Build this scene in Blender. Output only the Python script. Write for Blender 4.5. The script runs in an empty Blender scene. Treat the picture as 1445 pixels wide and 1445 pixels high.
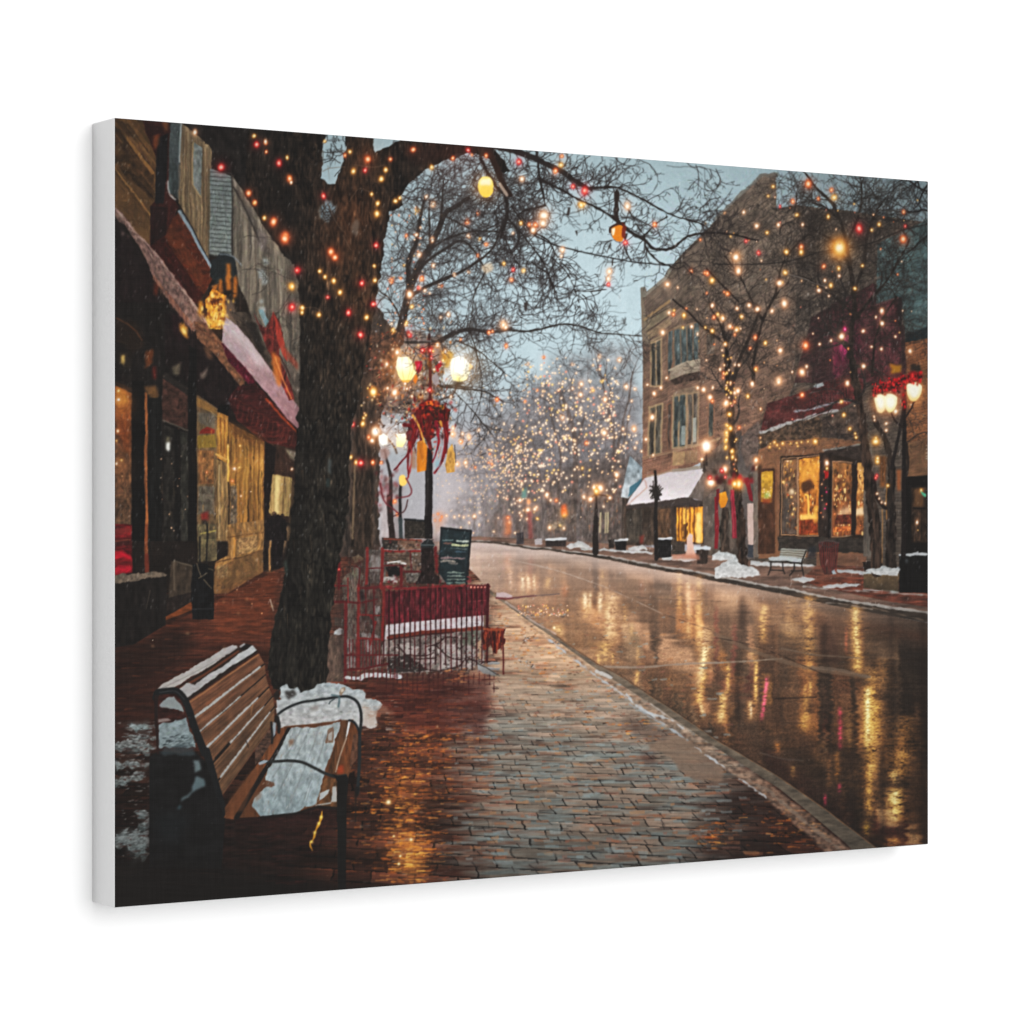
INK, AMB, KEY, FILL = .80, .72, 60, 60
import math, random
import numpy as np

# ------------------------------------------------------------------ the print
# The picture on the canvas is painted in code, stroke by stroke, into an array
# of pigment values (display-referred 0..1) that later colours the print mesh.
OX, OY, PW, PH = 150, 155, 1176, 1140
IMG = np.zeros((PH, PW, 3), np.float32)
RS = np.random.RandomState(11)
RND = random.Random(5)
VIEWS = {'A': (100, 140, 320), 'B': (400, 160, 320), 'C': (700, 180, 320), 'D': (1010, 220, 320),
         'E': (100, 440, 320), 'F': (400, 440, 320), 'G': (700, 480, 320), 'H': (1010, 520, 320),
         'I': (100, 740, 320), 'J': (400, 740, 320), 'K': (700, 760, 320), 'L': (1010, 800, 320),
         'M': (100, 1020, 320), 'N': (400, 1000, 320), 'O': (700, 980, 320), 'P': (1010, 960, 320),
         'Q': (210, 880, 190), 'R': (360, 960, 200), 'S': (540, 480, 150), 'T': (460, 730, 260),
         'U': (890, 380, 160), 'V': (890, 540, 160), 'W': (560, 480, 200), 'X': (1060, 620, 260),
         '0': (0, 0, 1445)}


def pts(spec):
    """'A 280,115 480,115' -> list of points; a leading letter picks the sketch sheet."""
    out = []
    ox, oy, k = 0, 0, 1.0
    for w in spec.split():
        if w in VIEWS:
            ox, oy, s = VIEWS[w]
            k = s / 1445.0
        else:
            a, b = w.split(',')
            out.append((ox + float(a) * k, oy + float(b) * k))
    return out


def P(s):
    return pts(s) if isinstance(s, str) else s


def col(c):
    return np.array(c, np.float32) / 255.0


def smooth(points, n=6, closed=False):
    p = np.array(P(points), float)
    m = len(p)
    if m < 3:
        return [tuple(q) for q in p]
    out = []
    rng = range(m) if closed else range(m - 1)
    for i in rng:
        if closed:
            a, b, c, d = p[(i - 1) % m], p[i], p[(i + 1) % m], p[(i + 2) % m]
        else:
            a, b, c, d = p[max(i - 1, 0)], p[i], p[i + 1], p[min(i + 2, m - 1)]
        for t in np.arange(n) / n:
            out.append(tuple(0.5 * (2 * b + (c - a) * t + (2 * a - 5 * b + 4 * c - d) * t * t + (3 * b - a - 3 * c + d) * t ** 3)))
    if not closed:
        out.append(tuple(p[-1]))
    return out


# ---- noise
_T = RS.rand(64, 256, 256).astype(np.float32)


def noise(X, Y, sx, sy, seed=0):
    T = _T[seed % 64]
    x = X / sx + 37.3 * (seed // 64) + 1000
    y = Y / sy + 1000
    xi = np.floor(x).astype(np.int32)
    yi = np.floor(y).astype(np.int32)
    fx = (x - xi).astype(np.float32)
    fy = (y - yi).astype(np.float32)
    fx = fx * fx * (3 - 2 * fx)
    fy = fy * fy * (3 - 2 * fy)
    a, b = xi & 255, yi & 255
    a1, b1 = (xi + 1) & 255, (yi + 1) & 255
    return (T[b, a] * (1 - fx) + T[b, a1] * fx) * (1 - fy) + (T[b1, a] * (1 - fx) + T[b1, a1] * fx) * fy


def fbm(X, Y, sx, sy, seed=0, octs=3):
    v, w, t = 0, 1.0, 0
    for o in range(octs):
        v = v + w * noise(X, Y, sx / 2 ** o, sy / 2 ** o, seed + o)
        t += w
        w *= 0.55
    return v / t


# ---- coverage masks: (y0, x0, mask) in array coordinates
def poly_mask(points, rough=0.0, rsc=8, seed=3):
    p = np.array(P(points), float)
    if rough:
        q = []
        for i in range(len(p)):
            a, b = p[i], p[(i + 1) % len(p)]
            L = np.hypot(*(b - a))
            n = max(1, int(L / 2.0))
            for t in np.arange(n) / n:
                q.append(a + (b - a) * t)
        q = np.array(q)
        nx = noise(q[:, 0], q[:, 1], rsc, rsc, seed) - .5
        ny = noise(q[:, 0], q[:, 1], rsc, rsc, seed + 1) - .5
        nx = nx + .5 * (noise(q[:, 0], q[:, 1], rsc / 3, rsc / 3, seed + 2) - .5)
        ny = ny + .5 * (noise(q[:, 0], q[:, 1], rsc / 3, rsc / 3, seed + 3) - .5)
        p = q + np.stack([nx, ny], 1) * 2 * rough
    x = p[:, 0] - OX
    y = p[:, 1] - OY
    x0, x1 = max(0, int(math.floor(x.min()))), min(PW, int(math.ceil(x.max())) + 1)
    y0, y1 = max(0, int(math.floor(y.min()))), min(PH, int(math.ceil(y.max())) + 1)
    if x1 <= x0 or y1 <= y0:
        return None
    w, h = x1 - x0, y1 - y0
    m = np.zeros((h, w + 2), np.float32)
    xs, ys = x - x0, y - y0
    xe, ye = np.roll(xs, -1), np.roll(ys, -1)
    SUB = 4
    for s in range(h * SUB):
        yy = (s + .5) / SUB
        k = (ys <= yy) != (ye <= yy)
        if not k.any():
            continue
        c = np.sort(xs[k] + (yy - ys[k]) / (ye[k] - ys[k]) * (xe[k] - xs[k]))
        row = m[s // SUB]
        for a, b in zip(c[0::2], c[1::2]):
            a, b = min(max(a, 0), w), min(max(b, 0), w)
            if b <= a:
                continue
            ia, ib = int(a), int(b)
            if ia == ib:
                row[ia] += b - a
            else:
                row[ia] += ia + 1 - a
                row[ia + 1:ib] += 1
                row[ib] += b - ib
    return y0, x0, m[:, :w] / SUB


def grid(y0, x0, m):
    h, w = m.shape
    Y, X = np.mgrid[y0:y0 + h, x0:x0 + w].astype(np.float32)
    return X + OX + .5, Y + OY + .5


def box_blur1(a, r, axis):
    if r < 1:
        return a
    pad = [(0, 0)] * a.ndim
    pad[axis] = (r + 1, r)
    c = np.cumsum(np.pad(a, pad, mode='edge'), axis=axis, dtype=np.float64)
    n = a.shape[axis]
    hi = np.take(c, np.arange(2 * r + 1, 2 * r + 1 + n), axis=axis)
    lo = np.take(c, np.arange(0, n), axis=axis)
    return ((hi - lo) / (2 * r + 1)).astype(np.float32)


def blur(a, r):
    for _ in range(3):
        a = box_blur1(box_blur1(a, r, 0), r, 1)
    return a


def soften(mk, r):
    y0, x0, m = mk
    k = 3 * r
    Y0, X0 = max(0, y0 - k), max(0, x0 - k)
    Y1, X1 = min(PH, y0 + m.shape[0] + k), min(PW, x0 + m.shape[1] + k)
    b = np.zeros((Y1 - Y0, X1 - X0), np.float32)
    b[y0 - Y0:y0 - Y0 + m.shape[0], x0 - X0:x0 - X0 + m.shape[1]] = m
    return Y0, X0, blur(b, r)


def comp(mk, c, alpha=1.0):
    y0, x0, m = mk
    h, w = m.shape
    a = (np.clip(m, 0, 1) * alpha)[..., None]
    v = IMG[y0:y0 + h, x0:x0 + w]
    v += (c - v) * a


def fill(points, c, alpha=1.0, c2=None, axis='y', tex=None, amp=0.0, rough=0, rsc=8, soft=0, seed=3, curve=False, fn=None):
    """c / c2: gradient along axis over the shape's box; tex=(sx,sy) noise of strength amp."""
    p = smooth(points, closed=True) if curve else P(points)
    mk = poly_mask(p, rough, rsc, seed)
    if mk is None:
        return
    if soft:
        mk = soften(mk, soft)
    X, Y = grid(*mk)
    q = np.array(p)
    if fn is not None:
        cc = fn(X, Y)
    else:
        cc = np.broadcast_to(col(c), X.shape + (3,))
        if c2 is not None:
            i = 0 if axis == 'x' else 1
            lo, hi = q[:, i].min(), q[:, i].max()
            t = np.clip(((X if i == 0 else Y) - lo) / max(hi - lo, 1e-3), 0, 1)[..., None]
            cc = cc * (1 - t) + col(c2) * t
        if tex is not None:
            n = fbm(X, Y, tex[0], tex[1], seed + 9, 3) - .5
            cc = cc * (1 + 2 * amp * n[..., None])
    comp(mk, np.clip(cc, 0, 1), alpha)


def stroke(points, w0, w1, c, alpha=1.0, curve=False, tex=None, amp=0, seed=1, rough=0, soft=0.6, c2=None):
    p = np.array(smooth(points) if curve else P(points), float)
    n = len(p)
    R = max(w0, w1) / 2 + 2
    x0 = max(0, int(p[:, 0].min() - OX - R))
    y0 = max(0, int(p[:, 1].min() - OY - R))
    x1 = min(PW, int(p[:, 0].max() - OX + R) + 1)
    y1 = min(PH, int(p[:, 1].max() - OY + R) + 1)
    if x1 <= x0 or y1 <= y0:
        return
    m = np.zeros((y1 - y0, x1 - x0), np.float32)
    for i in range(n - 1):
        ra, rb = [(w0 + (w1 - w0) * (j / max(n - 1, 1))) / 2 for j in (i, i + 1)]
        a, b = p[i] - (OX, OY), p[i + 1] - (OX, OY)
        rr = max(ra, rb) + 2
        bx0, bx1 = max(x0, int(min(a[0], b[0]) - rr)), min(x1, int(max(a[0], b[0]) + rr) + 1)
        by0, by1 = max(y0, int(min(a[1], b[1]) - rr)), min(y1, int(max(a[1], b[1]) + rr) + 1)
        if bx1 <= bx0 or by1 <= by0:
            continue
        Y, X = np.mgrid[by0:by1, bx0:bx1].astype(np.float32)
        X += .5
        Y += .5
        d = b - a
        L2 = float(d @ d) + 1e-6
        t = np.clip(((X - a[0]) * d[0] + (Y - a[1]) * d[1]) / L2, 0, 1)
        D = np.hypot(X - a[0] - t * d[0], Y - a[1] - t * d[1])
        r = ra + (rb - ra) * t
        if rough:
            r = r + rough * (noise(X, Y, 5, 5, seed + 40) - .5) * 2
        cv = np.clip((r - D) / (2 * soft) + .5, 0, 1) * np.minimum(1, 2 * np.maximum(r, .05) / .9)
        sub = m[by0 - y0:by1 - y0, bx0 - x0:bx1 - x0]
        np.maximum(sub, cv, out=sub)
    mk = (y0, x0, m)
    cc = col(c)
    if tex is not None or c2 is not None:
        X, Y = grid(*mk)
        cc = np.broadcast_to(cc, X.shape + (3,))
        if c2 is not None:
            t = np.clip((Y - p[:, 1].min()) / max(np.ptp(p[:, 1]), 1), 0, 1)[..., None]
            cc = cc * (1 - t) + col(c2) * t
        if tex is not None:
            cc = cc * (1 + 2 * amp * (fbm(X, Y, tex[0], tex[1], seed, 3) - .5)[..., None])
    comp(mk, cc, alpha)


def splat_lines(segs, c, gain=1.0, alpha=1.0, cn=None):
    """many thin lines at once: segs rows of x0,y0,x1,y1,width"""
    if not len(segs):
        return
    s = np.array(segs, float)
    L = np.hypot(s[:, 2] - s[:, 0], s[:, 3] - s[:, 1])
    acc = np.zeros((PH + 2, PW + 2), np.float32)
    n = np.maximum(2, np.ceil(L * 2)).astype(int)
    idx = np.repeat(np.arange(len(s)), n)
    k = np.concatenate([np.arange(q) for q in n])
    t = (k + .5) / n[idx]
    x = s[idx, 0] + (s[idx, 2] - s[idx, 0]) * t - OX - .5
    y = s[idx, 1] + (s[idx, 3] - s[idx, 1]) * t - OY - .5
    wt = s[idx, 4] * L[idx] / n[idx]
    ok = (x >= 0) & (y >= 0) & (x < PW - 1) & (y < PH - 1)
    x, y, wt = x[ok], y[ok], wt[ok]
    xi, yi = x.astype(int), y.astype(int)
    fx, fy = x - xi, y - yi
    for dx, dy, w in ((0, 0, (1 - fx) * (1 - fy)), (1, 0, fx * (1 - fy)), (0, 1, (1 - fx) * fy), (1, 1, fx * fy)):
        acc += np.bincount((yi + dy) * (PW + 2) + xi + dx, weights=wt * w, minlength=acc.size).reshape(acc.shape).astype(np.float32)
    m = 1 - np.exp(-acc[:PH, :PW] * gain)
    cc = col(c)
    if cn is not None:
        Y, X = np.mgrid[0:PH, 0:PW].astype(np.float32)
        cc = cc * (1 + cn * (noise(X, Y, 40, 40, 17) - .5)[..., None])
    comp((0, 0, m), cc, alpha)


def scumble(x0, y0, x1, y1, n, lo=.62, hi=1.5, length=7.0, width=1.0, alpha=.6, seed=1, flow=None):
    """dry-brush pass: short strokes that pick up the colour under them and follow the nearest edge"""
    r = np.random.RandomState(seed)
    a0, a1, b0, b1 = int(y0 - OY), int(y1 - OY), int(x0 - OX), int(x1 - OX)
    a0, b0, a1, b1 = max(a0, 0), max(b0, 0), min(a1, PH), min(b1, PW)
    L = blur(IMG[a0:a1, b0:b1].mean(-1), 2)
    gy, gx = np.gradient(L)
    gxx, gyy, gxy = blur(gx * gx, 3), blur(gy * gy, 3), blur(gx * gy, 3)
    th = .5 * np.arctan2(2 * gxy, gxx - gyy) + np.pi / 2
    py = r.randint(0, a1 - a0, n)
    px = r.randint(0, b1 - b0, n)
    t = th[py, px] + r.normal(0, .22, n)
    if flow is not None:
        t = flow + r.normal(0, .2, n)
    ln = length * r.uniform(.4, 1.3, n)
    f = np.where(r.rand(n) < .55, r.uniform(lo, .9, n), r.uniform(1.1, hi, n))
    f = 1 + (f - 1) * np.clip(1.25 - 1.7 * L[py, px], .22, 1)
    c = IMG[a0 + py, b0 + px] * f[:, None] * (1 + r.normal(0, .05, (n, 3)))
    m = 12
    k = (np.arange(m) + .5) / m - .5
    bend = r.normal(0, .35, n)
    X = px[:, None] + .5 + np.cos(t)[:, None] * ln[:, None] * k - np.sin(t)[:, None] * bend[:, None] * ln[:, None] * (k * k)
    Y = py[:, None] + .5 + np.sin(t)[:, None] * ln[:, None] * k + np.cos(t)[:, None] * bend[:, None] * ln[:, None] * (k * k)
    wt = (width * ln / m)[:, None] * np.ones(m)
    h, w = a1 - a0, b1 - b0
    x, y, wt = X.ravel() - .5, Y.ravel() - .5, wt.ravel()
    cc = np.repeat(c, m, 0)
    ok = (x >= 0) & (y >= 0) & (x < w - 1) & (y < h - 1)
    x, y, wt, cc = x[ok], y[ok], wt[ok], cc[ok]
    xi, yi = x.astype(int), y.astype(int)
    fx, fy = x - xi, y - yi
    acc = np.zeros(h * w)
    ac = np.zeros((3, h * w))
    for dx, dy, q in ((0, 0, (1 - fx) * (1 - fy)), (1, 0, fx * (1 - fy)), (0, 1, (1 - fx) * fy), (1, 1, fx * fy)):
        j = (yi + dy) * w + xi + dx
        acc += np.bincount(j, wt * q, h * w)
        for ch in range(3):
            ac[ch] += np.bincount(j, wt * q * cc[:, ch], h * w)
    cov = (1 - np.exp(-acc)).reshape(h, w, 1) * alpha
    colr = (ac / np.maximum(acc, 1e-6)).T.reshape(h, w, 3)
    v = IMG[a0:a1, b0:b1]
    v += ((np.clip(colr, 0, 1) - v) * cov).astype(np.float32)


def spots(lst):
    """soft round spots blended like light: rows of x, y, radius, colour, strength"""
    for x, y, r, c, s in lst:
        x -= OX
        y -= OY
        k = r * 3
        x0, x1 = max(0, int(x - k)), min(PW, int(x + k) + 2)
        y0, y1 = max(0, int(y - k)), min(PH, int(y + k) + 2)
        if x1 <= x0 or y1 <= y0:
            continue
        Y, X = np.mgrid[y0:y1, x0:x1].astype(np.float32)
        g = np.exp(-((X + .5 - x) ** 2 + (Y + .5 - y) ** 2) / (r * r)) * s
        v = IMG[y0:y1, x0:x1]
        v[:] = 1 - (1 - v) * (1 - np.clip(g[..., None] * col(c), 0, 1))


KIND = {'w': ((255, 216, 172), (222, 130, 72)), 'y': ((255, 214, 138), (226, 140, 48)),
        'r': ((255, 112, 92), (204, 22, 28)), 'o': ((255, 164, 104), (218, 84, 36)),
        'p': ((236, 154, 128), (192, 92, 72)), 'm': ((250, 80, 140), (196, 20, 84)),
        'c': ((255, 230, 200), (220, 144, 96))}


def dab(x, y, rx, ry, c, alpha):
    """one soft opaque touch of colour"""
    x -= OX
    y -= OY
    x0, x1 = max(0, int(x - 2.4 * rx)), min(PW, int(x + 2.4 * rx) + 2)
    y0, y1 = max(0, int(y - 2.4 * ry)), min(PH, int(y + 2.4 * ry) + 2)
    if x1 <= x0 or y1 <= y0:
        return
    Y, X = np.mgrid[y0:y1, x0:x1].astype(np.float32)
    g = np.exp(-((X + .5 - x) / rx) ** 2 - ((Y + .5 - y) / ry) ** 2)
    g = np.clip(g * 1.5, 0, 1)[..., None] * alpha
    v = IMG[y0:y1, x0:x1]
    v += (col(c) - v) * g


def bulb(x, y, r, kind='w', halo=.55):
    core, h = KIND[kind]
    e = RND.uniform(1.0, 1.35)
    r = r * RND.uniform(.72, 1.3)
    spots([(x, y, r * 2.5, h, halo * .5)])
    dab(x, y, r * 1.0, r * 1.05 * e, h, .85)
    dab(x + RND.uniform(-.15, .15) * r, y, r * .62, r * .66 * e, core, 1.0)
    spots([(x, y, r * .45, (255, 244, 226), .6)])


def lights(view, s, r=2.0):
    """'w 120,340 r 200,210,1.4' -> bulbs, third number scales the size"""
    ox, oy, sc = VIEWS[view]
    k = sc / 1445.0
    kind = 'w'
    for w in s.split():
        if w in KIND:
            kind = w
        else:
            q = [float(v) for v in w.split(',')]
            bulb(ox + q[0] * k, oy + q[1] * k, r * (q[2] if len(q) > 2 else 1), kind)


# ---- bare trees
def grow(segs, x, y, a, L, w, depth, rnd, spread=.5, curl=.25, up=0.0, keep=.78, tips=None, minw=.5):
    n = max(3, int(L / 4.5))
    bend = rnd.gauss(0, curl) * .42
    for i in range(n):
        a += bend + rnd.gauss(0, curl) * .5
        if rnd.random() < .12:
            bend = -bend
        a += up * math.sin(-math.pi / 2 - a)
        nx, ny = x + math.cos(a) * L / n, y + math.sin(a) * L / n
        segs.append((x, y, nx, ny, w))
        x, y = nx, ny
        w *= .95
        if depth > 0 and i > 0 and rnd.random() < .30:
            grow(segs, x, y, a + rnd.choice((-1, 1)) * rnd.uniform(.4, 1.3), L * rnd.uniform(.35, .85), max(minw, w * .62), depth - 1, rnd, spread, curl, up, keep, tips, minw)
    if tips is not None:
        tips.append((x, y))
    if depth > 0:
        grow(segs, x, y, a + rnd.gauss(0, .3), L * keep * rnd.uniform(.7, 1.1), max(minw, w * .82), depth - 1, rnd, spread, curl, up, keep, tips, minw)
        if rnd.random() < .6:
            grow(segs, x, y, a + rnd.choice((-1, 1)) * rnd.uniform(.4, 1.1), L * keep * rnd.uniform(.5, 1.0), max(minw, w * .66), depth - 1, rnd, spread, curl, up, keep, tips, minw)


def draw_tree(segs, c, alpha=1.0, thick=1.6):
    thin = [s for s in segs if s[4] < thick]
    for s in segs:
        if s[4] >= thick:
            stroke([(s[0], s[1]), (s[2], s[3])], s[4], s[4] * .95, c, alpha)
    splat_lines(thin, c, 1.15, alpha)


def twigs(points, n, L, w, depth, r, a0=None, da=1.2, curl=.35, spread=.6, segs=None, c=None, alpha=.85, grav=0.0):
    q = smooth(points, 8)
    own = segs is None
    segs = [] if own else segs
    for k in range(n):
        i = r.randrange(len(q) - 1)
        x, y = q[i]
        if a0 is None:
            t = math.atan2(q[i + 1][1] - y, q[i + 1][0] - x)
            a = t + r.choice((-1, 1)) * r.uniform(.3, da)
        else:
            a = a0 + r.uniform(-da, da)
        grow(segs, x, y, a, L * r.uniform(.6, 1.3), w, depth, r, spread, curl, -grav)
    if own:
        draw_tree(segs, c, alpha)
    return segs
VPX, VPY = 600.0, 738.0


def facade(base, amp=.35, mort=.25, dv=.0085, du=.00009, c2=None, seed=5):
    """masonry in the plane of a street front that runs to the vanishing point"""
    def fn(X, Y):
        d = np.abs(X - VPX) + 1
        v = (Y - VPY) / d / dv
        row = np.floor(v)
        u = 1.0 / d / du + (row % 2) * .5
        n = noise(np.floor(u) * 7.13 + 300, row * 3.7 + 300, 1, 1, seed) - .5
        n2 = fbm(X, Y, 18, 18, seed + 3, 3) - .5
        fv = v - row
        mm = np.clip((fv - .78) / .12, 0, 1) * np.clip((1.05 - fv) / .08, 0, 1)
        cc = col(base)
        if c2 is not None:
            t = np.clip((Y - 400) / 340, 0, 1)[..., None]
            cc = cc * (1 - t) + col(c2) * t
        k = 1 + amp * n + .5 * n2
        k = k * (1 - mort * mm)
        return cc * k[..., None]
    return fn


def paint_sky_and_far():
    Y, X = np.mgrid[0:PH, 0:PW].astype(np.float32)
    X += OX
    Y += OY
    t = np.clip((Y - 180) / 380, 0, 1)[..., None]
    sky = col((148, 168, 174)) * (1 - t) + col((164, 180, 186)) * t
    g = np.exp(-((X - 850) / 170) ** 2 - ((Y - 430) / 160) ** 2)[..., None]
    sky = sky + (col((176, 196, 203)) - sky) * g * .9
    t2 = np.clip((Y - 520) / 200, 0, 1)[..., None]
    sky = sky + (col((158, 156, 160)) - sky) * t2
    edge = np.clip((X - 1020) / 260, 0, 1)[..., None]
    sky = sky * (1 - .2 * edge)
    sky *= (1 + .05 * (fbm(X, Y, 90, 60, 3) - .5))[..., None]
    IMG[:] = sky
    # far wooded mass dissolving into the snow haze
    for k in range(60):
        x = RND.uniform(640, 905)
        top = 560 + abs(x - 800) * .25 + RND.uniform(-40, 60)
        fill([(x - 30, 765), (x - 38, top + 60), (x - 12, top), (x + 15, top + 8), (x + 36, top + 70), (x + 30, 765)], (126, 124, 128), .10, rough=10, rsc=20, soft=4, seed=k)
    fill([(600, 775), (600, 600), (660, 640), (720, 600), (760, 560), (820, 545), (900, 560), (912, 775)], (112, 112, 116), .55, rough=16, rsc=28, soft=7)
    segs = []
    r2 = random.Random(3)
    for x, yb, L, w in ((655, 770, 26, 2), (690, 770, 30, 2.4), (716, 772, 34, 2.6), (742, 772, 38, 3)):
        grow(segs, x, yb, -1.57 + r2.uniform(-.1, .1), L, w, 5, r2, .55, .22, .04)
    draw_tree(segs, (96, 94, 98), .7)
    segs = []
    for k in range(90):
        x, y = r2.uniform(640, 770), r2.uniform(570, 720)
        grow(segs, x, y, r2.uniform(-3, 0), 16, .9, 3, r2, .6, .35)
    draw_tree(segs, (104, 104, 108), .55)
    segs = []
    for x, yb, L, w in ((766, 770, 46, 5), (845, 772, 44, 4), (790, 770, 50, 4.5), (872, 770, 60, 5)):
        grow(segs, x, yb, -1.57 + r2.uniform(-.06, .06), L, w, 6, r2, .55, .2, .03, keep=.76)
    draw_tree(segs, (98, 86, 82), .62)
    # haze glow low over the street
    spots([(640, 740, 90, (190, 160, 150), .35), (700, 735, 70, (190, 160, 150), .22), (640, 690, 80, (180, 165, 170), .25)])
    # distant shop fronts, each a smear of warm colour
    for x, y0, y1, w, c, a in ((700, 725, 768, 5, (205, 140, 105), .6), (712, 728, 768, 8, (225, 150, 110), .55), (728, 720, 768, 7, (120, 95, 88), .7), (741, 715, 767, 8, (190, 100, 80), .55),
                               (752, 726, 770, 9, (165, 75, 65), .6), (772, 700, 768, 13, (100, 82, 76), .8), (788, 712, 765, 18, (118, 96, 78), .8), (805, 690, 770, 12, (88, 72, 64), .8),
                               (825, 690, 768, 16, (112, 108, 108), .8), (842, 705, 768, 14, (98, 82, 72), .9), (858, 690, 765, 18, (105, 88, 78), .9), (878, 700, 772, 22, (92, 78, 68), .95)):
        fill([(x - w / 2, y0), (x + w / 2, y0 - 4), (x + w / 2, y1), (x - w / 2, y1)], [.55 * v + .45 * u for v, u in zip(c, (116, 100, 94))], a * .7, tex=(3, 6), amp=.6, soft=1, rough=1.5)
    fill('G 560,1190 570,860 640,800 700,830 720,1000 840,1060 830,1290 560,1290', (98, 88, 82), .75, tex=(6, 8), amp=.35, soft=1)


def paint_right_block():
    # shop with bluish awnings next to the tall building
    fill('G 790,1000 850,740 950,830 930,880 840,1010', (120, 132, 138), 1, c2=(165, 170, 172), tex=(4, 7), amp=.3)
    fill('G 850,935 930,880 900,950 840,1000', (55, 100, 115), .9)
    fill('G 800,1000 845,1010 845,1290 800,1290', (78, 66, 58), 1, tex=(3, 8), amp=.4)
    for x in (655, 690, 705):
        fill([(p[0], p[1]) for p in pts('G %d,1100 %d,1095 %d,1230 %d,1230' % (x, x + 12, x + 12, x))], (205, 190, 150), .55)
    fill('G 1,1120 40,1100 40,1290 1,1300', (150, 130, 125), .3, soft=2)
    # back block, its plain parapet, the teal house at the edge
    fill('0 1094,247 1094,295 1125,289 1160,294 1200,298 1311,314 1320,800 1040,800 1040,300', (74, 64, 58), 1, tex=(14, 14), amp=.35, fn=facade((88, 77, 68), .3, .2, .0075, .00008))
    fill('D 1030,560 1360,400 1370,1100 1210,1150 1180,900 1020,960', (74, 92, 92), 1, tex=(16, 10), amp=.4)
    for k in range(11):
        y = 620 + k * 48
        stroke(pts('D 1040,%d 1360,%d' % (y + 30, y - 60)), 1, 1, (50, 64, 66), .5)
    fill('D 1210,1130 1360,1080 1360,1180 1210,1200', (34, 46, 50), 1, soft=1)
    fill('D 1205,1190 1365,1155 1365,1445 1190,1445', (116, 74, 48), 1, fn=facade((125, 80, 52), .35, .25, .006, .00006))
    # tall corner building
    body = 'U 125,240 190,225 200,290 430,110 470,0'
    fill(pts(body) + pts('D 0,405 300,118 385,118 385,335 520,310 520,700 500,1445') + [(1112, 560), (1070, 600), (1010, 640), (905, 700)] + pts('V 150,960 150,0') + pts('U 150,900'),
         (1, 1, 1), 1, fn=facade((104, 91, 80), .26, .14, .0085, .00009, c2=(130, 92, 74)))
    # the parapet light coping
    stroke('U 165,350 430,120 500,10', 3, 5, (128, 122, 112), .9, rough=.6)
    stroke('D 0,395 290,125 385,120', 4, 6, (108, 102, 94), .85, rough=1)
    fill('U 125,235 190,225 190,330 150,370 125,350', (112, 106, 96), 1)
    fill('U 125,350 150,360 240,850 240,960 165,950 140,700', (120, 108, 94), .8)
    # attic panel and cornice bands
    fill('U 190,640 490,460 540,520 470,610 200,790', (118, 106, 88), .95, tex=(5, 5), amp=.2)
    stroke('U 170,640 330,520 490,400', 3, 4, (146, 120, 88), .85)
    stroke('U 190,660 490,480', 1.5, 1.5, (70, 58, 50), .8)
    stroke('U 210,800 480,600', 2, 2, (78, 64, 54), .8)
    fill('U 210,810 500,620 520,700 230,900', (130, 112, 90), .8, tex=(4, 4), amp=.25)
    stroke('U 240,930 420,830 640,720', 3, 3, (140, 122, 98), .7)
    # upper windows with stone surrounds
    def win(s, glass, frame=(150, 128, 100), fw=2.4, mid=None):
        q = P(s)
        fill(q, glass, .95, tex=(3, 12), amp=.55, seed=int(q[0][0]))
        for i in range(4):
            stroke([q[i], q[(i + 1) % 4]], fw, fw, frame, .85)
        if mid:
            for t in mid:
                a = (q[0][0] + (q[1][0] - q[0][0]) * t, q[0][1] + (q[1][1] - q[0][1]) * t)
                b = (q[3][0] + (q[2][0] - q[3][0]) * t, q[3][1] + (q[2][1] - q[3][1]) * t)
                stroke([a, b], fw * .9, fw * .9, frame, .85)
    win('U 260,945 390,890 390,1490 250,1490', (66, 64, 58), mid=(.5,))
    win('U 470,800 540,770 540,1190 470,1420', (74, 82, 82), (120, 92, 74), 2)
    win('U 545,780 880,660 870,1150 560,1240', (74, 84, 84), (116, 98, 82), 2.2, mid=(.25, .5, .75))
    fill('U 500,1290 690,1200 890,1160 890,1300 700,1340 500,1420', (150, 138, 122), 1, c2=(128, 114, 100), tex=(5, 5), amp=.2)
    stroke('U 490,1285 690,1190 880,1150', 2.5, 2.5, (165, 152, 134), .8)
    fill('U 500,1420 700,1340 890,1300 890,1400 700,1445 560,1480', (62, 48, 42), .8, tex=(2, 4), amp=.6)
    win('U 960,830 1080,780 1080,1080 960,1100', (96, 84, 74), (124, 100, 82), 2)
    win('V 235,320 395,270 385,910 225,945', (72, 68, 60), mid=(.5,), fw=2.8)
    win('V 460,280 520,250 500,860 470,880', (78, 66, 58), (118, 84, 66), 2)
    win('V 535,170 705,140 700,820 530,840', (74, 82, 80), (150, 128, 102), 3, mid=(.45,))
    win('V 715,150 860,120 850,790 715,800', (92, 84, 76), (146, 122, 98), 2.6, mid=(.5,))
    fill('V 640,560 690,555 690,790 640,800', (150, 158, 152), .75, tex=(3, 8), amp=.2)
    fill('V 785,450 830,440 830,750 785,760', (160, 162, 152), .8)
    fill('V 590,250 660,230 650,420 600,520', (58, 68, 70), .7)
    win('V 990,250 1060,230 1050,690 980,700', (74, 78, 74), (130, 96, 76), 2)
    fill('V 530,130 850,30 870,110 720,140 540,190', (126, 108, 90), .75, tex=(4, 4), amp=.2)
    stroke('V 160,965 400,915 700,835 1130,715', 3, 3, (148, 122, 98), .85)
    fill('V 530,890 690,875 690,1040 520,1065', (150, 122, 92), 1, tex=(6, 3), amp=.15)
    fill('V 695,875 850,840 850,1020 700,1035', (128, 102, 80), 1, tex=(6, 3), amp=.15)
    stroke('V 210,1200 520,1130 880,1070', 2.5, 2.5, (150, 132, 112), .8)
    fill('V 520,1110 860,1060 890,1110 520,1160', (138, 128, 116), .8)
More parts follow.
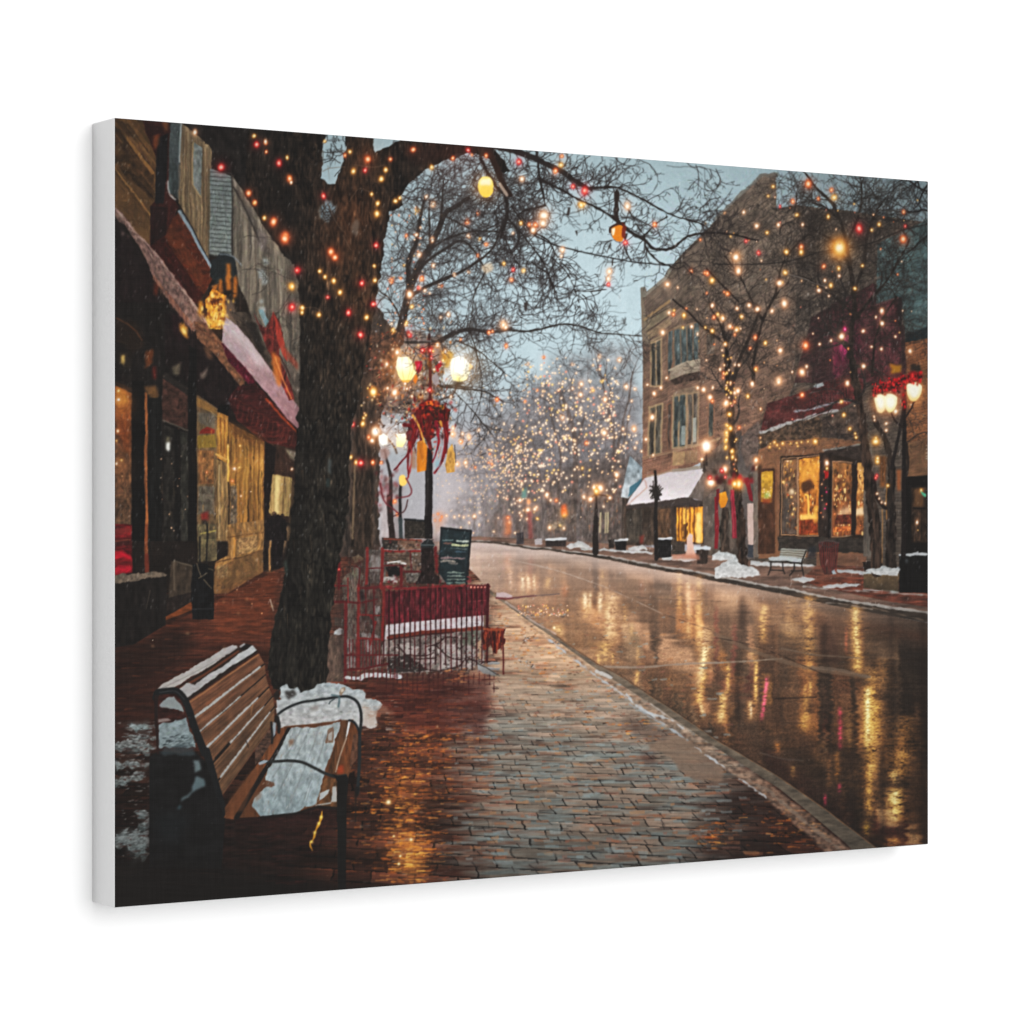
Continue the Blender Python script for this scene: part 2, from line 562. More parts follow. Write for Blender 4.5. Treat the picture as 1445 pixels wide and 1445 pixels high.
    for yy in (970, 1000, 1030):
        stroke(pts('V 150,%d 520,%d' % (yy, yy - 90)), 1, 1, (92, 58, 48), .5)
    fill('G 1300,760 1560,560 1600,1400 1300,1400', (86, 74, 66), 1, tex=(6, 14), amp=.4)
    # pale grey side wing behind the lit tree
    fill('H 150,430 260,400 280,640 250,1210 150,1220 140,700', (92, 84, 80), 1, tex=(8, 12), amp=.25)
    fill('H 200,860 240,860 240,1120 205,1120', (190, 165, 155), .9)
    fill('H 205,1120 240,1120 240,1200 205,1200', (58, 62, 70), .9)
    fill('H 160,520 170,420 270,330 290,400 260,560 200,640', (104, 88, 80), .9, tex=(5, 5), amp=.3)
    # snowed awning of the corner shop
    fill('G 815,1060 1150,1030 1330,1020 1335,1300 820,1310', (74, 60, 50), 1, tex=(5, 14), amp=.5)
    fill('G 830,1085 930,1075 930,1290 830,1290', (70, 62, 54), .9, tex=(3, 12), amp=.5)
    fill('G 1030,1080 1110,1070 1110,1290 1030,1290', (96, 70, 50), .9, tex=(2, 10), amp=.5)
    fill('G 1150,1065 1318,1060 1312,1290 1150,1280', (214, 142, 52), 1, tex=(3, 9), amp=.55)
    fill('G 1190,1065 1225,1065 1215,1280 1190,1280', (245, 190, 90), .8, soft=1)
    fill('G 1275,1100 1305,1095 1305,1290 1270,1290', (255, 215, 130), .8, soft=1)
    for x in (1165, 1185, 1210, 1235, 1262):
        stroke(pts('G %d,1060 %d,1290' % (x, x)), 1.6, 1.6, (88, 48, 24), .85)
    fill('G 1190,1170 1220,1150 1210,1260 1190,1280', (60, 34, 20), .7, rough=2)
    fill('G 1318,1020 1445,900 1445,1330 1318,1330', (96, 86, 78), .9, tex=(6, 10), amp=.3)
    fill('G 828,1050 850,1005 945,880 1100,845 1330,820 1290,900 1225,1000 1040,1030', (182, 174, 176), 1, c2=(206, 198, 200), tex=(20, 14), amp=.06)
    fill('G 1225,1000 1290,900 1340,840 1330,950 1312,1028', (100, 90, 84), 1, tex=(4, 8), amp=.2)
    fill('G 820,1050 1040,1028 1225,1000 1312,1028 1308,1042 1040,1060 825,1070', (68, 58, 54), 1, rough=1.2, rsc=4)
    stroke('G 830,1052 960,940 945,890', 2, 2, (170, 130, 115), .6)
    for k in range(30):
        x = RND.uniform(840, 1300)
        stroke(pts('G %f,%f %f,%f' % (x, 1045 - (x > 1225) * 5, x + RND.uniform(-4, 4), 1065 + RND.uniform(0, 15))), 1.6, .8, (60, 52, 50), .7)


def paint_right_shop():
    # brick and painted fascias above
    fill('D 610,1030 1010,810 1022,950 1160,900 1172,1080 1205,1080 1210,1445 500,1445', (86, 48, 50), 1, fn=facade((72, 46, 46), .3, .2, .0065, .00007))
    fill('D 740,940 1010,812 1018,950 1160,905 1170,1080 1190,1300 1080,1445 745,1445', (92, 48, 52), .8, tex=(6, 14), amp=.6)
    stroke('D 600,1030 760,930 900,850 1050,770', 3, 3, (112, 96, 88), .7, rough=1)
    stroke('D 1020,950 1160,905', 2.5, 2.5, (120, 84, 82), .8)
    fill('D 1160,905 1185,900 1188,1070 1165,1080', (46, 34, 36), 1)
    fill('D 1010,820 1022,815 1022,950 1008,950', (52, 34, 36), .9)
    fill('D 745,1180 850,1090 850,1330 745,1445', (140, 32, 76), .3, soft=3)
    fill('D 800,1170 840,1160 838,1250 800,1290', (200, 60, 124), .6, soft=1, rough=3)
    fill('D 755,1200 770,1195 770,1430 755,1440', (150, 36, 84), .35, soft=1, rough=2)
    fill('D 880,1050 930,1030 920,1290 880,1300', (130, 30, 80), .22, soft=3)
    # red sign band with its snow line
    fill('H 285,400 330,220 560,150 760,60 900,30 960,120 900,200 780,270 500,345', (92, 44, 42), 1, tex=(9, 9), amp=.4)
    fill('H 590,200 850,110 850,190 600,270', (72, 34, 36), .8, tex=(3, 8), amp=.6)
    for k in range(15):
        x = 600 + k * 17
        stroke(pts('H %d,%d %d,%d' % (x, 205 - k * 6, x + 3, 262 - k * 6)), 1.2, 1.2, (128, 60, 58), .55)
    stroke('H 500,270 600,262 740,225 880,200', 2.6, 2, (150, 155, 162), .8, rough=1.2)
    fill('H 620,110 680,80 690,105 640,125', (178, 190, 192), .85, rough=1)
    stroke('H 520,185 620,150 710,130', 1.6, 1.6, (120, 116, 112), .6, rough=1)
    fill('H 265,420 330,380 480,335 640,300 680,330 680,470 420,470 290,520', (84, 66, 52), 1, tex=(4, 4), amp=.6)
    fill('H 680,320 900,230 960,300 960,480 690,510', (76, 62, 54), 1, tex=(6, 5), amp=.5)
    stroke('H 285,405 400,370 520,330 640,300 770,268', 4, 4, (168, 166, 164), .85, rough=1.6)
    # warm masonry, sill course, dado
    fill('H 270,520 420,465 690,440 960,470 960,1190 380,1210 270,1210', (124, 88, 64), 1, tex=(10, 14), amp=.18)
    fill('H 690,520 960,480 960,600 720,590 690,560', (62, 50, 44), 1, tex=(6, 6), amp=.3)
    stroke('H 690,525 850,500 950,480', 2, 2, (150, 146, 140), .7, rough=1)
    fill('H 410,560 690,545 960,590 960,1085 405,1075', (50, 38, 30), 1)
    # lit panes
    def pane(s, c, c2, n, seed):
        q = P(s)
        fill(q, c, 1, c2=c2, tex=(5, 9), amp=.45, seed=seed)
        xs = [a for a, b in q]
        ys = [b for a, b in q]
        r = random.Random(seed)
        for k in range(n * 4):
            x, y = r.uniform(min(xs) + 1, max(xs) - 1), r.uniform(min(ys) + 2, max(ys) - 3)
            if r.random() < .8:
                fill([(x, y), (x + r.uniform(.6, 3), y + r.uniform(-1, 1)), (x + r.uniform(.5, 2.4), y + r.uniform(1.5, 9)), (x, y + r.uniform(1, 6))], r.choice([(92, 50, 26), (58, 34, 22), (240, 170, 84), (128, 66, 34), (84, 62, 48), (255, 214, 140), (176, 110, 54)]), .7, rough=.6)
            else:
                bulb(x, y, r.uniform(.5, 1.1), r.choice('wyyow'), .3)
    pane('H 428,585 515,578 512,1058 425,1058', (128, 92, 62), (92, 76, 66), 16, 2)
    pane('H 533,578 660,562 652,1062 528,1060', (206, 138, 58), (150, 84, 40), 26, 5)
    pane('H 745,600 868,605 862,1060 742,1068', (140, 96, 56), (128, 74, 44), 30, 8)
    pane('H 905,600 955,598 955,1060 890,1060', (196, 146, 84), (140, 84, 50), 18, 12)
    fill('H 535,600 640,585 640,720 540,760', (226, 158, 66), .55, soft=2)
    fill('H 545,730 600,700 625,760 560,790', (66, 40, 26), .85, rough=2, soft=1)
    stroke('H 570,805 585,810 590,930', 3, 3, (250, 190, 90), .9)
    fill('H 540,935 640,925 640,960 540,970', (255, 205, 105), .8, soft=1)
    fill('H 530,970 650,960 650,1050 530,1055', (130, 50, 26), .75, tex=(3, 5), amp=.7)
    fill('H 625,880 655,870 652,980 625,985', (240, 180, 80), .7, soft=1)
    fill('H 470,770 500,765 500,800 470,800', (250, 220, 180), .8, soft=1)
    fill('H 430,830 470,820 465,1040 428,1040', (72, 68, 66), .6, soft=1)
    fill('H 790,900 860,870 865,930 780,940', (240, 200, 160), .65, soft=2)
    fill('H 770,930 870,930 870,990 760,990', (90, 36, 26), .7, tex=(3, 3), amp=.7)
    fill('H 750,1010 860,1005 860,1035 750,1040', (225, 120, 60), .7, tex=(2, 3), amp=.8)
    fill('H 880,900 940,880 950,930 890,940', (250, 215, 170), .8, soft=1)
    for s in ('H 420,575 520,568 518,1064 418,1064', 'H 526,568 664,555 658,1068 524,1066', 'H 742,596 872,598 868,1066 738,1072'):
        q = P(s)
        stroke(q + [q[0]], 1.3, 1.3, (214, 164, 122), .75)
    fill('H 660,540 742,540 738,1080 655,1080', (52, 40, 34), 1, tex=(4, 8), amp=.4)
    stroke('H 726,560 722,1075', 3, 3, (30, 24, 22), .9)
    fill('H 680,860 700,855 700,960 680,965', (110, 84, 72), .7, soft=1)
    for k in range(12):
        RNDx = 690 + 18 * math.sin(k * 1.7)
        bulb(*pts('H %f,%f' % (RNDx, 660 + k * 26))[0], .8, 'rmow'[k % 4], .3)
    bulb(*pts('H 706,605')[0], 2.6, 'c')
    bulb(*pts('H 706,640')[0], 2.0, 'y')
    fill('H 690,660 715,655 712,700 692,705', (170, 30, 26), .9)
    fill('H 868,600 905,598 890,1068 862,1068', (44, 34, 30), 1)
    fill('H 400,1075 960,1085 950,1180 395,1160', (58, 50, 44), 1, tex=(6, 4), amp=.35, rough=1)
    fill('H 640,1180 960,1185 960,1260 640,1250', (112, 80, 62), 1, tex=(8, 4), amp=.2)
    fill('H 945,480 1000,470 990,1200 940,1200', (96, 88, 80), .9, tex=(4, 14), amp=.25)
    # left pier and menu box
    fill('H 240,660 280,640 275,1200 240,1200', (110, 98, 88), 1, tex=(4, 14), amp=.2)
    fill('H 270,640 385,640 385,1180 270,1180', (82, 52, 36), 1, tex=(5, 14), amp=.35)
    fill('H 290,660 362,655 358,850 288,850', (196, 148, 52), 1, c2=(150, 118, 44), tex=(4, 4), amp=.3)
    for k in range(16):
        x, y = RND.uniform(300, 350), RND.uniform(760, 830)
        bulb(*pts('H %f,%f' % (x, y))[0], .8, RND.choice('ywc'), .2)
    fill('H 310,790 345,780 340,830 310,835', (140, 190, 110), .5, soft=1)
    fill('H 292,830 360,826 350,856 296,858', (150, 62, 34), .8, soft=1)
    stroke('H 380,640 384,1180', 2.5, 2.5, (128, 88, 60), .8)
    # cornice lights
    lights('H', 'y 345,505,.8 375,470 390,490,.9 425,480 475,478,.9 515,475 520,495,.8 545,470,.8 587,466 635,466,1.8 350,480,.6 405,510,.6 w 258,585,1.8 260,630,1.2 285,258,1.4 285,470,.8 285,440,.7', 1.5)
    # right-hand brick store and door
    fill('H 1210,0 1365,-60 1365,690 1215,690', (128, 84, 54), 1, fn=facade((132, 88, 58), .35, .25, .006, .00005, seed=9))
    fill('H 1215,470 1365,440 1365,690 1215,690', (112, 84, 62), .8, tex=(8, 8), amp=.2)
    fill('H 1190,690 1365,680 1365,1190 1190,1190', (26, 22, 20), 1)
    fill('H 1245,760 1345,755 1345,1110 1245,1110', (52, 38, 28), 1, tex=(4, 8), amp=.5)
    fill('H 1262,765 1330,762 1320,880 1262,880', (112, 78, 48), .85, soft=1)
    fill('H 1262,900 1305,900 1305,1100 1262,1100', (74, 54, 40), .9, tex=(3, 6), amp=.6)
    stroke('H 1258,890 1335,890', 2, 2, (22, 18, 16), .9)
    bulb(*pts('H 1310,775')[0], 1.6, 'y')
    bulb(*pts('H 1283,980')[0], 1.6, 'c', .3)
    bulb(*pts('H 1290,1030')[0], 1.0, 'y', .3)
    fill('H 1305,780 1340,800 1335,820 1315,805', (90, 190, 150), .9)
    for y, L in ((490, 10), (512, 16), (536, 14), (558, 18), (574, 12)):
        stroke(pts('H 1338,%d %d,%d' % (y, 1338 + L, y - 2)), 1.5, 1.2, (188, 178, 164), .75)
    stroke('H 1352,480 1350,580', 1.2, 1.2, (188, 178, 164), .7)
    stroke('H 1215,470 1270,430 1320,410 1360,420', 1.8, 1.2, (52, 42, 38), .9)


def paint_far_walk():
    # far sidewalk, kerb and gutter
    kerb = [(640, 762), (700, 764), (738, 770), (800, 777), (860, 785), (925, 797), (1010, 813), (1100, 829), (1178, 845), (1250, 856), (1325, 867)]
    top = [(1325, 812), (1200, 800), (1100, 795), (1020, 786), (960, 778), (880, 768), (800, 764), (740, 760), (640, 756)]
    fill(kerb + top, (112, 88, 76), 1, tex=(26, 4), amp=.35)
    fill('L 560,95 940,60 1365,120 1365,260 1080,215 760,150', (104, 54, 40), .85, tex=(18, 3), amp=.6)
    fill('H 640,1250 940,1260 930,1385 680,1390 560,1330', (110, 62, 46), .7, tex=(16, 3), amp=.6)
    for s, rr in (('H 0,1268 60,1238 108,1185 130,1188 142,1232 180,1248 230,1262 290,1310 180,1330 0,1330', 2), ('G 840,1325 900,1305 950,1312 965,1335 850,1338', 1.5), ('G 440,1310 520,1280 580,1300 600,1325 460,1325', 1.5),
                  ('G 530,1325 820,1335 1000,1350 980,1362 700,1345 540,1338', 1.2), ('H 780,1280 960,1290 1130,1310 1120,1330 900,1305 780,1300', 1.6), ('H 680,1385 830,1370 930,1380 900,1395 690,1400', 1.2),
                  ('K 1380,110 1445,70 1460,110 1400,130', 1.5), ('G 1390,1370 1445,1340 1460,1400 1400,1395', 1.5), ('L 470,80 560,60 640,75 560,100', 1), ('H 220,1225 400,1240 600,1250 640,1262 400,1262 220,1250', 1.2),
                  ('G 1050,1385 1180,1375 1290,1400 1200,1412 1060,1402', 1.2), ('H 1040,1280 1060,1262 1110,1265 1165,1275 1165,1320 1060,1320', 1.5)):
        fill(s, (158, 160, 160), .95, c2=(186, 184, 182), rough=rr, rsc=6, tex=(6, 5), amp=.12)
    low = [(x, y + 3 + (x - 640) * .016) for x, y in kerb]
    fill(kerb + low[::-1], (66, 56, 48), 1, tex=(14, 3), amp=.35)
    for i in range(len(kerb) - 1):
        w = 1.0 + (kerb[i][0] - 640) * .0045
        stroke([kerb[i], kerb[i + 1]], w, w, (160, 154, 148), .85, rough=.9)
    # street furniture on the far side
    def bin_(s, snow=True, c=(34, 32, 32)):
        q = P(s)
        fill(q, c, 1, tex=(2, 8), amp=.4, rough=.5)
        if snow:
            stroke([q[0], q[1]], 3, 3, (186, 188, 190), .95, rough=1)
    bin_('G 1020,1268 1115,1262 1115,1382 1030,1390')
    bin_('G 1272,1320 1355,1320 1345,1425 1280,1425', c=(58, 46, 40))
    stroke('G 1265,1325 1358,1325', 5, 5, (184, 188, 192), .95, rough=1.2)
    bin_('G 758,1275 832,1272 832,1340 765,1340')
    bin_('G 715,1270 755,1265 755,1325 720,1328', False, (50, 42, 38))
    bin_('G 315,1272 440,1262 440,1312 315,1318', True, (52, 44, 42))
    bin_('G 125,1230 175,1220 175,1300 125,1300', False, (66, 60, 62))
    fill('G 240,1270 290,1268 295,1300 245,1302', (170, 165, 168), .8, rough=1)
    fill('G 1195,1388 1215,1330 1215,1260 1232,1228 1252,1240 1255,1330 1275,1388', (206, 178, 166), 1, c2=(200, 150, 130))
    fill('G 1120,1365 1290,1365 1300,1400 1120,1400', (176, 120, 98), .8, soft=1)
    fill('G 1120,1290 1200,1285 1200,1365 1120,1365', (70, 60, 52), 1, tex=(3, 3), amp=.3)
    fill('G 910,1250 940,1240 935,1300 915,1300', (140, 50, 40), .7, soft=1)
    # pole with dark evergreen spray
    stroke('G 1015,835 1020,1390', 3.5, 6.5, (38, 32, 30), 1)
    segs = []
    r = random.Random(8)
    cx, cy = pts('G 1018,960')[0]
    for k in range(34):
        a = r.uniform(0, 6.28)
        d = r.uniform(3, 13)
        segs.append((cx + r.gauss(0, 3), cy + r.gauss(0, 6), cx + math.cos(a) * d, cy + math.sin(a) * d * 1.2, 1.8))
    splat_lines(segs, (42, 38, 34), 1.6)
    # middle-distance twin lamp
    stroke('G 634,960 634,1130', 3, 4, (48, 38, 34), 1)
    stroke('G 634,1130 632,1350', 6, 9, (44, 37, 34), 1)
    stroke('G 600,1005 634,985 720,1000', 2, 2, (60, 44, 38), .9)
    lights('G', 'c 625,942,2.2 665,945,2.4 600,1015,2.2 720,1006,1.8 560,1000,1.3 y 640,965,1.5', 1.7)
    # single globe lamp in front of the corner building
    stroke('G 1338,700 1340,800', 2.5, 2.5, (40, 32, 30), 1)
    stroke('G 1330,760 1320,830', 3, 6, (52, 42, 36), .9, rough=2)
    bulb(*pts('V 963,805')[0], 6.2, 'c', .7)
    spots([(*pts('V 963,800')[0], 5.5, (255, 240, 215), 1)])
    lights('V', 'c 1020,1270,4.2 1375,1280,3 905,975,1.6 1215,1100,1.8 r 1010,1210,1.5', 1.35)
    # iron bench
    fill('H 412,1150 578,1155 560,1208 405,1200', (70, 66, 62), .7)
    for k in range(4):
        stroke(pts('H %d,%d %d,%d' % (418 - k * 3, 1155 + k * 14, 578 - k * 4, 1158 + k * 15)), 2.2, 2.2, (156, 156, 146), .95)
    fill('H 335,1208 400,1198 560,1212 545,1235 345,1225', (164, 168, 168), 1, rough=.8)
    stroke('H 340,1232 548,1240', 2.2, 2.2, (44, 38, 34), 1)
    for s in ('H 350,1230 345,1280 330,1315', 'H 425,1238 430,1280 440,1312', 'H 500,1240 500,1280 470,1322', 'H 545,1238 555,1290 560,1322', 'H 345,1285 430,1290', 'H 480,1290 555,1285', 'H 575,1160 545,1235'):
        stroke(s, 1.8, 1.6, (40, 34, 31), .95, curve=True)
    # red wire basket
    fill('H 655,1105 785,1105 770,1260 745,1310 690,1310 665,1250', (62, 38, 36), .7, tex=(2, 12), amp=.7)
    for k in range(9):
        x = 660 + k * 15
        stroke(pts('H %d,1110 %d,%d' % (x, x + (720 - x) * .25, 1260 + (k % 3) * 20)), 1.5, 1.2, (128, 46, 42), .7)
    stroke('H 655,1110 720,1140 785,1108', 2, 2, (70, 48, 46), .9)
    stroke('H 655,1110 720,1095 785,1108', 1.6, 1.6, (90, 72, 70), .9)
    fill('H 740,1290 760,1280 770,1310 745,1312', (160, 180, 190), .8)
    fill('H 590,1140 640,1130 640,1200 585,1210', (44, 46, 52), .8, soft=1)
    # planter box and black bin at the edge
    fill('H 942,1308 1168,1310 1165,1428 940,1400', (104, 84, 60), 1, c2=(78, 64, 48), tex=(9, 6), amp=.2)
    fill('H 940,1300 1040,1290 1060,1262 1110,1265 1168,1275 1165,1322 1040,1318', (176, 186, 186), 1, rough=1.6, rsc=5)
    fill('H 935,1240 985,1230 985,1290 945,1290', (34, 26, 24), .9, rough=2)
    fill('H 1168,1185 1365,1185 1365,1432 1168,1425', (22, 21, 21), 1, tex=(3, 10), amp=.3)
    stroke('H 1172,1186 1362,1184', 3.2, 3.2, (186, 190, 192), .95, rough=1)
    fill('H 1230,1178 1290,1165 1300,1186 1230,1188', (170, 172, 174), .9, rough=1)
    fill('H 1205,1215 1225,1210 1222,1240 1210,1245', (130, 140, 145), .5, soft=1)
    stroke('H 940,1410 1100,1420 1165,1425', 2, 2, (166, 168, 168), .8, rough=.8)
    stroke('L 560,125 800,150 1120,165 1360,180', 1.6, 2, (160, 156, 152), .7, rough=1)


def paint_right_trees():
    r = random.Random(21)
    # lit street tree in front of the corner building
    segs = []
    base = [(1048, 798), (1046, 740), (1040, 690), (1034, 640), (1031, 590), (1028, 545), (1026, 510)]
    stroke(base, 13, 8, (56, 42, 34), 1, tex=(3, 10), amp=.8, rough=1.8)
    stroke('H 60,900 50,1040 60,1180', 10, 13, (62, 50, 42), 1, tex=(3, 10), amp=.8, rough=1.5)
    stroke([(1030, 560), (1042, 510), (1060, 470), (1072, 440)], 6, 3, (54, 42, 36), 1)
    limbs = [((1026, 512), -2.0, 36, 4.5), ((1028, 540), -1.1, 40, 4.5), ((1026, 510), -1.6, 38, 4), ((1032, 600), -.75, 34, 3), ((1030, 560), -2.5, 30, 3), ((1072, 440), -1.3, 32, 3)]
    for (x, y), a, L, w in limbs:
        grow(segs, x, y, a, L, w, 4, r, .55, .3, .02, keep=.76)
    draw_tree(segs, (52, 44, 40), .85)
    stroke('U 970,0 1080,120 1200,240 1300,340 1380,420', 3, 2, (36, 28, 26), .95)
    stroke('U 540,380 640,470 760,570 900,720 1000,800 1130,880', 2.5, 3.5, (42, 33, 30), .95)
    # two dark street trees near the right edge
    segs = []
    stroke([(1238, 806), (1234, 740), (1228, 690), (1222, 640), (1216, 590), (1208, 540), (1200, 500)], 17, 9, (58, 44, 36), 1, tex=(3, 14), amp=.8, rough=1.8)
    stroke([(1258, 800), (1257, 720), (1258, 660), (1250, 620), (1232, 590)], 15, 6, (50, 40, 34), 1, tex=(3, 14), amp=.8, rough=1.8)
    stroke([(1258, 660), (1268, 615), (1276, 570)], 5, 3, (40, 32, 30), 1)
    for (x, y), a, L, w in (((1200, 500), -1.9, 46, 5), ((1205, 520), -1.2, 48, 5), ((1200, 500), -1.55, 50, 5), ((1212, 570), -2.4, 40, 4), ((1212, 560), -.8, 40, 4), ((1190, 440), -1.6, 50, 4), ((1160, 420), -1.9, 46, 3), ((1230, 430), -1.3, 46, 3)):
        grow(segs, x, y, a, L, w, 5, r, .55, .3, .0, keep=.78)
    for x, y, a in ((1120, 300, -1.2), (1180, 290, -1.9), (1100, 330, -1.8), (1240, 330, -1.2), (1290, 330, -2.2), (1150, 340, -1.5)):
        grow(segs, x, y, a, 36, 2.2, 4, r, .6, .35, 0, keep=.8)
    draw_tree(segs, (46, 40, 38), .8)
    segs = []
    for x, y, a, L in ((1325, 250, 2.6, 40), (1325, 300, 2.9, 44), (1325, 330, 3.4, 40), (1325, 230, 2.3, 44), (1300, 225, 2.0, 36), (1325, 270, 3.0, 46)):
        grow(segs, x, y, a, L, 3.2, 5, r, .6, .35, 0, keep=.8)
    draw_tree(segs, (30, 29, 29), .9)
    segs = []
    for s, w0, w1 in (('D 880,1450 860,1200 880,1000 870,800 830,560 760,330 640,200 560,100', 8, 2.5), ('D 870,880 940,700 960,520 1010,380 1090,250', 5, 2), ('D 850,700 760,560 640,480 520,420', 4, 1.8), ('D 830,560 900,400 930,260 920,120', 4, 1.6), ('D 880,1050 1000,900 1100,780 1180,640 1240,520', 4.5, 1.8), ('D 865,1000 740,880 620,800 520,760', 4, 1.6), ('D 780,400 700,330 620,300', 3, 1.4), ('D 1000,1400 1010,1200 1060,1050 1150,900', 4, 1.8), ('D 240,1450 250,1250 300,1050 380,900 460,800', 5, 2), ('D 300,1050 220,900 150,760 60,640', 3.6, 1.6), ('D 380,900 420,700 520,560 600,500', 3, 1.4), ('D 90,1450 70,1240 40,1100 -40,960', 5, 2.4)):
        stroke(s, w0, w1, (42, 33, 28), .9, curve=True, tex=(3, 8), amp=.7, rough=.8)
        twigs(s, 15, 22, 1.6, 3, r, segs=segs, da=1.2)
    draw_tree(segs, (44, 35, 30), .7)
    # fine twig haze over the dark fronts
    segs = []
    for k in range(300):
        x, y = r.uniform(985, 1310), r.uniform(270, 560)
        grow(segs, x, y, r.uniform(-3, 0), 16, 1.0, 3, r, .7, .45, 0)
    draw_tree(segs, (40, 34, 31), .62)
    segs = []
    for k in range(120):
        x, y = r.uniform(1000, 1310), r.uniform(300, 600)
        grow(segs, x, y, r.uniform(-3, 0), 10, .6, 2, r, .7, .45, 0)
    draw_tree(segs, (120, 106, 94), .35)
    dark, pale = [], []
    for k in range(4200):
        x, y = r.uniform(985, 1312), r.uniform(262, 640)
        if y < 300 and x < 1060 or x < 1000 and y > 560:
            continue
        a, L = r.uniform(-3.1, 3.1), r.uniform(3, 12)
        b = r.gauss(0, .5)
        mx, my = x + math.cos(a) * L * .5, y + math.sin(a) * L * .5
        (dark if r.random() < .6 else pale).extend([(x, y, mx, my, r.uniform(.5, 1.1)), (mx, my, mx + math.cos(a + b) * L * .5, my + math.sin(a + b) * L * .5, .6)])
    splat_lines(dark, (34, 28, 25), 1.2, .5)
    splat_lines(pale, (126, 110, 96), 1.0, .28)
    stroke('D 0,485 130,505 270,540', 3, 2.5, (30, 25, 24), .95, rough=.6)
    stroke('D 0,690 300,690 500,660 640,620 880,580 1050,530 1180,480 1360,430', 1.6, 1.4, (36, 30, 28), .9, curve=True)
    stroke('D 460,750 600,800 700,830', 1.8, 1.2, (120, 112, 106), .6)
    spots([(*pts('D 785,590')[0], 15, (236, 120, 24), .6), (*pts('D 130,640')[0], 9, (230, 130, 50), .4)])
    # bulbs on the trees
    lights('D', 'c 263,445,1.4 130,645,2.6 140,725,1.6 398,440,1.2 557,436,1 405,810,1.7 657,855,1.5 215,950,1.2 268,975,1.2 360,990,1.4 440,940,1.7 412,1240,1.8 550,1380,1.5 405,1430,1.6 800,1150,1.7 '
                'y 785,590,3.6 450,610,1 715,388,1.3 750,262,1.2 1040,435,1.1 993,470,.9 885,845,1.2 935,700,.9 r 275,617,1.2 910,465,1.7 195,543,1.1 410,322,.9 1212,450,.9 o 545,578,1.1 570,1205,1.7 685,705,1.6 1195,530,2.2 590,180,1.6 735,215,1.2 1200,355,1.2 655,270,1.2 490,290,1.2 '
                'y 95,512,.8 365,195,1 332,255,.8 735,823,.9 785,720,.9 545,612,1 520,375,.8 325,490,.8 440,740,1 165,1025,.8 135,1105,1.1 75,880,.9 40,1035,1.2 62,1200,1 315,1195,.9 c 700,790,.8 790,765,.9 580,1345,.9 720,890,.8 1060,990,1.4 1060,1068,1.2 1020,1030,.9 940,1118,1 1145,1150,.8 1055,1230,1.3 990,1215,1 1240,1245,1 940,1340,1.4 '
                'c 180,360,.9 140,975,.9 90,1085,.9 665,1195,.9 735,1175,.9 o 215,1230,1 250,1160,1.1 260,1355,.9 m 820,1105,1.0', 2.1)
    lights('U', 'c 455,190,2 490,550,1.6 405,810,2.6 455,1385,1.6 600,230,1.2 775,735,1.8 850,830,1.6 845,505,1.2 1040,465,2 1170,630,2.2 1355,500,1.8 1425,600,1.4 1270,725,1.6 1350,770,2 1370,20,2.6 1205,960,2 1165,1040,1.4 970,1160,1.2 1140,1280,1.2 1375,1225,1.4 1320,1220,1.4 y 555,520,1.2 680,595,1.8 665,750,1.3 1030,145,2.6 1040,785,1.8 950,745,1.8 1105,580,1.6 o 545,570,1.6 940,50,1.6 975,55,2 770,20,1.8 1235,320,1.5 1190,295,1.3 1060,615,1.4 1300,740,1.3 1330,830,1.4 970,300,1.2 710,505,1 1180,1330,1.3 1170,1380,1.3', 1.15)
    lights('V', 'c 210,25,1.4 380,65,2.2 300,145,2 265,440,3.2 850,60,1.8 925,85,2.8 1005,185,2.6 1040,60,1.8 1215,265,2.6 1250,190,1.2 1380,100,2 1330,135,1.4 35,590,2 50,840,1.5 135,880,1.2 70,770,1.1 195,725,1.6 290,930,1 1215,35,1.2 5,230,1.4 55,80,1.4 y 1255,410,1.6 1255,580,1.6 1215,540,1.2 1215,665,1.6 1210,745,1.7 1210,830,1.5 1305,880,1.5 1300,960,1.4 1275,265,1.2 1225,955,1.2 o 1035,235,1.3', 1.15)
    for k in range(30):
        y = r.uniform(500, 690)
        bulb(1030 + (y - 560) * .06 + r.uniform(-7, 8), y, r.uniform(.8, 1.5), r.choice('yyowy'), .5)
    lights('H', 'y 815,298,1.3 855,385,1.2 895,440,1.1 890,415,.8 800,215,1 430,720,.6 c 838,95,1.6 405,85,1.7 550,25,1.6 140,145,1.5 232,100,1.5 65,220,1.8 1085,350,1 1090,390,1 1010,310,.8 1012,330,.8 1146,275,1.1 y 1022,465,2.2 1022,440,1.2 1030,595,1.6 1032,575,1 205,180,.9 258,10,1 85,290,1 90,380,1 65,410,1 65,455,1 65,500,1 105,530,1 110,565,1 1095,750,.9 o 550,165,1.3 145,375,1', 2.0)
    for k in range(70):
        x, y = r.uniform(985, 1300), r.uniform(275, 600)
        bulb(x, y, r.uniform(.5, 1.1), r.choice('ccyywop'), .35)
    for s, rr in (('H -10,1275 50,1248 100,1215 122,1190 142,1232 190,1252 240,1268 290,1310 180,1330 -10,1330', 1.6), ('H -20,1190 20,1172 70,1172 112,1185 120,1215 40,1225 -20,1222', 1), ('H 940,1290 1000,1275 1060,1262 1110,1265 1168,1278 1165,1322 1040,1318', 1.8)):
        fill(s, (160, 164, 164), 1, c2=(186, 184, 182), rough=rr, rsc=5, tex=(4, 3), amp=.2)
    # wound bow and ribbons on the lit tree
    for k in range(26):
        x, y = r.gauss(0, 16), r.gauss(0, 8)
        fill(pts('H 110,690')[0:1] and [(1034 + x, 673 + y), (1038 + x + r.uniform(-3, 3), 670 + y), (1040 + x, 676 + y + r.uniform(0, 5)), (1033 + x, 679 + y)], r.choice([(150, 24, 34), (110, 20, 26), (178, 30, 40), (70, 26, 22), (60, 44, 30)]), .85, soft=1)
